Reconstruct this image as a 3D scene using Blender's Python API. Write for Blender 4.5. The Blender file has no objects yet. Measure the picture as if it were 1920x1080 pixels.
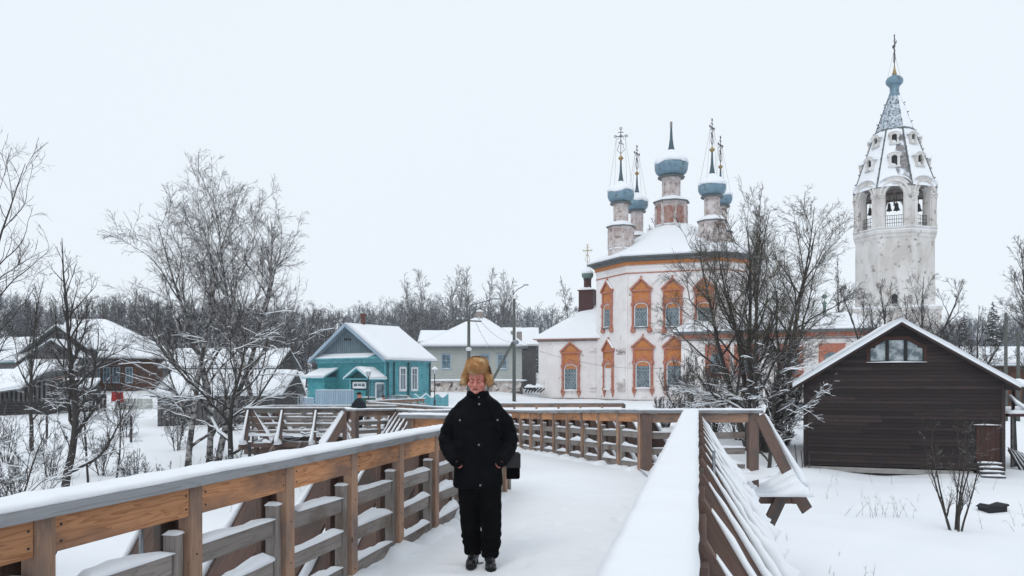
import bpy, math, random
import numpy as np
from mathutils import Vector, Matrix, noise as mnoise

random.seed(7)
rng = np.random.default_rng(7)
S = bpy.context.scene
COL = S.collection
R = math.radians

# ------------------------------------------------------------------ camera
F = 1507.0            # focal length in photo pixels (1920 wide)
HZ = 715.0            # photo row of the horizon
EYE = 1.6
cam_d = bpy.data.cameras.new("camera")
cam_d.sensor_width = 36
cam_d.lens = F / 1920 * 36
cam_d.shift_y = (HZ - 540) / 1920
cam_d.clip_start = 0.05
cam_d.clip_end = 4000
cam = bpy.data.objects.new("camera", cam_d)
COL.objects.link(cam)
cam.location = (0, 0, EYE)
cam.rotation_euler = (R(90), 0, 0)
S.camera = cam

# ------------------------------------------------------------------ light
SUN_EL, SUN_AZ = R(48), R(205)      # overcast: broad soft sun from behind the camera
W = bpy.data.worlds.new("World")
S.world = W
W.use_nodes = True
nt = W.node_tree
nt.nodes.clear()
out = nt.nodes.new("ShaderNodeOutputWorld")
bg = nt.nodes.new("ShaderNodeBackground")
sky = nt.nodes.new("ShaderNodeTexSky")
sky.sky_type = 'NISHITA'
sky.sun_disc = False
sky.sun_elevation = SUN_EL
sky.sun_rotation = SUN_AZ
tc = nt.nodes.new("ShaderNodeTexCoord")
ns = nt.nodes.new("ShaderNodeTexNoise")
ns.inputs['Scale'].default_value = 1.3
ns.inputs['Detail'].default_value = 3
ramp = nt.nodes.new("ShaderNodeMix"); ramp.data_type = 'RGBA'
ramp.inputs[6].default_value = (8.05, 8.75, 9.5, 1)
ramp.inputs[7].default_value = (8.5, 9.05, 9.6, 1)
mix = nt.nodes.new("ShaderNodeMix"); mix.data_type = 'RGBA'
mix.inputs[0].default_value = 0.95
nt.links.new(tc.outputs['Generated'], ns.inputs['Vector'])
nt.links.new(ns.outputs['Fac'], ramp.inputs[0])
nt.links.new(sky.outputs[0], mix.inputs[6])
nt.links.new(ramp.outputs[2], mix.inputs[7])
nt.links.new(mix.outputs[2], bg.inputs['Color'])
bg.inputs['Strength'].default_value = 0.1
nt.links.new(bg.outputs[0], out.inputs['Surface'])
sun_d = bpy.data.lights.new("sun", 'SUN')
sun_d.energy = 0.6
sun_d.angle = R(25)
sun_d.color = (1, 0.97, 0.93)
sun = bpy.data.objects.new("sun", sun_d)
COL.objects.link(sun)
# light travels from the sun's direction
sdir = Vector((math.sin(SUN_AZ) * math.cos(SUN_EL), math.cos(SUN_AZ) * math.cos(SUN_EL), math.sin(SUN_EL)))
sun.rotation_euler = sdir.to_track_quat('Z', 'Y').to_euler()
S.view_settings.view_transform = 'Standard'
S.view_settings.look = 'None'
S.view_settings.gamma = 1
S.view_settings.exposure = 0.08
S.view_settings.use_curve_mapping = False
S.render.engine = 'CYCLES'
S.cycles.max_bounces = 6
S.cycles.volume_bounces = 2
S.cycles.use_denoising = True


def at(x, y, d):
    """world point seen at photo pixel x,y at depth d (used to read positions off the photo)"""
    return Vector(((x - 960) / F * d, d, EYE - (y - HZ) / F * d))


# ------------------------------------------------------------------ materials
def mat(name, col, col2=None, rough=0.8, scale=3.0, stretch=(1, 1, 1), detail=5, lo=0.35, hi=0.65,
        rnd=0.0, bump=0.0, bscale=None, metal=0.0, col3=None, s3=1.0, lo3=0.55, hi3=0.65, spec=0.3, coord='Object',
        snow=None, mask_noise=None):
    m = bpy.data.materials.new(name)
    m.use_nodes = True
    t = m.node_tree
    N = t.nodes
    L = t.links
    b = N['Principled BSDF']
    b.inputs['Roughness'].default_value = rough
    b.inputs['Metallic'].default_value = metal
    b.inputs['Specular IOR Level'].default_value = spec
    c = N.new("ShaderNodeTexCoord")
    mp = N.new("ShaderNodeMapping")
    mp.inputs['Scale'].default_value = stretch
    L.new(c.outputs[coord], mp.inputs['Vector'])
    oi = N.new("ShaderNodeObjectInfo")
    if rnd:
        add = N.new("ShaderNodeVectorMath"); add.operation = 'ADD'
        mul = N.new("ShaderNodeMath"); mul.operation = 'MULTIPLY'; mul.inputs[1].default_value = 37.0
        L.new(oi.outputs['Random'], mul.inputs[0])
        L.new(c.outputs[coord], add.inputs[0])
        L.new(mul.outputs[0], add.inputs[1])
        L.new(add.outputs[0], mp.inputs['Vector'])
    n = N.new("ShaderNodeTexNoise")
    n.inputs['Scale'].default_value = scale
    n.inputs['Detail'].default_value = detail
    n.inputs['Roughness'].default_value = 0.6
    L.new(mp.outputs[0], n.inputs['Vector'])
    last = None
    if col2:
        mr = N.new("ShaderNodeMapRange")
        mr.inputs[1].default_value = lo
        mr.inputs[2].default_value = hi
        L.new(n.outputs['Fac'], mr.inputs[0])
        mx = N.new("ShaderNodeMix"); mx.data_type = 'RGBA'
        mx.inputs[6].default_value = (*col, 1)
        mx.inputs[7].default_value = (*col2, 1)
        L.new(mr.outputs[0], mx.inputs[0])
        last = mx.outputs[2]
    else:
        rgb = N.new("ShaderNodeRGB"); rgb.outputs[0].default_value = (*col, 1)
        last = rgb.outputs[0]
    if col3:
        n3 = N.new("ShaderNodeTexNoise")
        n3.inputs['Scale'].default_value = s3
        n3.inputs['Detail'].default_value = 6
        n3.inputs['Roughness'].default_value = 0.65
        ad = N.new("ShaderNodeVectorMath"); ad.operation = 'ADD'
        ad.inputs[1].default_value = (13.1, 4.2, 7.7)
        L.new(c.outputs[coord], ad.inputs[0])
        L.new(ad.outputs[0], n3.inputs['Vector'])
        m3 = N.new("ShaderNodeMapRange")
        m3.inputs[1].default_value = lo3
        m3.inputs[2].default_value = hi3
        L.new(n3.outputs['Fac'], m3.inputs[0])
        mx3 = N.new("ShaderNodeMix"); mx3.data_type = 'RGBA'
        L.new(m3.outputs[0], mx3.inputs[0])
        L.new(last, mx3.inputs[6])
        mx3.inputs[7].default_value = (*col3, 1)
        last = mx3.outputs[2]
    if rnd:
        hs = N.new("ShaderNodeHueSaturation")
        mr2 = N.new("ShaderNodeMapRange")
        mr2.inputs[3].default_value = 1 - rnd
        mr2.inputs[4].default_value = 1 + rnd
        L.new(oi.outputs['Random'], mr2.inputs[0])
        L.new(mr2.outputs[0], hs.inputs['Value'])
        L.new(last, hs.inputs['Color'])
        last = hs.outputs[0]
    if snow is not None:            # snow dust lying on faces that look up
        g = N.new("ShaderNodeNewGeometry")
        sx = N.new("ShaderNodeSeparateXYZ")
        L.new(g.outputs['Normal'], sx.inputs[0])
        n4 = N.new("ShaderNodeTexNoise"); n4.inputs['Scale'].default_value = snow[2]
        L.new(c.outputs[coord], n4.inputs['Vector'])
        ad4 = N.new("ShaderNodeMath"); ad4.operation = 'ADD'
        sb = N.new("ShaderNodeMath"); sb.operation = 'SUBTRACT'; sb.inputs[1].default_value = 0.5
        L.new(n4.outputs['Fac'], sb.inputs[0])
        L.new(sx.outputs['Z'], ad4.inputs[0]); L.new(sb.outputs[0], ad4.inputs[1])
        m4 = N.new("ShaderNodeMapRange")
        m4.inputs[1].default_value = snow[0]; m4.inputs[2].default_value = snow[1]
        L.new(ad4.outputs[0], m4.inputs[0])
        mx4 = N.new("ShaderNodeMix"); mx4.data_type = 'RGBA'
        L.new(m4.outputs[0], mx4.inputs[0])
        L.new(last, mx4.inputs[6])
        mx4.inputs[7].default_value = (0.8, 0.84, 0.9, 1)
        last = mx4.outputs[2]
    L.new(last, b.inputs['Base Color'])
    if bump:
        bp = N.new("ShaderNodeBump")
        bp.inputs['Strength'].default_value = bump
        bp.inputs['Distance'].default_value = 0.02
        if bscale:
            nb = N.new("ShaderNodeTexNoise")
            nb.inputs['Scale'].default_value = bscale
            nb.inputs['Detail'].default_value = 6
            L.new(mp.outputs[0], nb.inputs['Vector'])
            L.new(nb.outputs['Fac'], bp.inputs['Height'])
        else:
            L.new(n.outputs['Fac'], bp.inputs['Height'])
        L.new(bp.outputs[0], b.inputs['Normal'])
    return m


def wood_mat(name, dark, light, stain=None, rnd=0.15, rings=9.0, rough=0.75, stain_amt=(0.58, 0.7), knots=True, wmix=0.38):
    """boards whose local X runs along the grain"""
    m = bpy.data.materials.new(name)
    m.use_nodes = True
    t = m.node_tree; N = t.nodes; L = t.links
    b = N['Principled BSDF']
    b.inputs['Roughness'].default_value = rough
    b.inputs['Specular IOR Level'].default_value = 0.25
    c = N.new("ShaderNodeTexCoord")
    oi = N.new("ShaderNodeObjectInfo")
    mul = N.new("ShaderNodeMath"); mul.operation = 'MULTIPLY'; mul.inputs[1].default_value = 53.0
    L.new(oi.outputs['Random'], mul.inputs[0])
    add = N.new("ShaderNodeVectorMath"); add.operation = 'ADD'
    L.new(c.outputs['Object'], add.inputs[0]); L.new(mul.outputs[0], add.inputs[1])
    mp = N.new("ShaderNodeMapping"); mp.inputs['Scale'].default_value = (0.8, 13, 13)
    L.new(add.outputs[0], mp.inputs['Vector'])
    n1 = N.new("ShaderNodeTexNoise"); n1.inputs['Scale'].default_value = 1.2; n1.inputs['Detail'].default_value = 2
    n1.inputs['Distortion'].default_value = 0.6
    L.new(mp.outputs[0], n1.inputs['Vector'])
    k = N.new("ShaderNodeMath"); k.operation = 'MULTIPLY'; k.inputs[1].default_value = rings
    L.new(n1.outputs['Fac'], k.inputs[0])
    fr = N.new("ShaderNodeMath"); fr.operation = 'FRACT'
    L.new(k.outputs[0], fr.inputs[0])
    pw = N.new("ShaderNodeMath"); pw.operation = 'POWER'; pw.inputs[1].default_value = 3.0
    L.new(fr.outputs[0], pw.inputs[0])
    mp2 = N.new("ShaderNodeMapping"); mp2.inputs['Scale'].default_value = (2.5, 60, 60)
    L.new(add.outputs[0], mp2.inputs['Vector'])
    n2 = N.new("ShaderNodeTexNoise"); n2.inputs['Scale'].default_value = 1.5; n2.inputs['Detail'].default_value = 4
    L.new(mp2.outputs[0], n2.inputs['Vector'])
    mx = N.new("ShaderNodeMix"); mx.data_type = 'FLOAT'
    mx.inputs[0].default_value = wmix
    L.new(n2.outputs['Fac'], mx.inputs[2]); L.new(pw.outputs[0], mx.inputs[3])
    c1 = N.new("ShaderNodeMix"); c1.data_type = 'RGBA'
    c1.inputs[6].default_value = (*light, 1); c1.inputs[7].default_value = (*dark, 1)
    L.new(mx.outputs[0], c1.inputs[0])
    last = c1.outputs[2]
    if stain:
        n3 = N.new("ShaderNodeTexNoise"); n3.inputs['Scale'].default_value = 2.4; n3.inputs['Detail'].default_value = 5
        mp3 = N.new("ShaderNodeMapping"); mp3.inputs['Scale'].default_value = (1, 2.2, 2.2)
        L.new(add.outputs[0], mp3.inputs['Vector']); L.new(mp3.outputs[0], n3.inputs['Vector'])
        m3 = N.new("ShaderNodeMapRange"); m3.inputs[1].default_value = stain_amt[0]; m3.inputs[2].default_value = stain_amt[1]
        L.new(n3.outputs['Fac'], m3.inputs[0])
        c3 = N.new("ShaderNodeMix"); c3.data_type = 'RGBA'
        L.new(m3.outputs[0], c3.inputs[0]); L.new(last, c3.inputs[6]); c3.inputs[7].default_value = (*stain, 1)
        last = c3.outputs[2]
    if knots:
        v = N.new("ShaderNodeTexVoronoi"); v.inputs['Scale'].default_value = 2.6
        mp4 = N.new("ShaderNodeMapping"); mp4.inputs['Scale'].default_value = (1.0, 1.6, 1.6)
        L.new(add.outputs[0], mp4.inputs['Vector']); L.new(mp4.outputs[0], v.inputs['Vector'])
        m5 = N.new("ShaderNodeMapRange"); m5.inputs[1].default_value = 0.07; m5.inputs[2].default_value = 0.03
        L.new(v.outputs['Distance'], m5.inputs[0])
        c5 = N.new("ShaderNodeMix"); c5.data_type = 'RGBA'
        L.new(m5.outputs[0], c5.inputs[0]); L.new(last, c5.inputs[6])
        c5.inputs[7].default_value = (*[x * 0.3 for x in dark], 1)
        last = c5.outputs[2]
    hs = N.new("ShaderNodeHueSaturation")
    mr2 = N.new("ShaderNodeMapRange"); mr2.inputs[3].default_value = 1 - rnd; mr2.inputs[4].default_value = 1 + rnd
    L.new(oi.outputs['Random'], mr2.inputs[0]); L.new(mr2.outputs[0], hs.inputs['Value'])
    L.new(last, hs.inputs['Color'])
    L.new(hs.outputs[0], b.inputs['Base Color'])
    bp = N.new("ShaderNodeBump"); bp.inputs['Strength'].default_value = 0.35; bp.inputs['Distance'].default_value = 0.004
    L.new(mx.outputs[0], bp.inputs['Height']); L.new(bp.outputs[0], b.inputs['Normal'])
    return m


SNOWC = (0.86, 0.885, 0.915)
M = {}
M['snow'] = mat('snow', SNOWC, (0.83, 0.86, 0.90), rough=0.6, scale=1.2, bump=0.25, bscale=9, spec=0.2)
M['snow_ground'] = mat('snow_ground', (0.88, 0.90, 0.925), (0.84, 0.87, 0.91), rough=0.65, scale=0.15, bump=0.5, bscale=1.6, spec=0.2)
M['snow_deck'] = mat('snow_deck', (0.87, 0.89, 0.915), (0.87, 0.89, 0.92), rough=0.6, scale=0.8, bump=0.6, bscale=5, spec=0.2)
M['wood_new'] = wood_mat('wood_new', (0.22, 0.08, 0.03), (0.60, 0.31, 0.16), stain=(0.19, 0.115, 0.085), stain_amt=(0.50, 0.72), rnd=0.24, wmix=0.5)
M['wood_post'] = wood_mat('wood_post', (0.20, 0.115, 0.075), (0.42, 0.27, 0.19), stain=(0.17, 0.13, 0.115), stain_amt=(0.45, 0.65))
M['wood_gray'] = wood_mat('wood_gray', (0.15, 0.155, 0.165), (0.31, 0.32, 0.335), stain=(0.15, 0.13, 0.12), stain_amt=(0.55, 0.7), rings=6)
M['wood_rail'] = wood_mat('wood_rail', (0.12, 0.105, 0.098), (0.31, 0.28, 0.26), stain=(0.13, 0.10, 0.08), stain_amt=(0.5, 0.7), rings=6)
M['wood_brown'] = wood_mat('wood_brown', (0.085, 0.055, 0.045), (0.19, 0.13, 0.11), stain=(0.10, 0.085, 0.08), stain_amt=(0.5, 0.65))
M['wood_shed'] = wood_mat('wood_shed', (0.008, 0.0062, 0.007), (0.045, 0.030, 0.029), stain=(0.020, 0.020, 0.026), rnd=0.45, knots=False, rings=4)
M['wood_shed_trim'] = wood_mat('wood_shed_trim', (0.03, 0.012, 0.01), (0.07, 0.032, 0.026), rnd=0.1, knots=False)
M['dark_hole'] = mat('dark_hole', (0.012, 0.013, 0.016), rough=0.6)
M['metal_dark'] = mat('metal_dark', (0.03, 0.035, 0.045), rough=0.5)
M['metal_gray'] = mat('metal_gray', (0.28, 0.31, 0.34), (0.18, 0.2, 0.22), rough=0.4, metal=0.6, scale=10)


# ------------------------------------------------------------------ object helpers
def link(o, parent=None):
    COL.objects.link(o)
    if parent is not None:
        o.parent = parent
    return o


def thing(name, label, cat, loc=(0, 0, 0), rotz=0.0, group=None):
    o = bpy.data.objects.new(name, None)
    o.empty_display_size = 0.3
    o.location = loc
    o.rotation_euler = (0, 0, rotz)
    link(o)
    o['label'] = label
    o['category'] = cat
    if group:
        o['group'] = group
    return o


def tag(o, label=None, cat=None, group=None, kind=None):
    if label: o['label'] = label
    if cat: o['category'] = cat
    if group: o['group'] = group
    if kind: o['kind'] = kind
    return o


def np_mesh(name, V, Fa, smooth=False):
    """V (n,3); Fa (m,k) same-size faces"""
    me = bpy.data.meshes.new(name)
    V = np.asarray(V, dtype=np.float32); Fa = np.asarray(Fa, dtype=np.int32)
    m, k = Fa.shape
    me.vertices.add(len(V)); me.vertices.foreach_set('co', V.ravel())
    me.loops.add(m * k); me.loops.foreach_set('vertex_index', Fa.ravel())
    me.polygons.add(m)
    me.polygons.foreach_set('loop_start', np.arange(0, m * k, k, dtype=np.int32))
    me.polygons.foreach_set('loop_total', np.full(m, k, dtype=np.int32))
    if smooth:
        me.polygons.foreach_set('use_smooth', np.ones(m, dtype=bool))
    me.update(calc_edges=True)
    return me


class MB:
    def __init__(s):
        s.v = []; s.f = []

    def _add(s, vs, fs):
        n = len(s.v)
        s.v.extend([tuple(v) for v in vs])
        s.f.extend([tuple(i + n for i in f) for f in fs])
        return s

    def box(s, x0, x1, y0, y1, z0, z1):
        return s._add([(x0, y0, z0), (x1, y0, z0), (x1, y1, z0), (x0, y1, z0), (x0, y0, z1), (x1, y0, z1), (x1, y1, z1), (x0, y1, z1)],
                      [(0, 3, 2, 1), (4, 5, 6, 7), (0, 1, 5, 4), (1, 2, 6, 5), (2, 3, 7, 6), (3, 0, 4, 7)])

    def beam(s, a, b, w, h, up=(0, 0, 1)):
        a = Vector(a); b = Vector(b)
        t = (b - a).normalized()
        u = Vector(up)
        if abs(t.dot(u)) > 0.99: u = Vector((0, 1, 0))
        sd = t.cross(u).normalized()
        u = sd.cross(t).normalized()
        vs = []
        for p in (a, b):
            for i, j in ((-1, -1), (1, -1), (1, 1), (-1, 1)):
                vs.append(p + sd * (i * w / 2) + u * (j * h / 2))
        return s._add(vs, [(0, 1, 2, 3), (7, 6, 5, 4), (0, 4, 5, 1), (1, 5, 6, 2), (2, 6, 7, 3), (3, 7, 4, 0)])

    def prism(s, pts, ext):
        """closed polygon pts (3D) extruded by ext"""
        n = len(pts)
        e = Vector(ext)
        vs = [Vector(p) for p in pts] + [Vector(p) + e for p in pts]
        fs = [tuple(range(n - 1, -1, -1)), tuple(range(n, 2 * n))]
        for i in range(n):
            j = (i + 1) % n
            fs.append((i, j, n + j, n + i))
        return s._add(vs, fs)

    def lathe(s, prof, c=(0, 0, 0), n=16, a0=0.0, cap=True, rs=None):
        """prof [(r,z)...] bottom to top"""
        vs = []; fs = []
        for r, z in prof:
            for i in range(n):
                a = a0 + 2 * math.pi * i / n
                vs.append((c[0] + r * math.cos(a), c[1] + r * math.sin(a), c[2] + z))
        for k in range(len(prof) - 1):
            for i in range(n):
                j = (i + 1) % n
                fs.append((k * n + i, k * n + j, (k + 1) * n + j, (k + 1) * n + i))
        if cap:
            fs.append(tuple(range(n - 1, -1, -1)))
            m = (len(prof) - 1) * n
            fs.append(tuple(range(m, m + n)))
        return s._add(vs, fs)

    def tube(s, pts, rad, n=8):
        pts = [Vector(p) for p in pts]
        if not hasattr(rad, '__len__'): rad = [rad] * len(pts)
        vs = []; fs = []
        ref = Vector((0, 0, 1))
        if abs((pts[-1] - pts[0]).normalized().z) > 0.9: ref = Vector((0, 1, 0))
        for k, p in enumerate(pts):
            t = (pts[min(k + 1, len(pts) - 1)] - pts[max(k - 1, 0)]).normalized()
            a = t.cross(ref).normalized(); b = a.cross(t)
            for i in range(n):
                q = 2 * math.pi * i / n
                vs.append(p + (a * math.cos(q) + b * math.sin(q)) * rad[k])
        for k in range(len(pts) - 1):
            for i in range(n):
                j = (i + 1) % n
                fs.append((k * n + i, (k + 1) * n + i, (k + 1) * n + j, k * n + j))
        fs.append(tuple(range(n)))
        m = (len(pts) - 1) * n
        fs.append(tuple(range(m + n - 1, m - 1, -1)))
        return s._add(vs, fs)

    def ellipsoid(s, c, r, nu=12, nv=8):
        prof = []
        vs = [(c[0], c[1], c[2] - r[2])]; fs = []
        for k in range(1, nv):
            ph = -math.pi / 2 + math.pi * k / nv
            for i in range(nu):
                a = 2 * math.pi * i / nu
                vs.append((c[0] + r[0] * math.cos(ph) * math.cos(a), c[1] + r[1] * math.cos(ph) * math.sin(a), c[2] + r[2] * math.sin(ph)))
        vs.append((c[0], c[1], c[2] + r[2]))
        for i in range(nu):
            j = (i + 1) % nu
            fs.append((0, 1 + j, 1 + i))
            for k in range(nv - 2):
                a = 1 + k * nu
                fs.append((a + i, a + j, a + nu + j, a + nu + i))
            a = 1 + (nv - 2) * nu
            fs.append((a + i, a + j, len(vs) - 1))
        return s._add(vs, fs)

    def xform(s, mt):
        s.v = [tuple(mt @ Vector(v)) for v in s.v]
        return s

    def merge(s, o):
        return s._add(o.v, o.f)

    def build(s, name, m, parent=None, smooth=False, loc=None, rot=None, kind=None, bevel=0):
        me = bpy.data.meshes.new(name)
        me.from_pydata(s.v, [], s.f)
        me.update()
        if smooth:
            me.polygons.foreach_set('use_smooth', [True] * len(me.polygons))
        me.materials.append(m)
        o = bpy.data.objects.new(name, me)
        link(o, parent)
        if loc is not None: o.location = loc
        if rot is not None: o.rotation_euler = rot
        if kind: o['kind'] = kind
        if bevel:
            bm_ = o.modifiers.new('bevel', 'BEVEL'); bm_.width = bevel; bm_.segments = 2; bm_.limit_method = 'ANGLE'
        return o


_bcache = {}


def board(name, a, b, w, h, m, parent, up=(0, 0, 1), ch=None, label=None):
    """one board as its own object: local X along a->b, w sideways, h up; chamfered long edges; shared mesh"""
    a = Vector(a); b = Vector(b)
    Ln = (b - a).length
    key = (round(Ln, 2), round(w, 3), round(h, 3), m.name)
    if key not in _bcache:
        l = key[0]
        if ch is None: ch = min(0.006, w * 0.15, h * 0.15)
        me = bpy.data.meshes.new(name)
        sec = [(-w / 2 + ch, -h / 2), (w / 2 - ch, -h / 2), (w / 2, -h / 2 + ch), (w / 2, h / 2 - ch), (w / 2 - ch, h / 2), (-w / 2 + ch, h / 2), (-w / 2, h / 2 - ch), (-w / 2, -h / 2 + ch)]
        vs = [(0, y, z) for y, z in sec] + [(l, y, z) for y, z in sec]
        fs = [tuple(range(7, -1, -1)), tuple(range(8, 16))] + [(i, (i + 1) % 8, 8 + (i + 1) % 8, 8 + i) for i in range(8)]
        me.from_pydata(vs, [], fs)
        me.materials.append(m)
        _bcache[key] = me
    o = bpy.data.objects.new(name, _bcache[key])
    link(o, parent)
    t = (b - a).normalized()
    u = Vector(up)
    if abs(t.dot(u)) > 0.99: u = Vector((0, 1, 0))
    sd = u.cross(t).normalized()      # local Y
    uu = t.cross(sd).normalized()     # local Z
    o.matrix_local = Matrix((( t.x, sd.x, uu.x, a.x), (t.y, sd.y, uu.y, a.y), (t.z, sd.z, uu.z, a.z), (0, 0, 0, 1)))
    if label: o['label'] = label
    return o


def snow_strip(mb, pts, w, h, side, rag=0.25, taper=True, droop=0.0):
    """a rounded ridge of snow along pts (bottom centre line); side = sideways unit vector"""
    sd = Vector(side).normalized()
    n = len(pts)
    prof = [(-0.5, 0.0), (-0.52, 0.45), (-0.36, 0.86), (0.0, 1.0), (0.36, 0.86), (0.52, 0.45), (0.5, 0.0)]
    k = len(prof)
    vs = []; fs = []
    sdz = random.uniform(0, 99)
    for i, p in enumerate(pts):
        p = Vector(p)
        hh = h[i] if hasattr(h, '__len__') else h
        e = 1.0
        if taper and (i == 0 or i == n - 1): e = 0.35
        f1 = 1 + rag * mnoise.noise(p * 3.1 + Vector((sdz, 0, 0)))
        for q, (a, bq) in enumerate(prof):
            ww = w * (1 + 0.5 * rag * mnoise.noise(p * 4.3 + Vector((0, sdz, q * .3))))
            vs.append(p + sd * (a * ww) + Vector((0, 0, 1)) * (bq * hh * e * f1 - (droop if q in (0, k - 1) else 0)))
    for i in range(n - 1):
        for q in range(k - 1):
            fs.append((i * k + q, (i + 1) * k + q, (i + 1) * k + q + 1, i * k + q + 1))
        fs.append((i * k + k - 1, (i + 1) * k + k - 1, (i + 1) * k, i * k))
    fs.append(tuple(range(k)))
    fs.append(tuple((n - 1) * k + q for q in range(k - 1, -1, -1)))
    mb._add(vs, fs)


def lerp(a, b, t): return a + (b - a) * t


def sstep(x, a, b):
    t = np.clip((x - a) / (b - a), 0, 1)
    return t * t * (3 - 2 * t)


# ------------------------------------------------------------------ terrain
def hnoise(x, y, s, o=0.0):
    """smooth cheap value built of sines (vectorised)"""
    return (np.sin(x * s + 1.3 + o) * np.cos(y * s * 1.13 - 0.7 + o) + 0.5 * np.sin(x * s * 2.17 - y * s * 1.7 + 2.1 + o) + 0.25 * np.sin(x * s * 4.1 + y * s * 3.7 + o * 2)) / 1.75


def ground_z(x, y):
    x = np.asarray(x, dtype=float); y = np.asarray(y, dtype=float)
    d = np.maximum(y, 1.0)
    q = x / np.maximum(d, 12.0)
    right = np.interp(d, [0, 34, 37, 52, 62, 100, 140, 220, 400, 1500], [-2.0, -2.0, -1.8, -0.8, -0.6, -0.55, 0.6, 4.0, 9.0, 20.0])
    mid = np.interp(d, [0, 30, 36, 44, 56, 76, 100, 140, 220, 400, 1500], [-2.1, -2.1, -1.7, -1.1, -0.75, -0.6, 0.4, 2.2, 7.0, 14.0, 30.0])
    left = np.interp(d, [0, 34, 50, 65, 85, 110, 150, 220, 400, 1500], [-2.2, -2.2, -1.1, -0.55, 0.7, 1.8, 4.0, 9.0, 18.0, 34.0])
    wl = 1 - sstep(q, -0.32, -0.22)
    wr = sstep(q, -0.02, 0.06)
    z = mid * (1 - wl) * (1 - wr) + left * wl + right * wr * (1 - wl)
    amp = 0.05 + 0.10 * sstep(d, 6, 40) * (1 - sstep(d, 60, 90)) + 0.0006 * d
    z = z + amp * hnoise(x, y, 0.45) + 0.03 * hnoise(x, y, 1.9, 1.0)
    # drifts
    z = z + 0.22 * np.exp(-((x - 10.5) ** 2 / 6 + (y - 31) ** 2 / 3))
    return z


def gz(x, y): return float(ground_z(np.array([x]), np.array([y]))[0])


def terrain():
    ys = np.concatenate([np.linspace(-30, 0, 12), np.linspace(0.4, 60, 170), np.linspace(60.8, 140, 90), np.linspace(143, 420, 60), np.linspace(430, 640, 10)])
    a = np.linspace(-1, 1, 261)
    us = np.sign(a) * (np.abs(a) ** 1.25)
    Y, U = np.meshgrid(ys, us, indexing='ij')
    half = 26 + np.maximum(Y, 0) * 0.95
    X = U * half
    Z = ground_z(X, Y)
    V = np.stack([X, Y, Z], -1).reshape(-1, 3)
    ny, nx = Y.shape
    i = np.arange(ny - 1)[:, None] * nx + np.arange(nx - 1)[None]
    Fa = np.stack([i, i + 1, i + nx + 1, i + nx], -1).reshape(-1, 4)
    me = np_mesh('snow_ground', V, Fa, True)
    me.materials.append(M['snow_ground'])
    o = link(bpy.data.objects.new('snow_ground', me))
    tag(o, 'snow covered meadow and village ground around the footbridge', kind='structure')
    # outer rim to the horizon on both sides and behind
    mb = MB()
    mb._add([(-640, -100, -2.6), (640, -100, -2.6), (640, -29, -2.6), (-640, -29, -2.6)], [(0, 1, 2, 3)])
    for sgn in (-1, 1):
        vs = []
        for y in (-30, 60, 200, 420, 640):
            h = 26 + max(y, 0) * 0.95
            vs.append((sgn * (h - 1), y, gz(sgn * (h - 1), y) - 0.4)); vs.append((sgn * 700, y, gz(sgn * h, y) - 0.4))
        mb._add(vs, [(2 * k, 2 * k + 1, 2 * k + 3, 2 * k + 2) for k in range(4)])
    tag(mb.build('snow_ground', M['snow_ground'], smooth=True), 'outlying snowfields beyond the village', kind='structure')


terrain()

# ------------------------------------------------------------------ footbridge
def deck_z(y):
    return float(np.interp(y, [-5, 14.2, 21, 33, 60], [0, 0, -0.27, -0.58, -0.68]))


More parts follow.
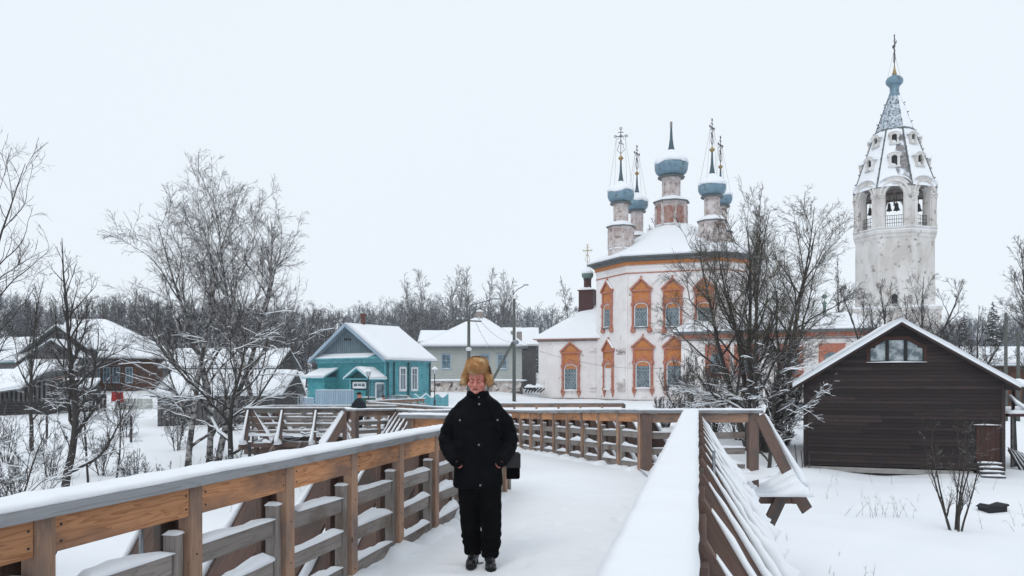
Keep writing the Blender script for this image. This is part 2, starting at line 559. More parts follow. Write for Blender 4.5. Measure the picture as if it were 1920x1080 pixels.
def railing(label, p0, p1, out, spacing=0.97, braces=True, start_post=True, end_post=True, fancy=True, cap_wide=0.25, zoff=0.0,
            cap_ext0=0.0, cap_ext1=0.0, big_ends=(False, False), seed=0, post_m='wood_post', brace_skip=(), snowy_brace=0.06, fascia_m='wood_new', first=0.0):
    """p0,p1 = 2D inner line of the rail; out = +1 if outward is to the right of p0->p1"""
    random.seed(seed + 11)
    p0 = Vector((p0[0], p0[1])); p1 = Vector((p1[0], p1[1]))
    L = (p1 - p0).length
    t = (p1 - p0).normalized()
    n = Vector((t.y, -t.x)) * out
    mid = (p0 + p1) / 2
    root = thing('railing', label, 'railing', (p0.x, p0.y, deck_z(p0.y) + zoff), 0.0, 'timber railings of the footbridge')
    org = Vector((p0.x, p0.y, deck_z(p0.y) + zoff))

    def P(s, o, z):
        q = p0 + t * s + n * o
        return Vector((q.x, q.y, deck_z((p0 + t * s).y) + zoff + z)) - org
    n3 = Vector((n.x, n.y, 0)); t3 = Vector((t.x, t.y, 0))
    nb = max(1, int(round((L - first) / spacing)))
    ss = [first + (L - first) * i / nb for i in range(nb + 1)]
    sn = MB()
    g = 0.055
    for i, s in enumerate(ss):
        last = i == len(ss) - 1
        if (i == 0 and not start_post) or (last and not end_post):
            continue
        big = (i == 0 and big_ends[0]) or (last and big_ends[1])
        if big:
            board('post', P(s, 0.07, -0.25), P(s, 0.07, 1.045), 0.17, 0.17, M['wood_brown'], root, up=t3)
        else:
            board('post', P(s, 0.04, -0.25), P(s, 0.04, 1.045), 0.075, 0.11, M[post_m], root, up=t3)
        if fancy and not big:
            # short stub post with its own cap of snow, on the near side of the post
            board('short_post', P(s - 0.097, 0.075, -0.2), P(s - 0.097, 0.075, 0.80), 0.075, 0.07, M['wood_rail'], root, up=t3)
            a = P(s - 0.135, 0.075, 0.80); b = P(s - 0.06, 0.075, 0.80)
            snow_strip(sn, [a, (a + b) / 2, b], 0.085, [0.01, 0.022, 0.045], n3)
        if braces and i not in brace_skip:
            board('outer_post', P(s + 0.02, 0.21, -0.35), P(s + 0.02, 0.21, 1.0), 0.05, 0.14, M['wood_brown'], root, up=t3)
            dd = 0.088
            ba, bb = P(s + dd, 0.12, 1.0), P(s + dd, 0.90, -0.33)
            board('brace', ba, bb, 0.05, 0.25, M['wood_brown'], root, up=Vector((n3.x, n3.y, 0.55)))
            board('outrigger_beam', P(s - 0.01 + dd - .08, -0.05, -0.44), P(s - 0.01 + dd - .08, 1.04, -0.44), 0.07, 0.2, M['wood_brown'], root)
            # snow lying on the brace: thicker towards the foot
            axis = (bb - ba).normalized()
            upn = (n3 - axis * n3.dot(axis)).normalized()
            k = 26
            sz = random.uniform(0, 50)
            ptsb = []; hh = []
            for j in range(k + 1):
                u = 0.04 + 0.98 * j / k
                w_ = mnoise.noise(Vector((sz, u * 5, 0)))
                ptsb.append(ba.lerp(bb, u) + upn * 0.122)
                hh.append(snowy_brace * (0.45 + 2.2 * u ** 2.2) * (1 + 0.55 * w_ + 0.5 * mnoise.noise(Vector((sz, u * 15, 3)))) * min(1, 0.15 + u * 5))
            vs = []
            prof = [(-0.5, -0.1), (-0.6, 0.5), (-0.3, 1.0), (0.3, 1.0), (0.6, 0.5), (0.5, -0.1)]
            for p, h_ in zip(ptsb, hh):
                for a_, b_ in prof:
                    vs.append(p + t3 * (a_ * (0.052 + 0.55 * h_)) + (upn * 0.75 + Vector((0, 0, 0.6))) * (b_ * h_))
            fs = [(q * 6 + r, (q + 1) * 6 + r, (q + 1) * 6 + (r + 1) % 6, q * 6 + (r + 1) % 6) for q in range(k) for r in range(6)]
            fs += [tuple(range(6)), tuple(k * 6 + r for r in range(5, -1, -1))]
            sn._add(vs, fs)
            # lump at the foot
            a = P(s + dd, 0.60, -0.34); b = P(s + dd, 1.02, -0.34)
            pts = [a.lerp(b, q / 5) for q in range(6)]
            snow_strip(sn, pts, 0.16 + random.random() * 0.1, [0.03, 0.14, 0.2, 0.17, 0.12, 0.05], t3, rag=0.5)
            snow_strip(sn, [P(s, q, -0.36) for q in (0.2, 0.35, 0.5, 0.65)], 0.10, 0.06, t3)
    # bays
    for i in range(nb):
        s0, s1 = ss[i] + g, ss[i + 1] - g
        board('fascia_board', P(s0, 0.03, 0.965), P(s1, 0.03, 0.965), 0.04, 0.155, M[fascia_m], root)
        e = 0.08 if fancy else 0.0
        for kz, z in enumerate((0.12, 0.39, 0.66)):
            dz0, dz1 = random.uniform(-.008, .008), random.uniform(-.008, .008)
            board('rail_board', P(s0, 0.075, z + dz0), P(s1 - e, 0.075, z + dz1), 0.045, 0.115, M['wood_rail'], root)
            # snow drifted on the rail, piled up against one post
            if random.random() < 0.93:
                k = 9
                a0_ = 0.0 if random.random() < .7 else random.uniform(0, .25)
                pk = random.choice([0.0, 1.0, 1.0, 1.0, 0.5])
                amp = random.uniform(0.02, 0.09) * (1.25 if kz == 0 else 1.0) * (0.4 if kz == 2 else 1)
                pts = []; hh = []
                for j in range(k + 1):
                    u = a0_ + (1 - a0_) * j / k
                    pts.append(P(lerp(s0, s1 - e, u), 0.075, z + 0.052 + lerp(dz0, dz1, u)))
                    hh.append(0.018 + amp * (max(0, 1 - abs(u - pk) * random.uniform(1.1, 1.9)) ** 1.1) + 0.012 * random.random())
                snow_strip(sn, pts, 0.075, hh, n3, rag=0.35)
    if seed in (1, 2, 4, 5):
        sc_m = MB()
        for i in range(nb):
            for s_, zz in ((ss[i] + .085, .93), (ss[i] + .085, 1.0), (ss[i + 1] - .085, .93), (ss[i + 1] - .085, 1.0)):
                q_ = P(s_, 0.0085, zz); sc_m.tube([q_, q_ - n3 * .004], [.006, .005], 6)
            for kz in (.12, .39, .66):
                q_ = P(ss[i] + .08, 0.051, kz); sc_m.tube([q_, q_ - n3 * .004], [.006, .005], 6)
                q_ = P(ss[i] - .001, 0.001, kz + .02); sc_m.tube([q_, q_ - n3 * .004], [.0055, .005], 6)
        sc_m.build('screws', M['metal_dark'], root, kind='stuff')
    # handrail boards
    pos = -cap_ext0
    end = L + cap_ext1
    c0 = 0.075
    while pos < end - 0.01:
        l = min(random.choice([2.9, 3.9, 3.4]), end - pos)
        if end - (pos + l) < 0.8: l = end - pos
        board('handrail_board', P(pos + 0.002, c0, 1.075), P(pos + l - 0.002, c0, 1.075), cap_wide, 0.055, M['wood_gray'], root)
        pos += l
    k = max(6, int((end + cap_ext0) / 0.07))
    pts = [P(lerp(-cap_ext0, end, j / k), c0, 1.10) for j in range(k + 1)]
    hh = [0.034 + 0.012 * mnoise.noise(Vector((j * 0.2, seed, 0))) + 0.010 * mnoise.noise(Vector((j * 0.8, seed, 4))) for j in range(k + 1)]
    snow_strip(sn, pts, cap_wide * 0.97, hh, n3, rag=0.11, taper=False)
    # drift against the foot, deck side
    k = max(6, int(L / 0.1))
    pts = []; hh = []
    for j in range(k + 1):
        s = L * j / k
        ph = min((abs(s - q) for q in ss))
        pts.append(P(s, 0.02, -0.06)); hh.append(0.10 + 0.07 * (1 - min(1, ph / 0.4)) + 0.03 * random.random())
    snow_strip(sn, pts, 0.36, hh, n3, rag=0.5)
    sn.build('snow', M['snow'], root, smooth=True, kind='stuff')
    return root


TL = 0.232
LX = lambda y: -2.67 + TL * y
RX = lambda y: -0.205 + TL * y
# near left (outward = left of travel), near right
railing('long left railing with orange boards under a grey snow-topped handrail, beside the walking man',
        (LX(-0.66), -0.66), (LX(11.2), 11.2), -1, spacing=0.985, seed=1, big_ends=(False, False), cap_ext0=0.3, cap_ext1=0.06)
railing('nearest right railing with a broad snow-topped handrail running from the bottom edge',
        (RX(-1.2), -1.2), (RX(13.35), 13.35), 1, spacing=1.0, seed=2, cap_ext0=0.2, cap_ext1=0.28, snowy_brace=0.050)
# transverse rail of the landing, right (outward = away from the camera)
railing('short brown railing across the end of the landing, behind the near right handrail',
        (2.33, 13.86), (4.17, 13.86), -1, spacing=0.9, seed=3, cap_ext0=0.15, cap_ext1=0.15, big_ends=(True, True), post_m='wood_brown',
        fascia_m='wood_post', brace_skip=(0, 2))
# left bulge of the landing
railing('short railing piece of the left lookout, just behind the long left handrail',
        (-0.12, 11.62), (-1.5, 12.15), -1, spacing=0.7, seed=4, cap_ext0=0.1, cap_ext1=0.12, cap_wide=0.3, post_m='wood_post', braces=False)
# second leg
railing('right railing of the second bridge section, seen from inside beyond the walking man',
        (2.20, 14.0), (-2.8, 33.0), 1, spacing=1.0, seed=5, cap_ext0=0.1)
railing('left railing of the second bridge section with a row of snow-lined diagonal braces',
        (-0.36, 14.0), (-3.75, 27.0), -1, spacing=1.0, seed=6, cap_ext1=0.1, fascia_m='wood_post')
railing('short lookout railing with a stout brown corner post left of the second bridge section',
        (-3.75, 27.0), (-4.95, 25.1), -1, spacing=1.1, seed=7, big_ends=(False, True), braces=False, fancy=False, fascia_m='wood_post', cap_ext1=0.1)
railing('railing running back from the stout corner post, with steep snowy braces on its left',
        (-4.95, 25.1), (-6.7, 32.9), -1, spacing=1.1, seed=8, brace_skip=(), start_post=False, fancy=False, fascia_m='wood_post')
railing('grey front railing of the far left lookout deck with snow-lined braces facing the viewer',
        (-10.85, 33.0), (-6.7, 33.0), 1, spacing=1.38, seed=9, fancy=False, fascia_m='wood_rail', post_m='wood_rail', cap_ext0=0.15)
railing('back railing of the far left lookout deck',
        (-10.85, 36.2), (-5.2, 36.2), -1, spacing=1.4, seed=10, fancy=False, fascia_m='wood_rail', post_m='wood_rail')
railing('side railing closing the far left end of the lookout deck',
        (-10.85, 36.2), (-10.85, 33.0), -1, spacing=1.6, seed=12, fancy=False, fascia_m='wood_rail', post_m='wood_rail')
railing('right railing of the third bridge section, turning left towards the turquoise house',
        (-2.8, 33.0), (-7.75, 43.6), 1, spacing=1.05, seed=13, braces=False, fascia_m='wood_post')
railing('last bridge railing before the parked car, rising to the right',
        (-8.4, 46.5), (-6.1, 55.0), 1, spacing=1.1, seed=14, braces=False, fancy=False, fascia_m='wood_post')
railing('distant low railing running right in front of the church wall',
        (-1.0, 40.5), (5.75, 41.3), -1, spacing=1.1, seed=15, braces=False, fancy=False, fascia_m='wood_post', big_ends=(False, True))


# deck, snow on it, and what carries it
_pr = random.Random(4)
PRINTS = []
for _k in range(46):
    _y = 1.2 + _k * .25 + _pr.uniform(-.08, .08)
    _lane = _pr.choice([-.45, -.3, .1, .55, .7])
    _x = -1.35 + TL * _y + _lane + (.1 if _k % 2 else -.1) + _pr.uniform(-.06, .06)
    PRINTS.append((_x, _y, _pr.uniform(-.3, .3) - TL, _pr.uniform(.6, 1.0)))


def dent(x, y, seed):
    z = 0.0
    if seed == 0:
        for px_, py_, a_, q_ in PRINTS:
            dx, dy = x - px_, y - py_
            if abs(dx) > .3 or abs(dy) > .3: continue
            u = dx * math.cos(a_) + dy * math.sin(a_); v = -dx * math.sin(a_) + dy * math.cos(a_)
            e_ = (u / .065) ** 2 + (v / .15) ** 2
            z -= q_ * .036 * math.exp(-e_ * e_ * .6) - q_ * .006 * math.exp(-(math.sqrt(e_) - 1.35) ** 2 * 9)
        t = min(1, max(0, (y - 11.3) / .6)); z -= .06 * t * t * (3 - 2 * t)
    return z


def strip_mesh(left, right, name, m, parent, dz=0.0, nx=14, step=0.25, amp=0.02, seed=0, edge=0.05):
    """quad sheet between two polylines sharing a parameter"""
    Lp = [Vector(p) for p in left]; Rp = [Vector(p) for p in right]
    V = []; rows = 0
    for k in range(len(Lp) - 1):
        n = max(1, int(max((Lp[k + 1] - Lp[k]).length, (Rp[k + 1] - Rp[k]).length) / step))
        for i in range(n + (1 if k == len(Lp) - 2 else 0)):
            a = Lp[k].lerp(Lp[k + 1], i / n); b = Rp[k].lerp(Rp[k + 1], i / n)
            for j in range(nx + 1):
                p = a.lerp(b, j / nx)
                e = abs(j / nx - 0.5) * 2
                foot = -0.02 * math.exp(-((j / nx - 0.45) / 0.22) ** 2)
                foot += dent(p.x, p.y, seed) if nx > 40 else 0.0
                z = deck_z(p.y) + dz + foot + edge * e ** 6 + (-0.06 * (1 - float(sstep(p.y, 11.0, 11.6))) if seed == 1 else 0.0) + amp * mnoise.noise(Vector((p.x * 1.7, p.y * 1.7, seed))) + 0.6 * amp * mnoise.noise(Vector((p.x * 6, p.y * 6, seed))) + 0.006 * mnoise.noise(Vector((p.x * 14, p.y * 11, seed)))
                V.append((p.x, p.y, z))
            rows += 1
    w = nx + 1
    idx = np.arange(rows - 1)[:, None] * w + np.arange(nx)[None]
    Fa = np.stack([idx, idx + 1, idx + w + 1, idx + w], -1).reshape(-1, 4)
    me = np_mesh(name, V, Fa, True)
    me.materials.append(m)
    o = link(bpy.data.objects.new(name, me), parent)
    return o


bridge = thing('footbridge', 'snow-covered timber footbridge winding from the viewer to the village', 'bridge', (0, 0, -2.1))
bo = Vector((0, 0, 2.1))
for i, (l, r, nx) in enumerate([
    ([(LX(-1.4) - .1, -1.4), (LX(12.0) - .1, 12.0)], [(RX(-1.4) + .1, -1.4), (RX(12.0) + .1, 12.0)], 60),
    ([(-1.5, 11.0), (-1.45, 12.3), (-.5, 14.0), (-2.15, 20.0), (-3.85, 27.0), (-4.6, 33), (-9.9, 42)],
     [(RX(11.0) + .1, 11.0), (4.25, 13.0), (2.3, 14.0), (0.75, 20.0), (-1.1, 27.0), (-2.7, 33), (-7.7, 43.7)], 20),
    ([(-10.9, 33), (-10.9, 36.3)], [(-2.9, 33), (-4.6, 36.3)], 20),
    ([(-5.0, 25.1), (-6.8, 33.1)], [(-3.6, 26.5), (-2.8, 33.1)], 10),
    ([(2.2, 13.0), (2.2, 14.0)], [(4.3, 13.0), (4.3, 14.0)], 10)]):
    o = strip_mesh([(a, b, 0) for a, b in l], [(a, b, 0) for a, b in r], 'deck_snow', M['snow_deck'], bridge, dz=(0.030 if i == 0 else 0.012 + 0.006 * i) + 2.1, nx=nx, step=0.05 if i < 1 else 0.3, seed=i)
    o['kind'] = 'stuff'
    o['label'] = 'trodden snow lying on the bridge deck'


def side_beam(a, b, z=-0.42, h=0.2, w=0.1):
    a = Vector((a[0], a[1], deck_z(a[1]) + z)) + bo; b = Vector((b[0], b[1], deck_z(b[1]) + z)) + bo
    board('deck_beam', a, b, w, h, M['wood_brown'], bridge)


for a, b in [((LX(-1) - .1, -1), (LX(11.2) - .1, 11.2)), ((RX(-1) + .15, -1), (RX(13.6) + .15, 13.6)), ((2.2, 13.95), (-2.8, 33)),
             ((-.42, 13.6), (-3.8, 27)), ((-5.0, 25.1), (-6.75, 33)), ((-10.95, 33.02), (-6.7, 33.02)), ((-3.8, 27), (-5, 25.1)), ((-10.9, 36.2), (-5, 36.2)),
             ((-1.35, -1), (1.5, 11.2)), ((-2.8, 33), (-7.7, 43.6)), ((2.2, 13.9), (4.3, 13.9))]:
    side_beam(a, b)
side_beam((-11.1, 33.35), (-6.6, 33.35), z=-0.72, h=0.24, w=0.12)
side_beam((-11.1, 35.6), (-5.6, 35.6), z=-0.72, h=0.24, w=0.12)
# deck boards (seen in slits between snow and rails)
random.seed(5)
for k in range(70):
    y = -0.9 + k * 0.174
    zz = -0.045 + bo.z
    c = -1.42 + TL * y
    dx = 1.42
    board('deck_board', Vector((c - dx, y + dx * TL, zz)) , Vector((c + dx, y - dx * TL, zz)), 0.15, 0.04, M['wood_rail'], bridge)
for i, (x, y) in enumerate([(LX(1.5) + .2, 1.5), (RX(1.5) - .1, 1.5), (LX(4.8) + .2, 4.8), (RX(4.8) - .1, 4.8), (LX(8) + .2, 8), (RX(8) - .1, 8), (LX(11) + .2, 11), (RX(11.5) - .1, 11.5), (3.9, 13.7),
                 (-1.2, 12.2), (2.0, 14.2), (0.6, 19), (-2.0, 19), (-.9, 25), (-3.7, 25), (-4.8, 25.4), (-3.5, 32), (-6.8, 32.9), (-8.6, 33.35), (-10.6, 33.35), (-10.6, 35.6), (-8.6, 35.6), (-6, 40)]):
    z0 = gz(x, y) - 0.5
    mb = MB(); mb.lathe([(0.13, z0), (0.12, deck_z(y) - 0.55)], n=10)
    mb.v = [(a + x, b + y, c + bo.z) for a, b, c in mb.v]
    mb.build('piling', M['wood_brown'], bridge, smooth=False)
# slanting struts under the far lookout
for x in (-10.0, -8.95, -8.05):
    board('strut', Vector((x + 0.3, 32.9, deck_z(33) - 0.34 )) + bo, Vector((x - 0.28, 32.9, deck_z(33) - 1.35)) + bo, 0.07, 0.17, M['wood_rail'], bridge, up=(0, 1, 0))
for x in (-9.6, -8.6):
    board('strut', Vector((x, 33.5, deck_z(33) - 0.85)) + bo, Vector((x + 1.1, 33.5, deck_z(33) - 1.35)) + bo, 0.06, 0.12, M['wood_rail'], bridge, up=(0, 1, 0))
# outrigger end of the landing, right: beam, cut tip, strut, log, slab of snow
zb = -0.40 + bo.z
board('outrigger_beam', (3.2, 13.84, zb), (4.98, 13.84, zb), 0.12, 0.2, M['wood_brown'], bridge)
MB().prism([(4.78, 13.76, zb + .1), (4.99, 13.76, zb + .1), (5.14, 13.76, zb - .15), (4.98, 13.76, zb - .27), (4.88, 13.76, zb - .1), (4.80, 13.76, zb - .1)], (0, 0.055, 0)).build('beam_end', M['wood_brown'], bridge)
board('strut', (4.62, 13.70, zb + .09), (4.22, 13.70, zb - .75), 0.07, 0.2, M['wood_brown'], bridge, up=(1, 0, 0))
board('brace', (4.26, 13.86, 1.0 + bo.z), (4.93, 13.86, -0.34 + bo.z), 0.06, 0.18, M['wood_brown'], bridge, up=(1, 0, .5))
lg = MB(); lg.tube([(4.2, 13.35, zb - .72), (4.2, 12.75, zb - .80)], [0.115, 0.115], 14)
lg.build('log', M['wood_brown'], bridge)
mb = MB()
snow_strip(mb, [(4.2, 13.3, zb - .62), (4.2, 13.1, zb - .64), (4.2, 12.9, zb - .66), (4.2, 12.76, zb - .69)], 0.17, 0.06, (1, 0, 0))
for yy, hh in ((13.45, 0.17), (13.7, 0.27), (13.95, 0.30), (14.15, 0.24)):
    pts = [(3.45 + q * 0.152, yy, zb + .09) for q in range(11)]
    snow_strip(mb, pts, 0.36, [hh * (0.75 + 0.45 * math.sin(q * 0.7 + yy)) for q in range(11)], (0, 1, 0), rag=0.5)
# snow band on the end brace
pts = [Vector((4.30, 13.86, 1.0 + bo.z)).lerp(Vector((5.0, 13.86, -0.26 + bo.z)), q / 9) for q in range(10)]
vs = []
for q, p in enumerate(pts):
    h_ = 0.03 + 0.07 * (q / 9) ** 1.3 + 0.02 * mnoise.noise(Vector((q, 3.3, 0)))
    for a_, b_ in [(-0.5, -0.2), (-0.6, 0.5), (-0.3, 1.0), (0.3, 1.0), (0.6, 0.5), (0.5, -0.2)]:
        vs.append(p + Vector((0.055, 0, 0.028)) + Vector((0, a_ * 0.09, 0)) + Vector((0.8, 0, 0.5)) * (b_ * h_))
mb._add(vs, [(q * 6 + r, (q + 1) * 6 + r, (q + 1) * 6 + (r + 1) % 6, q * 6 + (r + 1) % 6) for q in range(9) for r in range(6)] + [tuple(range(6)), tuple(54 + r for r in range(5, -1, -1))])
sl = mb.build('snow', M['snow'], bridge, smooth=True, kind='stuff')
# cable conduit posts clipped to the rails
for x, y in ((LX(4.05) - 0.16, 4.05 + .05), (RX(6.5) + 0.33, 6.5)):
    mb = MB(); mb.tube([(x, y, 0.1 + bo.z), (x, y, 1.04 + bo.z)], 0.013, 8); mb.build('conduit_pipe', M['metal_gray'], bridge, smooth=True)

# ------------------------------------------------------------------ church
M['whitewash'] = mat('whitewash', (0.82, 0.80, 0.79), (0.74, 0.70, 0.69), scale=0.5, lo=0.4, hi=0.62, rough=0.9, col3=(0.40, 0.31, 0.29), s3=1.5, lo3=0.63, hi3=0.70, bump=0.5, bscale=3)
M['whitewash_worn'] = mat('whitewash_worn', (0.62, 0.58, 0.57), (0.46, 0.38, 0.36), scale=1.1, lo=0.42, hi=0.6, rough=0.9, col3=(0.22, 0.14, 0.12), s3=1.6, lo3=0.55, hi3=0.64, bump=0.6, bscale=5)
M['whitewash_tower'] = mat('whitewash_tower', (0.72, 0.705, 0.69), (0.55, 0.52, 0.49), scale=0.7, stretch=(1, 1, 0.35), lo=0.40, hi=0.62, rough=0.9, col3=(0.24, 0.20, 0.18), s3=1.3, lo3=0.57, hi3=0.66, bump=0.6, bscale=4)
M['ochre'] = mat('ochre', (0.56, 0.22, 0.05), (0.48, 0.16, 0.06), scale=2.5, rough=0.85, col3=(0.40, 0.22, 0.13), s3=2.5, lo3=0.5, hi3=0.75, bump=0.5)
M['terracotta'] = mat('terracotta', (0.46, 0.17, 0.105), (0.38, 0.135, 0.095), scale=3.0, rough=0.85, col3=(0.52, 0.36, 0.30), s3=3, lo3=0.52, hi3=0.72, bump=0.5)
M['red_brick'] = mat('red_brick', (0.30, 0.12, 0.085), (0.42, 0.30, 0.27), scale=2.5, rough=0.9, bump=0.5)
M['dome_blue'] = mat('dome_blue', (0.13, 0.23, 0.31), (0.19, 0.29, 0.36), scale=1.5, rough=0.45, metal=0.2, col3=(0.10, 0.115, 0.085), s3=1.8, lo3=0.56, hi3=0.66, bump=0.3)
M['spire_blue'] = mat('spire_blue', (0.04, 0.07, 0.09), (0.07, 0.12, 0.15), scale=4, rough=0.5, metal=0.2)
M['dome_green'] = mat('dome_green', (0.09, 0.16, 0.14), (0.14, 0.22, 0.19), scale=4, rough=0.5)
M['maroon'] = mat('maroon', (0.045, 0.012, 0.014), (0.065, 0.018, 0.018), scale=4, rough=0.5)
M['gold'] = mat('gold', (0.42, 0.28, 0.10), (0.25, 0.18, 0.10), scale=8, rough=0.4, metal=0.7)
M['iron'] = mat('iron', (0.04, 0.04, 0.05), (0.08, 0.06, 0.05), scale=10, rough=0.6)
M['glass'] = mat('glass', (0.06, 0.10, 0.125), (0.17, 0.23, 0.27), scale=1.6, rough=0.12, spec=0.6, lo=0.4, hi=0.6)
M['grille'] = mat('grille', (0.35, 0.40, 0.42), rough=0.5)
M['white_paint'] = mat('white_paint', (0.74, 0.76, 0.78), (0.6, 0.62, 0.65), scale=4, rough=0.6)
M['eave_gray'] = mat('eave_gray', (0.09, 0.105, 0.11), (0.15, 0.16, 0.16), scale=3, rough=0.7)
M['stone'] = mat('stone', (0.30, 0.27, 0.25), (0.2, 0.18, 0.17), scale=2, rough=0.9, bump=0.5)
M['bell'] = mat('bell', (0.035, 0.045, 0.045), rough=0.5, metal=0.6)

CA = -R(20)
CC = Vector((19.06, 95.7, -0.7))
church = thing('church', 'white five-domed brick church with ornate orange window surrounds and blue onion domes', 'church', CC, CA)
GZ = -3.0


def poly_wall(mb, pts, z0, z1):
    mb.prism([(x, y, z0) for x, y in pts], (0, 0, z1 - z0))


BASE = 0.0
# plan, local coordinates (u right, v away)
ul, ur, cl, cr, b, bk = -8.39, 8.84, 4.55, 2.8, -8.0, 8.0
plan = [(ul, b + cl), (ul + cl, b), (ur - cr, b), (ur, b + cr), (ur, bk), (ul, bk)]


def offset(pts, o):
    """offset a convex CCW polygon outwards"""
    n = len(pts); res = []
    for i in range(n):
        p0, p1, p2 = Vector(pts[i - 1]), Vector(pts[i]), Vector(pts[(i + 1) % n])
        e1 = (p1 - p0).normalized(); e2 = (p2 - p1).normalized()
        n1 = Vector((e1.y, -e1.x)); n2 = Vector((e2.y, -e2.x))
        m = (n1 + n2); m = m / max(1e-6, m.dot(n1))
        res.append(tuple(p1 + m * o))
    return res


EV = 16.0     # eave height above the church base
mb = MB(); poly_wall(mb, plan, GZ, EV)
mb.build('wall', M['whitewash'], church)


def band(pts, z0, z1, o, m, name='cornice', parent=church):
    mb = MB(); poly_wall(mb, offset(pts, o), z0, z1)
    return mb.build(name, m, parent)


band(plan, EV - .80, EV - .42, 0.18, M['ochre'])
band(plan, EV - .40, EV - .05, 0.42, M['eave_gray'])
band(plan, EV - 1.75, EV - 1.63, 0.07, M['terracotta'])
band(plan, EV - 1.15, EV - .95, 0.08, M['whitewash'])
band(plan, EV - .05, EV + .10, 0.95, M['eave_gray'], 'eave')
band(plan, GZ, 0.25, 0.12, M['stone'], 'plinth')


def roof_loft(mb, pts, top, zs, c, n_extra=1):
    """lofts from polygon pts to polygon shrunk around c; zs: list of (fraction,z)"""
    n = len(pts)
    vs = []
    for f, z in zs:
        for x, y in pts:
            vs.append((c[0] + (x - c[0]) * f, c[1] + (y - c[1]) * f, z))
    fs = []
    for k in range(len(zs) - 1):
        for i in range(n):
            j = (i + 1) % n
            fs.append((k * n + i, k * n + j, (k + 1) * n + j, (k + 1) * n + i))
    fs.append(tuple(range(n - 1, -1, -1)))
    fs.append(tuple((len(zs) - 1) * n + i for i in range(n)))
    mb._add(vs, fs)


def densify(pts, k=4):
    r = []
    for i in range(len(pts)):
        a = Vector(pts[i]); b_ = Vector(pts[(i + 1) % len(pts)])
        for j in range(k): r.append(tuple(a.lerp(b_, j / k)))
    return r


CR = (0.3, 0.3)
mb = MB()
ev = densify(offset(plan, 1.0), 5)
roof_loft(mb, ev, None, [(1.0, EV + .10), (1.012, EV + .22), (0.99, EV + .38), (0.9, EV + .78), (0.75, EV + 1.55), (0.55, EV + 2.65), (0.35, EV + 3.9), (0.2, EV + 4.75), (0.02, EV + 5.0)], CR)
mb.build('snow', M['snow'], church, smooth=True, kind='stuff', bevel=0)


def cross(parent, x, y, z0, h, rot=0.0, m='iron', ornate=True, guys=None, name='cross'):
    mb = MB()
    w = h * 0.016 + 0.015
    c, s_ = math.cos(rot), math.sin(rot)
    def q(a, z): return (x + a * c, y + a * s_, z0 + z)
    mb.beam(q(0, 0), q(0, h), w, w)
    mb.beam(q(-h * .2, h * .72), q(h * .2, h * .72), w, w)
    mb.beam(q(-h * .1, h * .86), q(h * .1, h * .86), w, w)
    mb.beam(q(-h * .1, h * .50), q(h * .1, h * .42), w, w)
    if ornate:
        for a, z in ((-h * .2, h * .72), (h * .2, h * .72), (0, h), (0, h * .72)):
            r = h * 0.045
            for k in range(8):
                a0 = k * math.pi / 4; a1 = a0 + math.pi / 4
                mb.beam(q(a + r * math.cos(a0), z + r * math.sin(a0)), q(a + r * math.cos(a1), z + r * math.sin(a1)), w * .8, w * .8)
        for a in (-1, 1):
            mb.beam(q(a * h * .13, h * .22), q(0, h * .62), w * .7, w * .7)
            mb.beam(q(a * h * .13, h * .22), q(0, h * .08), w * .7, w * .7)
            mb.beam(q(a * h * .12, h * .60), q(0, h * .80), w * .7, w * .7)
    if guys:
        for dx, dy, gzz in guys:
            mb.beam(q(0.16 * h * (1 if dx > 0 else -1), h * .68), (x + dx, y + dy, gzz), 0.018, 0.018)
    return mb.build(name, M[m], parent)


def onion(R0, H):
    """profile of an onion dome, radius R0, height H of the bulb"""
    ps = [(0.58, 0.0), (0.72, 0.05), (0.90, 0.16), (0.985, 0.30), (1.0, 0.42), (0.96, 0.54), (0.86, 0.66), (0.70, 0.77), (0.50, 0.86), (0.30, 0.94), (0.16, 1.02), (0.10, 1.15)]
    return [(r * R0, z * H) for r, z in ps]


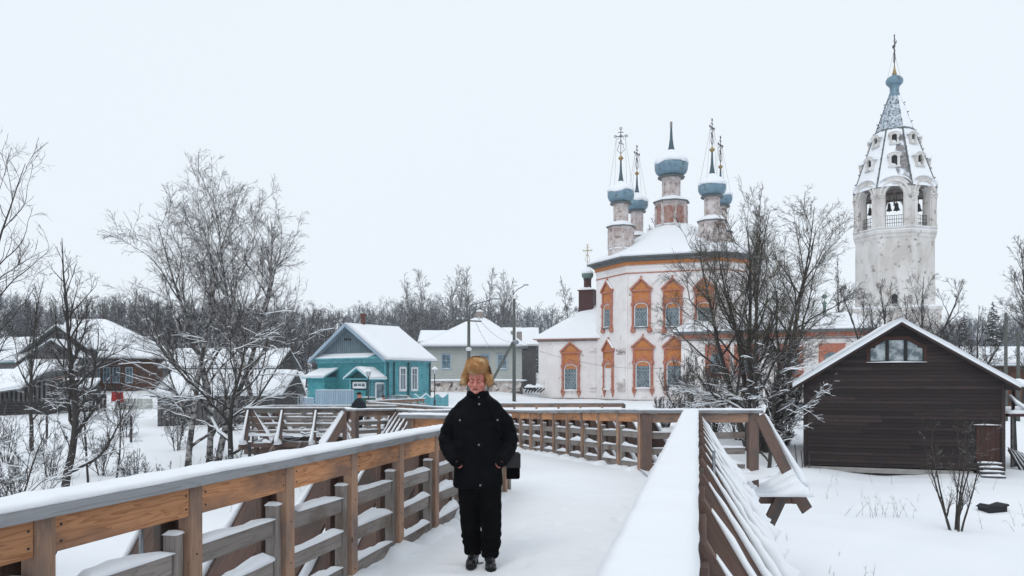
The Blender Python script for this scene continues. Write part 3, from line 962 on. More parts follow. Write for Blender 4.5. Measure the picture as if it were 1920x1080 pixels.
def turret(u, v, z0, s, zd, cross_h, label, spire=1.0, seed=0, cross_on=True, lower_h=None):
    """domed drum; z0 roof height at its foot, zd = height of the dome's underside"""
    mb = MB()
    lh = (zd - z0)
    h1 = lh * 0.50
    n = 8; a0 = math.pi / 8
    r1 = 1.40 * s; r2 = 0.80 * s
    # lower octagonal drum
    o = mb.lathe([(r1 * 1.06, z0 - 2.2), (r1 * 1.06, z0 + .2), (r1, z0 + .25), (r1, z0 + h1 - .35), (r1 * 1.07, z0 + h1 - .25), (r1 * 1.1, z0 + h1)], (u, v, 0), n, a0)
    dr = mb.build('drum', M['whitewash_worn'], church)
    dr['label'] = label
    # recessed red panels shown as niches framed by strips
    mb = MB()
    for k in range(8):
        a = a0 + math.pi / 8 + k * math.pi / 4
        ap = r1 * math.cos(math.pi / 8)
        c = Vector((u + math.cos(a) * (ap + .015), v + math.sin(a) * (ap + .015), 0)); t = Vector((-math.sin(a), math.cos(a), 0))
        wd = r1 * .30
        mb.prism([c - t * wd + Vector((0, 0, z0 + .45)), c + t * wd + Vector((0, 0, z0 + .45)), c + t * wd + Vector((0, 0, z0 + h1 - .7)), c + Vector((0, 0, z0 + h1 - .5)), c - t * wd + Vector((0, 0, z0 + h1 - .7))], Vector((math.cos(a), math.sin(a), 0)) * .03)
    mb.build('niche', M['red_brick'] if seed % 2 == 0 else M['whitewash_worn'], dr)
    mb = MB()
    for k in range(8):
        a = a0 + k * math.pi / 4
        p = Vector((u + math.cos(a) * r1, v + math.sin(a) * r1, 0))
        mb.beam(p + Vector((0, 0, z0 + .2)), p + Vector((0, 0, z0 + h1 - .3)), .26 * s, .26 * s, up=(math.cos(a), math.sin(a), 0))
    for k in range(30):
        a = k * 2 * math.pi / 30
        p = Vector((u + math.cos(a) * r1 * .99, v + math.sin(a) * r1 * .99, z0 + h1 - .48))
        mb.beam(p, p + Vector((0, 0, .14)), .10, .12, up=(math.cos(a), math.sin(a), 0))
    mb.build('pilaster', M['whitewash_worn'], dr)
    mb = MB(); mb.lathe([(r1 * 1.22, z0 + h1), (r1 * 1.25, z0 + h1 + .1), (r1 * 1.1, z0 + h1 + .12)], (u, v, 0), n, a0)
    mb.build('cornice', M['eave_gray'], dr)
    mb = MB(); mb.lathe([(r1 * 1.2, z0 + h1 + .1), (r1 * 1.12, z0 + h1 + .28), (r2 * 1.4, z0 + h1 + .62), (r2 * .9, z0 + h1 + .8)], (u, v, 0), n, a0)
    mb.lathe([(r1 * 1.07, z0 + .2), (r1 * 1.10, z0 + .32), (r1 * 1.0, z0 + .36)], (u, v, 0), n, a0)
    mb.build('snow', M['snow'], dr, smooth=True, kind='stuff')
    mb = MB(); mb.lathe([(r2, z0 + h1 + .1), (r2, zd - .3), (r2 * 1.12, zd - .2), (r2 * 1.12, zd)], (u, v, 0), 12)
    nk = mb.build('neck', M['whitewash_worn'], church)
    mb = MB()
    for k in range(8):
        a = k * math.pi / 4
        p = Vector((u + math.cos(a) * r2, v + math.sin(a) * r2, 0))
        mb.beam(p + Vector((0, 0, z0 + h1 + .7)), p + Vector((0, 0, zd - .3)), .15, .12, up=(math.cos(a), math.sin(a), 0))
    mb.build('pilaster', M['whitewash_worn'], nk)
    Rd = 1.55 * s
    mb = MB(); mb.lathe([(r2 * 1.55, zd - .05), (r2 * 1.6, zd + .08), (Rd * .55, zd + .25)], (u, v, 0), 12)
    mb.build('collar', M['eave_gray'], church)
    H = 2.35 * s
    mb = MB(); mb.lathe([(r, z + zd + .12) for r, z in onion(Rd, H)], (u, v, 0), 20)
    dm = mb.build('dome', M['dome_blue'], church, smooth=False)
    # snow cap, ragged lower edge
    vs = []; fs = []; n = 28
    prof = [p for p in onion(Rd, H)]
    ks = [(0.98, 0.50), (1.0, 0.58), (0.96, 0.66), (0.84, 0.75), (0.66, 0.84), (0.45, 0.93), (0.24, 1.03), (0.09, 1.12)]
    for k, (r, z) in enumerate(ks):
        for i in range(n):
            a = 2 * math.pi * i / n
            w_ = mnoise.noise(Vector((math.cos(a) * 2 + seed * 7, math.sin(a) * 2, 0.3)))
            dz = (w_ * 0.30) * (1 if k < 2 else 0.4 if k < 4 else 0)
            vs.append((u + r * Rd * 1.03 * math.cos(a), v + r * Rd * 1.03 * math.sin(a), zd + .12 + H * (z + dz * .5) + .05))
    for k in range(len(ks) - 1):
        for i in range(n):
            j = (i + 1) % n
            fs.append((k * n + i, k * n + j, (k + 1) * n + j, (k + 1) * n + i))
    fs.append(tuple(range(n - 1, -1, -1))); fs.append(tuple((len(ks) - 1) * n + i for i in range(n)))
    mb = MB(); mb._add(vs, fs); mb.build('snow', M['snow'], dm, smooth=True, kind='stuff')
    zt = zd + .12 + H
    sh = 2.6 * s * spire
    mb = MB(); mb.lathe([(0.40 * s, zt - .05), (0.26 * s, zt + sh * .18), (0.15 * s, zt + sh * .5), (0.09 * s, zt + sh)], (u, v, 0), 10)
    mb.build('spire', M['spire_blue'], church, smooth=True)
    zc = zt + sh
    if cross_on:
        mb = MB(); mb.lathe([(0.06, zc - .1), (0.12 * s, zc), (0.30 * s, zc + .22 * s), (0.30 * s, zc + .3 * s), (0.1 * s, zc + .5 * s), (.05, zc + .62 * s)], (u, v, 0), 12)
        mb.build('orb', M['gold'], church, smooth=True)
        rot = R(8) if seed in (1,) else R(75)
        cross(church, u, v, zc + .5 * s, cross_h, rot, 'iron', True, guys=[(-Rd * .9, -.3, zd + H * .5), (Rd * .9, .3, zd + H * .5), (-Rd * .3, -Rd * .85, zd + H * .5), (Rd * .3, Rd * .8, zd + H * .5)])
    else:
        mb = MB(); mb.lathe([(0.09 * s, zc), (0.11 * s, zc + .05), (0.11 * s, zc + .75)], (u, v, 0), 10); mb.build('finial', M['stone'], church)


def church_z(y, d): return EYE - (y - HZ) / F * d - CC.z


turret(-5.15, -4.75, EV + 1.3, 1.0, church_z(383, 93), 3.2, 'front left domed turret', seed=1)
turret(5.15, -4.75, EV + 1.2, 1.0, church_z(371, 89.6), 3.1, 'front right domed turret', seed=3)
turret(-5.15, 4.75, EV + 1.2, 0.92, church_z(398, 102), 3.2, 'rear left domed turret', seed=5)
turret(5.15, 4.75, EV + 1.2, 0.92, church_z(388, 98.4), 3.4, 'rear right domed turret', seed=7)
turret(-0.1, 0.0, EV + 4.5, 1.28, church_z(334, 95.7), 3.0, 'tall central domed turret without a cross', seed=2, cross_on=False, spire=0.85)


def arch_pts(w, h, n=9, rise=None):
    """outline of an arched opening, centred, base at z=0"""
    if rise is None: rise = w * 0.30
    pts = [(-w / 2, 0), (w / 2, 0)]
    for i in range(n + 1):
        a = math.pi * i / n
        pts.append((w / 2 * math.cos(a), h - rise + rise * math.sin(a)))
    return pts


def ornate_window(parent, o, ang, w=1.35, h=2.6, kind='glass', sc=1.0, bottom='brackets', snowy=True):
    """o: middle of the sill on the wall face; ang: direction of the wall face (angle of local x)"""
    X = Vector((math.cos(ang), math.sin(ang), 0)); Y = Vector((math.sin(ang), -math.cos(ang), 0))   # Y = out of the wall
    o = Vector(o)
    mt = Matrix(((X.x, Y.x, 0, o.x), (X.y, Y.y, 0, o.y), (0, 0, 1, o.z), (0, 0, 0, 1)))

    def bx(mb, x0, x1, y0, y1, z0, z1):
        mb.box(x0, x1, y0, y1, z0, z1)
    W2 = w / 2
    s = w / 1.35
    mb = MB()
    for sg in (-1, 1):
        c = sg * (W2 + .25 * s)
        bx(mb, c - .11 * s, c + .11 * s, 0, .20, -.1, h * 1.02)
        mb.lathe([(.13 * s, -.2), (.19 * s, -.1), (.19 * s, .05), (.10 * s, .15), (.10 * s, h * .45), (.17 * s, h * .5), (.10 * s, h * .55), (.10 * s, h * .86), (.23 * s, h * .93), (.23 * s, h * 1.0), (.12 * s, h * 1.06)], (c, .2, 0), 8)
        if bottom == 'brackets':
            mb.prism([(c - .26 * s, 0, -.15), (c + .26 * s, 0, -.15), (c + .2 * s, 0, -.45), (c + .06 * s, 0, -.7), (c, 0, -.95), (c - .06 * s, 0, -.7), (c - .2 * s, 0, -.45)], (0, .16, 0))
        else:
            mb.lathe([(.16 * s, -.65), (.30 * s, -.5), (.30 * s, -.25), (.18 * s, -.12)], (c, .12, 0), 8)
    # arch hood over the opening with a crest
    n = 12
    out_ = []; inn = []
    for i in range(n + 1):
        a = math.pi * i / n
        inn.append(((W2 + .09) * math.cos(a), 0, h - .30 * w + (.30 * w + .09) * math.sin(a)))
        out_.append(((W2 + .30 * s) * math.cos(a), 0, h - .30 * w + (.30 * w + .36) * math.sin(a) + (.28 if i == n // 2 else .10 if i in (n // 2 - 1, n // 2 + 1) else 0)))
    for i in range(n):
        mb.prism([inn[i], inn[i + 1], out_[i + 1], out_[i]], (0, .22, 0))
    mb.xform(mt)
    root = mb.build('window', M['terracotta'], parent)
    top = h + .25
    mb = MB()
    bx(mb, -W2 - .26 * s, W2 + .26 * s, 0, .10, top - .75, top + 1.10)
    mb.xform(mt); mb.build('panel', M['ochre'], root)
    mb = MB()
    zt = top + 1.1
    bx(mb, -W2 - .46 * s, W2 + .46 * s, 0, .30, zt, zt + .16)
    ph = 1.25
    for sg in (-1, 1):
        a = Vector((sg * (W2 + .48 * s), 0, zt + .12)); b_ = Vector((0, 0, zt + ph))
        d_ = (b_ - a).normalized(); nn = Vector((-d_.z * sg * -1, 0, d_.x * sg * -1)); nn = Vector((d_.z * sg, 0, -d_.x * sg))
        if nn.z < 0: nn = -nn
        mb.prism([a, b_, b_ + Vector((0, 0, .26)), a + nn * .2], (0, .34, 0))
    bx(mb, -.07, .07, .05, .2, zt + ph + .1, zt + ph + .45)
    for sg in (-1, 1):
        c = sg * (W2 + .27 * s)
        bx(mb, c - .11 * s, c + .11 * s, 0, .2, h * 1.02, zt)
    mb.xform(mt); mb.build('pediment', M['terracotta'], root)
    mb = MB()
    mb.prism([(-W2 - .3 * s, 0, zt + .16), (W2 + .3 * s, 0, zt + .16), (0, 0, zt + ph - .1)], (0, .14, 0))
    mb.xform(mt); mb.build('tympanum', M['ochre'], root)
    # white reveal
    mb = MB()
    ao = arch_pts(w + .18, h + .10); ai = arch_pts(w - .02, h - .02)
    for i in range(len(ao)):
        j = (i + 1) % len(ao)
        mb.prism([(ao[i][0], 0, ao[i][1] - .03), (ao[j][0], 0, ao[j][1] - .03), (ai[j][0], 0, ai[j][1]), (ai[i][0], 0, ai[i][1])], (0, .16, 0))
    mb.xform(mt); mb.build('reveal', M['white_paint'], root)
    mb = MB()
    mb.prism([(x, .02, z) for x, z in arch_pts(w, h)], (0, .03, 0))
    mb.xform(mt); mb.build('pane', M['glass'] if kind == 'glass' else M['whitewash'], root)
    if kind == 'glass':
        mb = MB()
        st = w / 4.0
        k = -12
        for k in range(-14, 15):
            for sg in (-1, 1):
                # diagonal lines clipped to the opening
                x0 = k * st; pts = []
                for tt in np.linspace(0, h, 22):
                    x = x0 + sg * tt * .62
                    lim = h if abs(x) > W2 else h - .30 * w + .30 * w * math.sqrt(max(0, 1 - (x / W2) ** 2))
                    if abs(x) < W2 and tt < lim: pts.append((x, .085, tt))
                if len(pts) > 1: mb.beam(pts[0], pts[-1], .03, .03, up=(0, 1, 0))
        for z in (h * .33, h * .66): bx(mb, -W2, W2, .07, .1, z - .02, z + .02)
        mb.xform(mt); mb.build('grille', M['grille'], root)
    mb = MB(); bx(mb, -W2 - .12, W2 + .12, .05, .30, -.14, 0.0)
    mb.xform(mt); mb.build('sill', M['eave_gray'] if bottom != 'brackets' else M['whitewash'], root)
    if snowy:
        mb = MB()
        snow_strip(mb, [(-W2 - .05, .19, 0), (0, .19, 0), (W2 + .05, .19, 0)], .22, .10, (0, 1, 0))
        for sg in (-1, 1):
            a = Vector((sg * (W2 + .50 * s), .18, zt + .34)); b_ = Vector((0, .18, zt + ph + .24))
            snow_strip(mb, [a.lerp(b_, q / 5) for q in range(6)], .30, .06 if sg < 0 else .10, (0, 1, 0))
        mb.xform(mt); mb.build('snow', M['snow'], root, smooth=True, kind='stuff')
    return root


def fpt(x, y, v=b):
    """front-wall local point seen at photo pixel x (plane v = const)"""
    # world = CC + u*(cos,sin) + v*(-sin,cos) with angle CA
    c, s = math.cos(CA), math.sin(CA)
    k = (x - 960) / F
    # CC.x + u c - v s = k (CC.y + u s + v c)
    u = (k * (CC.y + v * c) - CC.x + v * s) / (c - k * s)
    d = CC.y + u * s + v * c
    return Vector((u, v, church_z(y, d)))


def apt(x, y, p, q):
    """point on the vertical wall through local 2D points p,q at photo pixel x,y"""
    c, s = math.cos(CA), math.sin(CA)
    k = (x - 960) / F
    A = Vector(p); B = Vector(q) - Vector(p)
    fx = lambda t: CC.x + (A.x + B.x * t) * c - (A.y + B.y * t) * s - k * (CC.y + (A.x + B.x * t) * s + (A.y + B.y * t) * c)
    t = fx(0) / (fx(0) - fx(1))
    u, v = A + B * t
    d = CC.y + u * s + v * c
    return Vector((u, v, church_z(y, d)))


for x in (1202.5, 1261.5, 1321):
    ornate_window(church, fpt(x, 613), 0.0, bottom='balls')
ornate_window(church, fpt(1206, 727), 0.0, w=1.45, h=2.9)
ornate_window(church, fpt(1264.5, 727), 0.0, w=1.45, h=2.9)
ca = math.atan2(-cl, cl)
p_, q_ = plan[0], plan[1]
ornate_window(church, apt(1140, 614, p_, q_), ca, w=1.35, h=2.6, bottom='balls')
ornate_window(church, apt(1142, 729, p_, q_), ca, w=1.35, h=2.9, kind='blind')
# pilaster strips on the corner and a capital half way up
mb = MB()
for x in (1175.5, 1345):
    p = fpt(x, 700); mb.box(p.x - .06, p.x + .06, b - .10, b + .2, 0, EV - 1.8)
mb.build('pilaster', M['whitewash'], church)
mb = MB()
p = apt(1159, 655, p_, q_); q2 = apt(1173, 655, p_, q_)
dirv = (q2 - p).normalized(); outv = Vector((dirv.y, -dirv.x, 0))
for z0, z1, o_ in ((655, 659, .3), (662, 665, .18), (717, 721, .3), (726, 733, .2)):
    za, zb_ = church_z(z1, 90.5), church_z(z0, 90.5)
    pp = [Vector((p.x, p.y, za)), Vector((q2.x, q2.y, za)), Vector((q2.x, q2.y, za)) + outv * o_, Vector((p.x, p.y, za)) + outv * o_]
    mb.prism(pp, (0, 0, zb_ - za))
mb.build('capital', M['whitewash_worn'], church)
mb = MB(); 
mb.prism([Vector((p.x, p.y, church_z(717, 90.5))), Vector((q2.x, q2.y, church_z(717, 90.5))), Vector((q2.x, q2.y, church_z(717, 90.5))) + outv * .14, Vector((p.x, p.y, church_z(717, 90.5))) + outv * .14], (0, 0, church_z(662, 90.5) - church_z(717, 90.5)))
mb.build('pilaster', M['whitewash'], church)

# left annex (apse) as part of the church
ap0 = (ul - 7.2, b + cl + .0); ap1 = (ul + .0, b + cl + .0)
apl = [(ul - 7.2, b + cl), (ul + .3, b + cl), (ul + .3, 7.0), (ul - 5.5, 7.0), (ul - 7.2, 4.5)]
AH = church_z(634, 95.6)
mb = MB(); poly_wall(mb, apl, GZ, AH)
aw = mb.build('wall', M['whitewash'], church); aw['label'] = 'low left annex wall'
mb = MB(); poly_wall(mb, offset(apl, .15), AH - .35, AH - .12); mb.build('cornice', M['stone'], aw)
mb = MB(); poly_wall(mb, offset(apl, .55), AH - .12, AH - .04); mb.build('eave', M['terracotta'], aw)
mb = MB(); poly_wall(mb, offset(apl, .12), GZ, .3); mb.build('plinth', M['stone'], aw)
e = offset(apl, .62)
xr = apt(1077, 600, ap0, ap1).x
zr = church_z(571, 99)
vs = [(e[0][0], e[0][1], AH - .04), (e[1][0], e[1][1], AH - .04), (e[2][0], e[2][1], AH - .04), (e[3][0], e[3][1], AH - .04), (e[4][0], e[4][1], AH - .04)]
up = [(x, y, AH + .14) for x, y, z in vs]
rid = [(xr + .6, 1.5, zr), (ul + .3, 1.2, zr + .15)]
mb = MB(); mb._add(vs + up + rid, [(4, 3, 2, 1, 0), (0, 1, 6, 5), (1, 2, 7, 6), (2, 3, 8, 7), (3, 4, 9, 8), (4, 0, 5, 9), (5, 6, 11, 10), (6, 7, 11), (7, 8, 10, 11), (8, 9, 10), (9, 5, 10)])
mb.build('snow', M['snow'], aw, kind='stuff', bevel=0.12)
ornate_window(aw, apt(1070.5, 731, ap0, ap1), 0.0, w=1.45, h=3.0)
mb = MB()
for x, z0, z1, o_ in ((1112, 654, 659, .25), (1112, 723, 727, .25), (1112, 730, 733, .2)):
    p = apt(x, z1, ap0, ap1); p2 = apt(x, z0, ap0, ap1)
    mb.box(p.x - .35, p.x + .35, p.y - o_, p.y + .1, p.z, p2.z)
p = apt(1112, 723, ap0, ap1); p2 = apt(1112, 660, ap0, ap1)
mb.box(p.x - .3, p.x + .3, p.y - .08, p.y + .1, p.z, p2.z)
mb.build('pilaster', M['whitewash'], aw)
# little maroon turret with green dome
tu = apt(1093, 560, ap0, ap1); tu = Vector((xr + .35, 1.4, 0))
mb = MB(); mb.lathe([(1.28, zr - 1.2), (1.28, zr + 1.75), (1.45, zr + 1.8), (1.45, zr + 1.92)], (tu.x, tu.y, 0), 4, math.pi / 4)
tt_ = mb.build('turret', M['maroon'], church); tt_['label'] = 'small maroon turret with a green dome'
mb = MB(); mb.lathe([(1.42, zr + 1.92), (1.3, zr + 2.05), (.4, zr + 2.35)], (tu.x, tu.y, 0), 4, math.pi / 4); mb.build('snow', M['snow'], tt_, kind='stuff')
mb = MB(); mb.lathe([(.48, zr + 2.0), (.48, zr + 3.2), (.58, zr + 3.3)], (tu.x, tu.y, 0), 8); mb.build('neck', M['maroon'], tt_)
mb = MB(); mb.lathe([(r, z + zr + 3.35) for r, z in onion(.74, 1.35)] + [(.06, zr + 5.2)], (tu.x, tu.y, 0), 16); mb.build('dome', M['dome_green'], tt_, smooth=True)
mb = MB(); mb.lathe([(r, z + zr + 3.45) for r, z in [(.76, .55), (.72, .8), (.5, 1.08), (.25, 1.25), (.08, 1.4)]], (tu.x, tu.y, 0), 16); mb.build('snow', M['snow'], tt_, smooth=True, kind='stuff')
mb = MB(); mb.ellipsoid((tu.x, tu.y, zr + 5.2), (.14, .14, .14)); mb.build('orb', M['gold'], tt_, smooth=True)
cross(tt_, tu.x, tu.y, zr + 5.2, 2.4, R(10), 'gold', True)

# right annex (refectory) running to the bell tower
rf = [(2.5, -10.0), (21.4, -10.0), (22.4, -7.5), (22.4, 5.0), (2.5, 5.0)]
RH = church_z(621, 84.3)
mb = MB(); poly_wall(mb, rf, GZ, RH)
rw = mb.build('wall', M['whitewash'], church); rw['label'] = 'long low right annex wall'
mb = MB(); poly_wall(mb, offset(rf, .2), RH - .75, RH - .3); mb.build('cornice', M['terracotta'], rw)
mb = MB(); poly_wall(mb, offset(rf, .10), RH - .98, RH - .86); mb.build('string_course', M['stone'], rw)
mb = MB(); poly_wall(mb, offset(rf, .7), RH - .3, RH - .05); mb.build('eave', M['eave_gray'], rw)
e = offset(rf, .78)
n_ = len(e)
vs = [(x, y, RH - .05) for x, y in e] + [(x, y, RH + .16) for x, y in e]
R1z = church_z(566, 86)
rid = [(5.2, -4.0, R1z), (19.8, -3.2, church_z(583, 83)), ]
vs += rid
k = 2 * n_
mb = MB(); mb._add(vs, [tuple(range(n_ - 1, -1, -1))] + [(i, (i + 1) % n_, n_ + (i + 1) % n_, n_ + i) for i in range(n_)] +
                   [(5, 6, k + 1, k), (6, 7, k + 1), (7, 8, k + 1), (8, 9, k, k + 1), (9, 5, k)])
mb.build('snow', M['snow'], rw, kind='stuff', bevel=0.15)
# small vent pipe on the annex roof
p = fpt(1546, 573, v=-5.0)
mb = MB(); mb.lathe([(.16, -.9), (.16, .15), (.30, .2), (.05, .5)], (p.x, p.y, p.z), 8); mb.lathe([(.12, .75), (.34, .95), (.1, 1.2)], (p.x, p.y, p.z), 8); mb.beam((p.x, p.y, p.z + .4), (p.x, p.y, p.z + .9), .06, .06)
mb.build('vent_pipe', M['dome_green'], rw)
for x in (1345, 1400, 1482, 1560):
    p = fpt(x, 700, v=-10.0)
    mb = MB(); mb.box(p.x - 1.25, p.x + 1.25, -10.12, -9.98, p.z - .4, p.z + 3.0)
    f = mb.build('window', M['terracotta'], rw)
    mb = MB(); mb.prism([(p.x + x_ , -10.14, p.z + z_) for x_, z_ in arch_pts(1.4, 2.1)], (0, -.03, 0)); mb.build('pane', M['glass'], f)
    mb = MB()
    for kx in range(-3, 4): mb.box(p.x + kx * .2 - .015, p.x + kx * .2 + .015, -10.22, -10.19, p.z + .02, p.z + 1.8)
    for kz in range(6): mb.box(p.x - .68, p.x + .68, -10.225, -10.195, p.z + .1 + kz * .3, p.z + .13 + kz * .3)
    mb.build('grille', M['grille'], f)

# ------------------------------------------------------------------ bell tower
TD = 90.1
tw_c = Vector(((1677 - 960) / F * TD, TD, -0.7))
tower = thing('bell_tower', 'tall white octagonal bell tower with a snowy tent roof and hanging bells', 'bell tower', tw_c, 0)


def tz(y): return EYE - (y - HZ) / F * TD - tw_c.z


VD = math.atan2(-tw_c.x, -tw_c.y)     # direction towards the viewer
A0 = -math.pi / 2 - math.atan2(tw_c.x, tw_c.y)    # angle of the face that looks at the viewer
# face centre angle so that an octagon face looks at the camera
AV = math.atan2(-tw_c.y, -tw_c.x) + R(0)
a0 = AV + math.pi / 8
RT = 4.48 / math.cos(math.pi / 8) * .905
mb = MB()
zf = tz(437)
mb.lathe([(RT, GZ), (RT, tz(583)), (RT * .985, tz(583)), (RT * .975, zf - 1.2), (RT * 1.0, zf - 1.0), (RT * 1.0, zf - .75), (RT * 1.03, zf - .6), (RT * 1.03, zf - .35), (RT * 1.0, zf - .3), (RT * 1.04, zf - .1), (RT * 1.04, zf)], (0, 0, 0), 8, a0)
shaft = mb.build('shaft', M['whitewash_tower'], tower)
mb = MB(); mb.lathe([(RT * 1.04, zf), (RT * 1.045, zf + .05), (RT * .95, zf + .12)], (0, 0, 0), 8, a0)
mb.lathe([(RT * 1.03, zf - .35), (RT * 1.035, zf - .27), (RT * .99, zf - .2)], (0, 0, 0), 8, a0); mb.build('snow', M['snow'], shaft, kind='stuff')
# square lower storey
mb = MB(); mb.lathe([(6.3, GZ), (6.3, tz(590)), (6.5, tz(588)), (6.5, tz(583))], (0, 0, 0), 4, AV + math.pi / 4)
low = mb.build('base_storey', M['whitewash_tower'], tower)
mb = MB(); mb.lathe([(6.5, tz(583)), (6.45, tz(581)), (4.5, tz(577))], (0, 0, 0), 4, AV + math.pi / 4); mb.build('snow', M['snow'], low, kind='stuff')
ctr = Vector((math.cos(AV), math.sin(AV), 0)); tng = Vector((-ctr.y, ctr.x, 0))
p = ctr * (RT * math.cos(math.pi / 8) - .05)
mb = MB(); mb.prism([p + tng * -.28 + Vector((0, 0, tz(575))), p + tng * .28 + Vector((0, 0, tz(575))), p + tng * .28 + Vector((0, 0, tz(560))), p + Vector((0, 0, tz(557))), p + tng * -.28 + Vector((0, 0, tz(560)))], ctr * .12)
mb.build('window', M['dark_hole'], tower)
# arcade: piers and arches on eight faces
ap = RT * math.cos(math.pi / 8)
fw = 2 * RT * math.sin(math.pi / 8)
z_sp = tz(377); z_top = tz(367); ow = fw * .52
for k in range(8):
    a = AV + k * math.pi / 4
    c = Vector((math.cos(a), math.sin(a), 0)); t = Vector((-math.sin(a), math.cos(a), 0))
    n = 14
    mb = MB()
    base = c * (ap - .9)
    def fp(x, z): return base + t * x + Vector((0, 0, z))
    # spandrel with arched opening, gable-shaped (keel) top
    hw = fw / 2 - .02
    crest = lambda x: z_top + 0.15 + 1.25 * math.sqrt(max(0, 1 - (x / hw) ** 2)) * .9
    inn = []
    for i in range(n + 1):
        q = math.pi - math.pi * i / n
        inn.append((ow / 2 * math.cos(q), z_sp + ow / 2 * math.sin(q)))
    for i in range(n):
        (x0, z0), (x1, z1) = inn[i], inn[i + 1]
        mb.prism([fp(x0, z0), fp(x1, z1), fp(x1, crest(x1)), fp(x0, crest(x0))], c * .9)
    for sg in (-1, 1):
        mb.prism([fp(sg * ow / 2, zf), fp(sg * hw, zf), fp(sg * hw, z_top + .15), fp(sg * ow / 2, crest(ow / 2))] if sg > 0 else [fp(sg * hw, zf), fp(sg * ow / 2, zf), fp(sg * ow / 2, crest(ow / 2)), fp(sg * hw, z_top + .15)], c * .9)
    pr = mb.build('arch', M['whitewash_tower'], tower)
    # mouldings
    mb = MB()
    base = c * ap
    for (ra, rb, o_) in ((ow / 2 + .02, ow / 2 + .22, .10), (ow / 2 + .42, ow / 2 + .62, .16)):
        for i in range(n):
            q0 = math.pi - math.pi * i / n; q1 = math.pi - math.pi * (i + 1) / n
            P4 = [fp(ra * math.cos(q0), z_sp + ra * math.sin(q0)), fp(ra * math.cos(q1), z_sp + ra * math.sin(q1)), fp(rb * math.cos(q1), z_sp + rb * math.sin(q1)), fp(rb * math.cos(q0), z_sp + rb * math.sin(q0))]
            mb.prism(P4, c * o_)
    for sg in (-1, 1):
        x0, x1 = sorted((sg * (ow / 2 + .02), sg * hw * .985))
        for za, zb_, o_ in ((z_sp - .35, z_sp - .12, .14), (z_sp - .12, z_sp + .06, .22), (zf, zf + .35, .14)):
            mb.prism([fp(x0, za), fp(x1, za), fp(x1, zb_), fp(x0, zb_)], c * o_)
        x0, x1 = sorted((sg * (ow / 2 + .15), sg * (ow / 2 + .5)))
        mb.prism([fp(x0, zf + .35), fp(x1, zf + .35), fp(x1, z_sp - .35), fp(x0, z_sp - .35)], c * .09)
    mb.build('moulding', M['whitewash_tower'], pr)
    mb = MB()
    base = c * (ap - .45)
    for i in range(9):
        x = -ow / 2 + ow * i / 8
        mb.beam(fp(x, zf), fp(x, zf + 1.35), .04, .04)
    for z in (.15, .5, .9, 1.33): mb.beam(fp(-ow / 2, zf + z), fp(ow / 2, zf + z), .045, .045)
    mb.build('grating', M['iron'], pr)
    mb = MB(); base = c * (ap - .5)
    snow_strip(mb, [fp(hw * math.cos(math.pi * (1 - i / 10)) * 1.02, crest(hw * math.cos(math.pi * (1 - i / 10)) * .999) - .02) for i in range(11)], 1.3, .20, c, rag=0.2)
    mb.build('snow', M['snow'], pr, smooth=True, kind='stuff')
mb = MB(); mb.lathe([(RT * .9, zf - .2), (RT * .9, zf + .03)], (0, 0, 0), 8, a0); mb.build('floor', M['stone'], tower)
mb = MB(); mb.lathe([(RT * .9, z_top + .05), (RT * .9, z_top + .14)], (0, 0, 0), 8, a0); mb.build('ceiling', M['stone'], tower)
# beams and bells
mb = MB(); mb.beam(-tng * 3.6 + Vector((0, 0, z_top - .55)), tng * 3.6 + Vector((0, 0, z_top - .55)), .2, .22)
mb.beam(-tng * 3.6 + ctr * 1.5 + Vector((0, 0, z_top - .1)), tng * 3.6 + ctr * 1.5 + Vector((0, 0, z_top - .1)), .2, .22)
mb.beam(-ctr * 3.6 + Vector((0, 0, z_top - .35)), ctr * 3.6 + Vector((0, 0, z_top - .35)), .2, .22)
bb_ = mb.build('bell_beam', M['wood_brown'], tower)
for k, (x, r) in enumerate(((-.22, .36), (.52, .30), (-2.4, .4), (2.5, .3))):
    q = tng * -x + ctr * (1.5 if k < 2 else .0); z = z_top - 1.95
    mb = MB(); mb.lathe([(r, 0), (r * .93, .06), (r * .62, .28), (r * .52, .62), (r * .40, .78), (r * .1, .86), (.04, .95), (.03, 1.7)], (q.x, q.y, z), 12)
    mb.ellipsoid((q.x, q.y, z - .04), (.07, .07, .1), 6, 5)
    mb.build('bell', M['bell'], tower, smooth=True)
# tent roof: octagonal pyramid, lower part snow over boards, upper part shingles
z0t, z1t = z_top + .15, tz(179)
r0t, r1t = RT * 1.02, .52
zm = tz(250); rm = lerp(r0t, r1t, (zm - z0t) / (z1t - z0t))
M['tent_brick'] = mat('tent_brick', (0.30, 0.29, 0.29), (0.17, 0.16, 0.165), scale=2.5, rough=0.9, bump=0.5, snow=(0.30, 0.48, 1.6))
M['shingle'] = mat('shingle', (0.17, 0.25, 0.31), (0.25, 0.33, 0.40), scale=3, rough=0.5, snow=(0.42, 0.62, 4.0))
mb = MB(); mb.lathe([(r0t, z0t), (rm, zm), (r1t, z1t), (.5, z1t + .1)], (0, 0, 0), 8, a0)
tent = mb.build('tent_roof', M['tent_brick'], tower)


def rt(z): return lerp(r0t, r1t, (z - z0t) / (z1t - z0t))


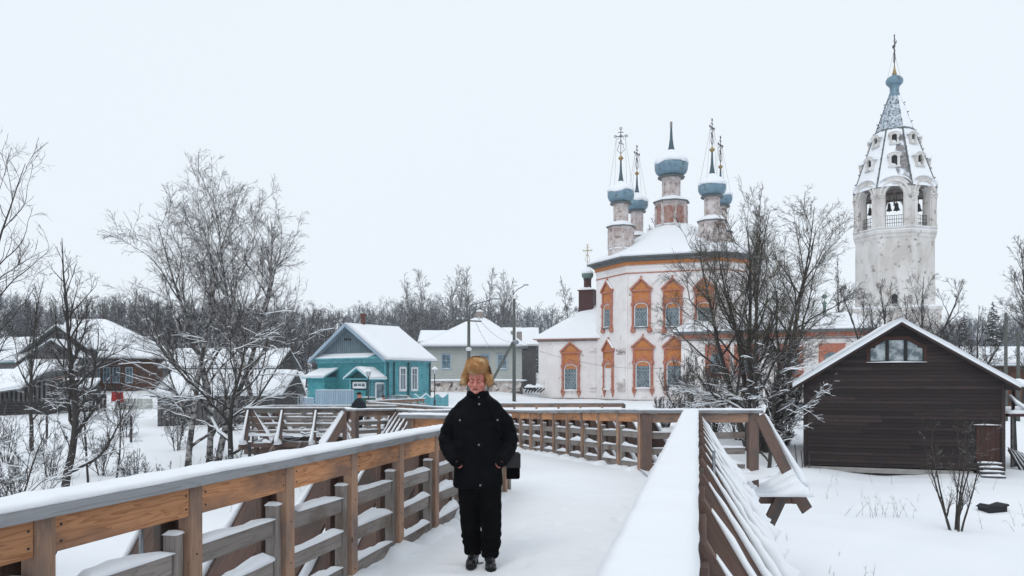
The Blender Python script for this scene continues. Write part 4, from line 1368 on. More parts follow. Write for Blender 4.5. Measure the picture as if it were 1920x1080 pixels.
# snow sheets on the lower panels (each with a ragged bare strip) and shingle rows above
for k in range(8):
    a = AV + k * math.pi / 4
    c = Vector((math.cos(a), math.sin(a), 0)); t = Vector((-math.sin(a), math.cos(a), 0))
    mb = MB()
    n = 10; m_ = 7
    vs = []
    face_front = (k == 0)
    for i in range(n + 1):
        z = lerp(z0t + .05, zm, i / n)
        apr = rt(z) * math.cos(math.pi / 8); hw = rt(z) * math.sin(math.pi / 8)
        for j in range(m_ + 1):
            x0 = -hw * .96; x1 = hw * .96
            if face_front: x1 = hw * (.96 if i > n * .8 else (.15 + .25 * mnoise.noise(Vector((i * .9, 2, 0)))))
            x = lerp(x0, x1, j / m_)
            th = .10 * (1 - abs(j / m_ - .5) * 1.2) + .05 * mnoise.noise(Vector((i * .7, j * .7, k * 3)))
            vs.append(c * (apr + .03 + th) + t * x + Vector((0, 0, z)))
    fs = [(i * (m_ + 1) + j, i * (m_ + 1) + j + 1, (i + 1) * (m_ + 1) + j + 1, (i + 1) * (m_ + 1) + j) for i in range(n) for j in range(m_)]
    mb._add(vs, fs); mb.build('snow', M['snow'], tent, smooth=True, kind='stuff')
mb = MB()
for k in range(8):
    a = AV + k * math.pi / 4
    c = Vector((math.cos(a), math.sin(a), 0)); t = Vector((-math.sin(a), math.cos(a), 0))
    rows = 26
    for i in range(rows):
        za = lerp(zm, z1t, i / rows); zb_ = lerp(zm, z1t, (i + 1.15) / rows)
        hw = rt(za) * math.sin(math.pi / 8); cols = max(2, int(2 * hw / .22))
        for j in range(cols):
            x = -hw + (j + .5 + .5 * (i % 2)) * 2 * hw / cols
            if x > hw: continue
            w_ = hw / cols * .92
            pa = c * (rt(za) * math.cos(math.pi / 8) + .07) + t * x + Vector((0, 0, za)); pb = c * (rt(zb_) * math.cos(math.pi / 8) + .015) + t * x * .96 + Vector((0, 0, zb_))
            mb._add([pa - t * w_, pa + t * w_, pb + t * w_, pb - t * w_, pa - t * w_ - c * .05, pa + t * w_ - c * .05], [(0, 1, 2, 3), (0, 4, 5, 1)])
mb.build('shingles', M['shingle'], tent, kind='stuff')
mb = MB()
for k in range(8):
    a = a0 + k * math.pi / 4
    c = Vector((math.cos(a), math.sin(a), 0))
    hr_ = MB(); hr_.beam(c * (r0t + .03) + Vector((0, 0, z0t)), c * (rm + .05) + Vector((0, 0, zm)), .14, .14); hr_.build('hip_rib', M['eave_gray'], tent)
    for i in range(9):
        z = lerp(z0t + 1.0, z1t, i / 9)
        p = c * (rt(z) + .02) + Vector((0, 0, z))
        mb.beam(p, p + c * .22 + Vector((0, 0, .1)), .08, .10)
mb.build('rib_hooks', M['eave_gray'], tent, kind='stuff')
# ridge ring at the change of material
mb = MB(); mb.lathe([(rm + .12, zm - .12), (rm + .16, zm), (rm + .02, zm + .1)], (0, 0, 0), 8, a0); mb.build('moulding', M['eave_gray'], tent)
# side snow on the lee shingle panels (right side whitened by snow)
for k in (1, 7, 6):
    a = AV + k * math.pi / 4
    c = Vector((math.cos(a), math.sin(a), 0)); t = Vector((-math.sin(a), math.cos(a), 0))
    if k == 7: continue
    vs = []
    for i in range(9):
        z = lerp(zm + .2, z1t - .2, i / 8)
        for j in range(5):
            hw = rt(z) * math.sin(math.pi / 8) * .9
            vs.append(c * (rt(z) * math.cos(math.pi / 8) + .10 + .03 * mnoise.noise(Vector((i, j, 1.0)))) + t * lerp(-hw, hw, j / 4) + Vector((0, 0, z)))
    mb = MB(); mb._add(vs, [(i * 5 + j, i * 5 + j + 1, (i + 1) * 5 + j + 1, (i + 1) * 5 + j) for i in range(8) for j in range(4)])
    mb.build('snow', M['snow'], tent, smooth=True, kind='stuff')
# dormers in two tiers
for tier, (yy, sc) in enumerate(((325, 1.0), (280, .86))):
    for k in range(8):
        a = AV + k * math.pi / 4
        c = Vector((math.cos(a), math.sin(a), 0)); t = Vector((-math.sin(a), math.cos(a), 0))
        z = tz(yy)
        face = rt(z) * math.cos(math.pi / 8)
        w2, h2 = .55 * sc, 1.5 * sc
        base = c * (face - .55)
        def dp(x, zz): return base + t * x + Vector((0, 0, z + zz))
        mb = MB()
        dep = .78
        for sg in (-1, 1):
            x0, x1 = sorted((sg * w2 * .52, sg * w2))
            mb.prism([dp(x0, 0), dp(x1, 0), dp(x1, h2 * .72), dp(x0, h2 * .72)], c * dep)
        mb.prism([dp(-w2 * 1.15, -.14), dp(w2 * 1.15, -.14), dp(w2 * 1.15, 0), dp(-w2 * 1.15, 0)], c * (dep + .08))
        arch = [(w2 * 1.35 * math.cos(q), h2 * .72 + w2 * .75 * math.sin(q)) for q in np.linspace(0, math.pi, 9)]
        inn = [(w2 * .52 * math.cos(q), h2 * .62 + w2 * .45 * math.sin(q)) for q in np.linspace(0, math.pi, 9)]
        for i in range(8): mb.prism([dp(*arch[i]), dp(*arch[i + 1]), dp(*inn[i + 1]), dp(*inn[i])], c * (dep + .05))
        dm = mb.build('dormer', M['whitewash_tower'], tent)
        mb = MB(); base2 = base + c * .5
        mb.prism([p + c * .5 for p in (dp(-w2 * .55, 0), dp(w2 * .55, 0), dp(w2 * .55, h2 * .7), dp(0, h2 * .9), dp(-w2 * .55, h2 * .7))], c * .03)
        mb.build('opening', M['dark_hole'], dm)
        mb = MB(); 
        snow_strip(mb, [dp(x_, z_ - .02) + c * (dep / 2 + .1) for x_, z_ in arch[::-1]], dep, .12, c)
        snow_strip(mb, [dp(-w2 * 1.1, 0) + c * (dep + .02), dp(w2 * 1.1, 0) + c * (dep + .02)], .16, .08, c)
        mb.build('snow', M['snow'], dm, smooth=True, kind='stuff')
# neck, dome, cross
mb = MB(); mb.lathe([(.60, z1t - .25), (.58, z1t + .1), (.48, z1t + .35), (.50, tz(163)), (.66, tz(161))], (0, 0, 0), 14); mb.build('neck', M['dome_blue'], tower, smooth=True)
zd = tz(161)
mb = MB(); mb.lathe([(r, z + zd) for r, z in onion(.92, 1.25)], (0, 0, 0), 18); mb.build('dome', M['dome_blue'], tower, smooth=True)
mb = MB(); mb.lathe([(.22, zd + 1.2), (.26, zd + 1.3), (.10, zd + 1.9), (.06, zd + 2.3)], (0, 0, 0), 10); mb.build('finial', M['gold'], tower, smooth=True)
cross(tower, 0, 0, zd + 2.2, 3.4, R(78), 'iron', True, guys=[(-.9, -.2, zd + .6), (.9, .2, zd + .6)])

# ------------------------------------------------------------------ village houses
M['teal'] = mat('teal', (0.028, 0.21, 0.245), (0.07, 0.30, 0.33), scale=1.6, stretch=(1, 1, 3), rough=0.75, rnd=0.10, col3=(0.16, 0.28, 0.30), s3=2.2, lo3=0.58, hi3=0.7)
M['teal_light'] = mat('teal_light', (0.09, 0.33, 0.39), (0.15, 0.41, 0.46), scale=2, rough=0.75, rnd=0.08, col3=(0.06, 0.2, 0.23), s3=2.5)
M['teal_dark'] = mat('teal_dark', (0.012, 0.06, 0.07), (0.02, 0.09, 0.10), scale=3, rough=0.7)
M['gable_gray'] = mat('gable_gray', (0.17, 0.24, 0.28), (0.26, 0.33, 0.37), scale=2, stretch=(1, 1, 1), rough=0.85, rnd=0.12)
M['blue_gray'] = mat('blue_gray', (0.27, 0.36, 0.45), (0.32, 0.41, 0.50), scale=1, rough=0.6, rnd=0.05)
M['green_gate'] = mat('green_gate', (0.03, 0.10, 0.085), (0.045, 0.13, 0.11), scale=3, rough=0.6)
M['gray_boards'] = mat('gray_boards', (0.35, 0.37, 0.35), (0.46, 0.48, 0.45), scale=2.5, stretch=(.4, .4, 5), rough=0.85, rnd=0.12)
M['old_boards'] = mat('old_boards', (0.075, 0.075, 0.08), (0.14, 0.135, 0.135), scale=2.5, stretch=(3, 3, .5), rough=0.9, rnd=0.2)
M['brown_boards'] = mat('brown_boards', (0.095, 0.042, 0.027), (0.17, 0.074, 0.042), scale=2, stretch=(2, 2, .6), rough=0.9, rnd=0.2, col3=(0.07, 0.055, 0.05), s3=1.0, lo3=.5, hi3=.65)
M['log_dark'] = mat('log_dark', (0.03, 0.028, 0.03), (0.075, 0.07, 0.07), scale=3, rough=0.95, rnd=0.25)
M['plaster_old'] = mat('plaster_old', (0.68, 0.66, 0.64), (0.36, 0.27, 0.23), scale=1.3, rough=0.95, col3=(0.09, 0.07, 0.065), s3=1.4, lo3=0.53, hi3=0.58)
M['chimney'] = mat('chimney', (0.10, 0.035, 0.03), (0.14, 0.06, 0.05), scale=4, rough=0.9)
M['brick_pale'] = mat('brick_pale', (0.33, 0.30, 0.28), (0.24, 0.2, 0.19), scale=6, rough=0.9)
M['pole_wood'] = mat('pole_wood', (0.075, 0.085, 0.08), (0.12, 0.125, 0.115), scale=3, stretch=(4, 4, .6), rough=0.9)
M['concrete'] = mat('concrete', (0.32, 0.31, 0.30), (0.25, 0.24, 0.23), scale=3, rough=0.9)
M['car_paint'] = mat('car_paint', (0.055, 0.10, 0.12), rough=0.25, spec=0.6)
M['rubber'] = mat('rubber', (0.015, 0.015, 0.016), rough=0.8)
M['red_cloth'] = mat('red_cloth', (0.42, 0.03, 0.03), (0.30, 0.02, 0.025), scale=5, rough=0.9)
M['lamp_glass'] = mat('lamp_glass', (0.55, 0.6, 0.62), rough=0.25)
M['green_metal'] = mat('green_metal', (0.10, 0.22, 0.20), (0.14, 0.27, 0.24), scale=2, rough=0.5)


def frame_axes(p, q):
    """local wall axes for a wall seen from outside running p->q (left to right)"""
    p = Vector(p); q = Vector(q)
    t = (q - p).normalized()
    n = Vector((t.y, -t.x))
    return Vector((t.x, t.y, 0)), Vector((n.x, n.y, 0))


def siding(parent, p, q, z0, z1, m, bh=0.16, name='wall_board', top=None, holes=(), proud=0.03, stuff=False, slope=None):
    """horizontal boards on a wall p->q; top(s)-> max z at distance s (for gables); boards broken at holes (s0,s1,za,zb)"""
    t, n = frame_axes(p, q)
    P0 = Vector((p[0], p[1], 0))
    L = (Vector(q) - Vector(p)).length
    z = z0
    mbs = MB()
    while z < z1 - 0.02:
        zc = z + bh / 2
        lo, hi = 0.0, L
        if top:
            ok = [s for s in np.linspace(0, L, 200) if top(s) >= z + bh * .6]
            if not ok: break
            lo, hi = ok[0], ok[-1]
        segs = [(lo, hi)]
        for (a, b_, za, zb_) in holes:
            if za < zc < zb_:
                ns_ = []
                for (s0, s1) in segs:
                    if b_ <= s0 or a >= s1: ns_.append((s0, s1)); continue
                    if a > s0: ns_.append((s0, a))
                    if b_ < s1: ns_.append((b_, s1))
                segs = ns_
        for s0, s1 in segs:
            if s1 - s0 < 0.05: continue
            a = P0 + t * s0 + n * proud * .5 + Vector((0, 0, zc)); b_ = P0 + t * s1 + n * proud * .5 + Vector((0, 0, zc))
            if not stuff and parent.name.startswith('shed') and s1 - s0 > 3 and m.name == 'wood_shed':
                c_ = lerp(s0, s1, random.uniform(.25, .75)); jt = P0 + t * c_ + n * proud * .5 + Vector((0, 0, zc))
                pr_ = proud + random.choice((0, 0, .004, .007))
                board(name, a, jt - t * .004, pr_, bh - 0.014, m, parent, ch=0.004); board(name, jt + t * .004, b_, proud, bh - 0.014, m, parent, ch=0.004); continue
            if stuff: mbs.beam(a, b_, proud, bh - 0.035, up=(0, 0, 1))
            else: board(name, a, b_, proud, bh - 0.012, m, parent, ch=0.004)
        z += bh
    if stuff:
        mbs.build(name + 's', m, parent, kind='stuff')


def wall_window(parent, p, q, s, z, w, h, fm='white_paint', gm='glass', mull=1, trans=(0.35,), fr=0.09, off=0.03, snow=True, label=None):
    t, n = frame_axes(p, q)
    o = Vector((p[0], p[1], 0)) + t * s + Vector((0, 0, z)) + n * off
    mt = Matrix(((t.x, n.x, 0, o.x), (t.y, n.y, 0, o.y), (0, 0, 1, o.z), (0, 0, 0, 1)))
    mb = MB()
    mb.box(-w / 2 - fr, -w / 2, 0, .07, -fr, h + fr); mb.box(w / 2, w / 2 + fr, 0, .07, -fr, h + fr)
    mb.box(-w / 2, w / 2, 0, .069, h, h + fr * 1.2); mb.box(-w / 2 - .03, w / 2 + .03, .0, .12, -fr - .01, 0)
    for i in range(mull):
        x = -w / 2 + w * (i + 1) / (mull + 1); mb.box(x - .022, x + .022, .01, .05, 0, h)
    for tr in trans: mb.box(-w / 2, w / 2, .012, .052, h * (1 - tr) - .02, h * (1 - tr) + .02)
    mb.xform(mt); r = mb.build('window', M[fm], parent)
    if label: r['label'] = label
    mb = MB(); mb.box(-w / 2, w / 2, -.02, .02, 0, h); mb.xform(mt); mb.build('pane', M[gm], r)
    if snow:
        mb = MB(); snow_strip(mb, [(-w / 2, .08, 0), (0, .08, 0), (w / 2, .08, 0)], .09, .06, (0, 1, 0)); mb.xform(mt); mb.build('snow', M['snow'], r, kind='stuff')
    return r


def snow_roof(parent, pts_list, th=0.2, under='eave_gray', name='roof', m_=None):
    """roof planes: list of 3D polygons (upper face of the boards); slab + snow slab joined over them"""
    mb = MB(); sn = MB()
    for pts in pts_list:
        pts = [Vector(p) for p in pts]
        nrm = (pts[1] - pts[0]).cross(pts[2] - pts[0]).normalized()
        if nrm.z < 0: pts = pts[::-1]
        mb.prism(pts, Vector((0, 0, -0.10)))
        c = sum(pts, Vector()) / len(pts)
        k = 5
        # subdivided snow surface with soft edges
        if len(pts) == 4:
            a, b_, c_, d_ = pts
        else:
            a, b_, c_ = pts; d_ = c_
        N1 = 12
        vs = []
        for i in range(N1 + 1):
            for j in range(N1 + 1):
                u, v = i / N1, j / N1
                p = (a.lerp(b_, u)).lerp(d_.lerp(c_, u), v)
                edge = min(u, 1 - u, v, 1 - v)
                h_ = th * (0.55 + 0.45 * min(1, edge * 7)) + 0.05 * mnoise.noise(p * 0.8)
                vs.append(p + Vector((0, 0, max(.03, h_))))
        base = len(vs)
        fs = [(i * (N1 + 1) + j, (i + 1) * (N1 + 1) + j, (i + 1) * (N1 + 1) + j + 1, i * (N1 + 1) + j + 1) for i in range(N1) for j in range(N1)]
        ring = [i * (N1 + 1) for i in range(N1 + 1)] + [N1 * (N1 + 1) + j for j in range(1, N1 + 1)] + [i * (N1 + 1) + N1 for i in range(N1 - 1, -1, -1)] + [j for j in range(N1 - 1, 0, -1)]
        low = []
        for idx in ring:
            q = vs[idx]
            i, j = divmod(idx, N1 + 1); u, v = i / N1, j / N1
            p = (a.lerp(b_, u)).lerp(d_.lerp(c_, u), v)
            low.append(p + Vector((0, 0, .003)))
        for x in range(len(ring)):
            y = (x + 1) % len(ring)
            fs.append((ring[x], ring[y], base + y, base + x))
        sn._add(vs + low, fs)
    r = mb.build(name, M[m_ or under], parent)
    sn.build('snow', M['snow'], r, smooth=True, kind='stuff')
    return r


# ---- dark plank shed on the right
A = Vector((12.0, 33.0)); dr_ = Vector((math.cos(R(20)), -math.sin(R(20)))); dn_ = Vector((math.sin(R(20)), math.cos(R(20))))
shed = thing('shed', 'dark brown plank shed with a snowy gable roof and a five-sided attic window', 'shed', (A.x, A.y, -2.0), 0)
so = Vector((A.x, A.y, -2.0))
WS, DS = 7.15, 8.0
SB = 0.18; RZ = 4.13 + 2.0 - .28; EZ = 1.72 + 2.0 - .15
p0 = (0, 0); p1 = tuple(dr_ * WS); p2 = tuple(dr_ * WS + dn_ * DS); p3 = tuple(dn_ * DS)
slope = (RZ - EZ) / (WS / 2)
gab = lambda s: RZ - abs(s - WS / 2) * slope - .02
mb = MB(); poly = [(0, SB), (WS, SB), (WS, EZ), (WS / 2, RZ), (0, EZ)]
mb.prism([Vector((*(dr_ * s), z)) for s, z in poly], Vector((*(dn_ * DS), 0)))
sc_ = mb.build('wall_core', M['dark_hole'], shed)
sc_.name = 'wall'
wx0, wx1, wz0, wz1 = 2.52, 4.42, 632, 675
swx = lambda x, y: None
wins = (WS * .355, WS * .615, 3.83 + .62, 3.83 + 1.55)
# attic window: outline in (s,z)
wz = 4.39; wc = 3.42; hwid = .98
win_out = [(wc - hwid, wz), (wc + hwid, wz), (wc + hwid, wz + .50), (wc + .40, wz + .86), (wc - .40, wz + .86), (wc - hwid, wz + .50)]
siding(shed, p0, p1, SB, RZ, M['wood_shed'], bh=0.148, name='wall_plank', top=gab,
       holes=[(wc - hwid - .06, wc + hwid + .06, wz - .08, wz + .55), (wc - .75, wc + .75, wz + .5, wz + .95), (6.16, 6.98, .52, 1.92)], proud=0.035)
siding(shed, p3, p0, SB, EZ, M['wood_shed'], bh=0.148, name='wall_plank', proud=0.035)
siding(shed, p1, p2, SB, EZ, M['wood_shed'], bh=0.148, name='wall_plank', proud=0.035)


def spt(s, z, o=0.0): return Vector((*(dr_ * s - dn_ * o), z))


mb = MB()
sc2 = [(wc - hwid - .10, wz - .04), (wc + hwid + .10, wz - .04), (wc + hwid + .10, wz + .56), (wc + .45, wz + .98), (wc - .45, wz + .98), (wc - hwid - .10, wz + .56)]
for i in range(6):
    j = (i + 1) % 6
    mb.prism([spt(*sc2[i], .02), spt(*sc2[j], .02), spt(*win_out[j], .02), spt(*win_out[i], .02)], Vector((*(-dn_ * .06), 0)))
wn = mb.build('window', M['wood_shed_trim'], shed)
mb = MB()
for x in (wc - .33, wc + .33): mb.prism([spt(x - .065, wz, .03), spt(x + .065, wz, .03), spt(x + .065, wz + .86, .03), spt(x - .065, wz + .86, .03)], Vector((*(-dn_ * .035), 0)))
for i in range(6):
    j = (i + 1) % 6
    c_ = Vector((wc, wz + .4))
    a, b_ = Vector(win_out[i]), Vector(win_out[j]); a2 = a.lerp(c_, .05); b2 = b_.lerp(c_, .05)
    mb.prism([spt(*a, .03), spt(*b_, .03), spt(*b2, .03), spt(*a2, .03)], Vector((*(-dn_ * .03), 0)))
mb.build('frame', M['dark_hole'], wn)
M['pane_frost'] = mat('pane_frost', (0.09, 0.12, 0.14), (0.42, 0.47, 0.5), scale=2.2, detail=7, lo=0.42, hi=0.60, rough=0.2, spec=0.6)
for (xa, xb, ya, yb) in ((wc - hwid, wc - .38, wz + .5, wz + .84), (wc - .28, wc + .28, wz + .86, wz + .86), (wc + .38, wc + hwid, wz + .84, wz + .5)):
    mb = MB(); mb.prism([spt(xa, wz, .012), spt(xb, wz, .012), spt(xb, yb, .012), spt(xa, ya, .012)], Vector((*(-dn_ * .012), 0))); mb.build('pane', M['pane_frost'], wn)
mb = MB(); snow_strip(mb, [spt(wc - hwid - .1, wz - .04, .08), spt(wc, wz - .04, .08), spt(wc + hwid + .1, wz - .04, .08)], .09, .05, (*dn_, 0)); mb.build('snow', M['snow'], wn, kind='stuff')
# corner boards, door with snowy hood and steps
for s in (0.06, WS - .06): board('corner_board', spt(s, .05, .03), spt(s, EZ - .05, .03), .13, .10, M['wood_shed'], shed)
for k in range(5): board('door_board' if False else 'plank', spt(6.2 + k * .158 + .075, .56, .03), spt(6.2 + k * .158 + .075, 1.86, .03), .15, .04, M['wood_shed_trim'], shed, up=(*dn_, 0))
mb = MB(); mb.beam(spt(6.1, 1.91, .07), spt(7.04, 1.91, .07), .12, .05); hd = mb.build('door_lintel', M['wood_shed_trim'], shed)
mb = MB(); snow_strip(mb, [spt(6.1, 1.93, .08), spt(6.5, 1.93, .08), spt(7.04, 1.93, .08)], .10, .045, (*dn_, 0)); mb.build('snow', M['snow'], hd, kind='stuff')
board('foundation_beam', spt(.0, .04, .03), spt(6.1, .04, .03), .12, .2, M['concrete'], shed)
for k in range(4):
    z = .06 + k * .14; o = .95 - k * .22
    st = board('step', spt(6.2, z, o), spt(7.0, z, o), .22, .05, M['old_boards'], shed)
    mb = MB(); snow_strip(mb, [spt(6.2 + q * .2, z + .025, o) for q in range(5)], .2, .06, (*dn_, 0), rag=.4); mb.build('snow', M['snow'], shed, kind='stuff')
# roof slabs
ov = .45
def rz(s): return RZ + .07 - abs(s - WS / 2) * slope
fr_o, bk_o = .46, DS + .3
ph = []
for s0, s1 in ((-ov, WS / 2), (WS / 2, WS + ov)):
    ph.append([spt(s0, rz(s0), fr_o), spt(s1, rz(s1), fr_o), spt(s1, rz(s1), -bk_o), spt(s0, rz(s0), -bk_o)])
snow_roof(shed, ph, th=.34, under='wood_shed')
for s0, s1 in ((-ov, WS / 2), (WS / 2, WS + ov)): board('barge_board', spt(s0, rz(s0) - .07, fr_o - .12), spt(s1, rz(s1) - .07, fr_o - .12), .03, .10, M['wood_shed'], shed)
# leaning sticks at the left corner
for k, (x, l) in enumerate(((-.25, 1.0), (-.05, .75), (.2, .6))):
    board('stick', spt(x, -.1, .25), spt(x - .12 + .05 * k, l, .1), .035, .035, M['log_dark'], shed)

# ---- snow-laden balcony structure at the right edge
bal = thing('balcony', 'snow-laden raised timber balcony on stilts at the right edge behind the shed', 'balcony', (20.7, 33.0, -2.0))
bo_ = Vector((20.7, 33, 0))
mb = MB(); mb.box(-.35, 2.4, -.1, 1.9, 2.15, 2.27); fl = mb.build('floor', M['maroon'], bal)
mb = MB(); 
for yy in (0.1, .5, .95, 1.4): snow_strip(mb, [(-.4 + q * .3, yy, 2.27) for q in range(10)], .55, .26, (0, 1, 0), rag=.5)
mb.build('snow', M['snow'], fl, smooth=True, kind='stuff')
for x in (-.1, .5, 1.3, 2.2): board('post', (x, .1, -.2), (x, .1, 2.15), .10, .10, M['old_boards'], bal)
for x in (.15, .75): board('plank', (x, .25, -.1), (x - .1, .25, 2.15), .06, .16, M['log_dark'], bal, up=(1, 0, 0))
for x in (-.15, .32, .62, 1.0, 1.4, 1.8): board('baluster', (x, 0.0, 2.27), (x, 0.0, 3.35), .07, .07, M['old_boards'], bal)
sn = MB()
board('handrail', (-.3, 0, 3.35), (2.4, 0, 3.35), .09, .07, M['old_boards'], bal)
snow_strip(sn, [(-.35 + q * .25, 0, 3.38) for q in range(12)], .22, .30, (0, 1, 0), rag=.4)
ga = MB()
for k in range(5):
    z = 2.5 + k * .17
    pts = [(.30 + q * .09, -.05, z + .9 * (q * .09 - .32) ** 2) for q in range(8)]
    ga.tube(pts, .025, 6); snow_strip(sn, [(x, y, zz + .02) for x, y, zz in pts], .07, .06, (0, 1, 0))
    pts = [(.98 + q * .09, -.05, z + .9 * (q * .09 - .32) ** 2) for q in range(8)]
    ga.tube(pts, .025, 6); snow_strip(sn, [(x, y, zz + .02) for x, y, zz in pts], .07, .06, (0, 1, 0))
for x in (-.15, .32, .62, 1.0): snow_strip(sn, [(x, -.06, 2.3), (x + .02, -.06, 2.8), (x, -.06, 3.3)], .10, .02, (1, 0, 0))
snow_strip(sn, [(-.3, -.1, 3.0), (-.1, -.1, 2.7), (.3, -.1, 2.45), (.8, -.1, 2.4)], .2, .18, (0, 1, 0))
ga.build('lattice', M['log_dark'], bal); sn.build('snow', M['snow'], bal, smooth=True, kind='stuff')
mb = MB()
for k in range(6): mb.beam((-.5 + k * .16, -.6 - .1 * k, -.3), (-.9 + k * .13, -.2, .75 - .05 * k), .10, .05)
lp_ = mb.build('plank_pile', M['log_dark'], None); lp_.location = (20.9, 32.6, -1.9)
tag(lp_, 'snowy heap of leaning planks beside the shed steps', 'planks')
mb = MB()
for k in range(6): snow_strip(mb, [Vector((-.5 + k * .16, -.62 - .1 * k, -.25)).lerp(Vector((-.9 + k * .13, -.22, .82 - .05 * k)), q / 5) for q in range(6)], .13, .07, (0, 1, 0))
mb.build('snow', M['snow'], lp_, smooth=True, kind='stuff')

# ---- long dark building and poles behind the shed
lb = thing('barn', 'long low dark barn with a snowy roof behind the brown shed', 'barn', (38, 66, -.6))
mb = MB(); mb.box(-4.5, 22, 0, 6, -1, 3.6); mb.build('wall', M['brown_boards'], lb)
siding(lb, (-4.5, 0), (22, 0), -.5, 3.6, M['brown_boards'], bh=.3, stuff=True, proud=.05)
snow_roof(lb, [[(-5, -.6, 3.5), (22.6, -.6, 3.5), (22.6, 3, 5.0), (-5, 3, 5.0)], [(-5, 3, 5.0), (22.6, 3, 5.0), (22.6, 6.6, 3.5), (-5, 6.6, 3.5)]], th=.35)


def pole(x, y, d, top, label, r=.12, group=None, name='utility_pole', zbase=None):
    X = (x - 960) / F * d
    z0 = gz(X, d) if zbase is None else zbase
    t_ = thing(name, label, 'pole', (X, d, z0), 0, group)
    h = EYE - (top - HZ) / F * d - z0
    mb = MB(); mb.lathe([(r, -.5), (r * .72, h)], n=10); mb.build('shaft', M['pole_wood'], t_, smooth=True)
    return t_, h


pole(1886, 0, 50, 586, 'bare grey pole standing behind the right slope of the shed roof')
pole(1909, 0, 50, 622, 'shorter grey pole at the right edge behind the shed')

# ---- turquoise house
H0 = Vector((-11.2, 72.0)); fa = Vector((-math.cos(R(36)), math.sin(R(36)))); sd_ = Vector((math.sin(R(36)), math.cos(R(36))))
HG = -0.75
th_ = thing('house', 'turquoise wooden house with a snowy roof and grey gable beside the bridge end', 'house', (H0.x, H0.y, HG))


def hp(s, t, z):   # s along facade to the left, t along the side wall away
    v = fa * s + sd_ * t
    return Vector((v.x, v.y, z))


HW, HD, HE, HR = 9.3, 5.8, 4.6, 7.65
mb = MB(); mb.prism([hp(HW, 0, -1.5), hp(0, 0, -1.5), hp(0, HD, -1.5), hp(HW, HD, -1.5)], (0, 0, HE + 1.5)); wl_ = mb.build('wall', M['teal'], th_)
f0, f1 = hp(HW, 0, 0).xy, hp(0, 0, 0).xy
siding(th_, f0, f1, 0, HE - .25, M['teal'], bh=.17, name='wall_board', proud=.035, stuff=True)
siding(th_, f1, hp(0, HD, 0).xy, 0, HE - .25, M['teal_light'], bh=.17, name='wall_board', proud=.035, stuff=True)
siding(th_, hp(HW, HD, 0).xy, f0, 0, HE - .25, M['teal'], bh=.17, name='wall_board', proud=.035, stuff=True)
# gable
mb = MB(); mb.prism([hp(HW - .1, .05, HE), hp(.1, .05, HE), hp(HW / 2, .05, HR - .1)], Vector((*(sd_ * .2), 0))); gb_ = mb.build('gable', M['gable_gray'], th_)
mb = MB()
for i in range(34):
    s = .3 + i * (HW - .6) / 33
    zt = HE + (HR - .15 - HE) * (1 - abs(s - HW / 2) / (HW / 2))
    mb.beam(hp(s, .02, HE + .1), hp(s, .02, zt), .2, .03, up=(fa.x, fa.y, 0))
mb.build('gable_boards', M['gable_gray'], gb_, kind='stuff')
mb = MB(); c = hp(HW / 2 + .1, -.03, HE + 1.55)
for i in range(3): mb.box(c.x - .55 + i * .4, c.x - .25 + i * .4, c.y - .06, c.y + .02, c.z, c.z + .2)
mb.build('vent', M['dark_hole'], gb_)
# pent strip with snow and cornice
mb = MB(); mb.prism([hp(HW + .4, -.55, HE - .12), hp(.35, -.55, HE - .12), hp(.9, .1, HE + .25), hp(HW + .4, .1, HE + .25)], (0, 0, -.08)); pt = mb.build('pent_roof', M['teal_light'], th_)
mb = MB(); mb.prism([hp(HW + .3, -.52, HE - .1), hp(1.9, -.52, HE - .1), hp(1.2, .05, HE + .27), hp(HW, .05, HE + .27)], (0, 0, .12)); mb.build('snow', M['snow'], pt, kind='stuff', bevel=.04)
mb = MB(); mb.prism([hp(HW + .1, -.16, HE - .55), hp(-.12, -.16, HE - .55), hp(-.12, HD, HE - .55), hp(-.03, HD, HE - .55), hp(-.03, -.02, HE - .55), hp(HW + .1, -.02, HE - .55)], (0, 0, .36)); mb.build('cornice', M['teal_light'], th_)
# main roof planes; hip at the rear
rl = HD + .5
el = lambda s: None
ovx = .5
zo = HE - .30
A1 = hp(-ovx, -.75, zo); A2 = hp(-ovx, HD + .5, zo); Rf = hp(HW / 2, -.75, HR); Rb = hp(HW / 2, rl, HR)
B1 = hp(HW + ovx, -.75, zo); B2 = hp(HW + ovx, HD + .5, zo)
mb = MB(); mb.prism([hp(HW - .1, HD - .3, HE), hp(.1, HD - .3, HE), hp(HW / 2, HD - .3, HR - .1)], Vector((*(sd_ * .2), 0))); mb.build('gable', M['gable_gray'], th_)
rf_ = snow_roof(th_, [[A1, A2, Rb, Rf], [B2, B1, Rf, Rb]], th=.24, under='gable_gray')
for a, b_ in ((hp(-ovx, -.78, zo - .10), hp(HW / 2, -.78, HR - .10)), (hp(HW + ovx, -.78, zo - .10), hp(HW / 2, -.78, HR - .10))):
    board('barge_board', a, b_, .05, .26, M['blue_gray'], th_)
mb = MB(); c = hp(HW / 2, 1.5, HR - .3); mb.lathe([(.20, 0), (.20, 1.15), (.26, 1.2), (.26, 1.4)], (c.x, c.y, c.z), 10); ch_ = mb.build('chimney', M['chimney'], rf_)
for s, t_ in ((.06, -.05), ): board('corner_board', hp(-.05, .10, 0), hp(-.05, .10, HE - .5), .12, .3, M['teal_dark'], th_)
for t_ in (.85, 2.75, HD - .1): board('corner_board', hp(-.06, t_, 0), hp(-.06, t_, HE - .5), .12, .3, M['teal_dark'], th_)
for s in (.16,): board('corner_board', hp(s, -.06, 0), hp(s, -.06, HE - .5), .12, .16, M['teal_light'], th_)
for t_ in (1.95, 3.5): wall_window(th_, f1, hp(0, HD, 0).xy, t_, 1.6, .62, 1.9, mull=1, trans=(.28,), fr=.16, off=.06)
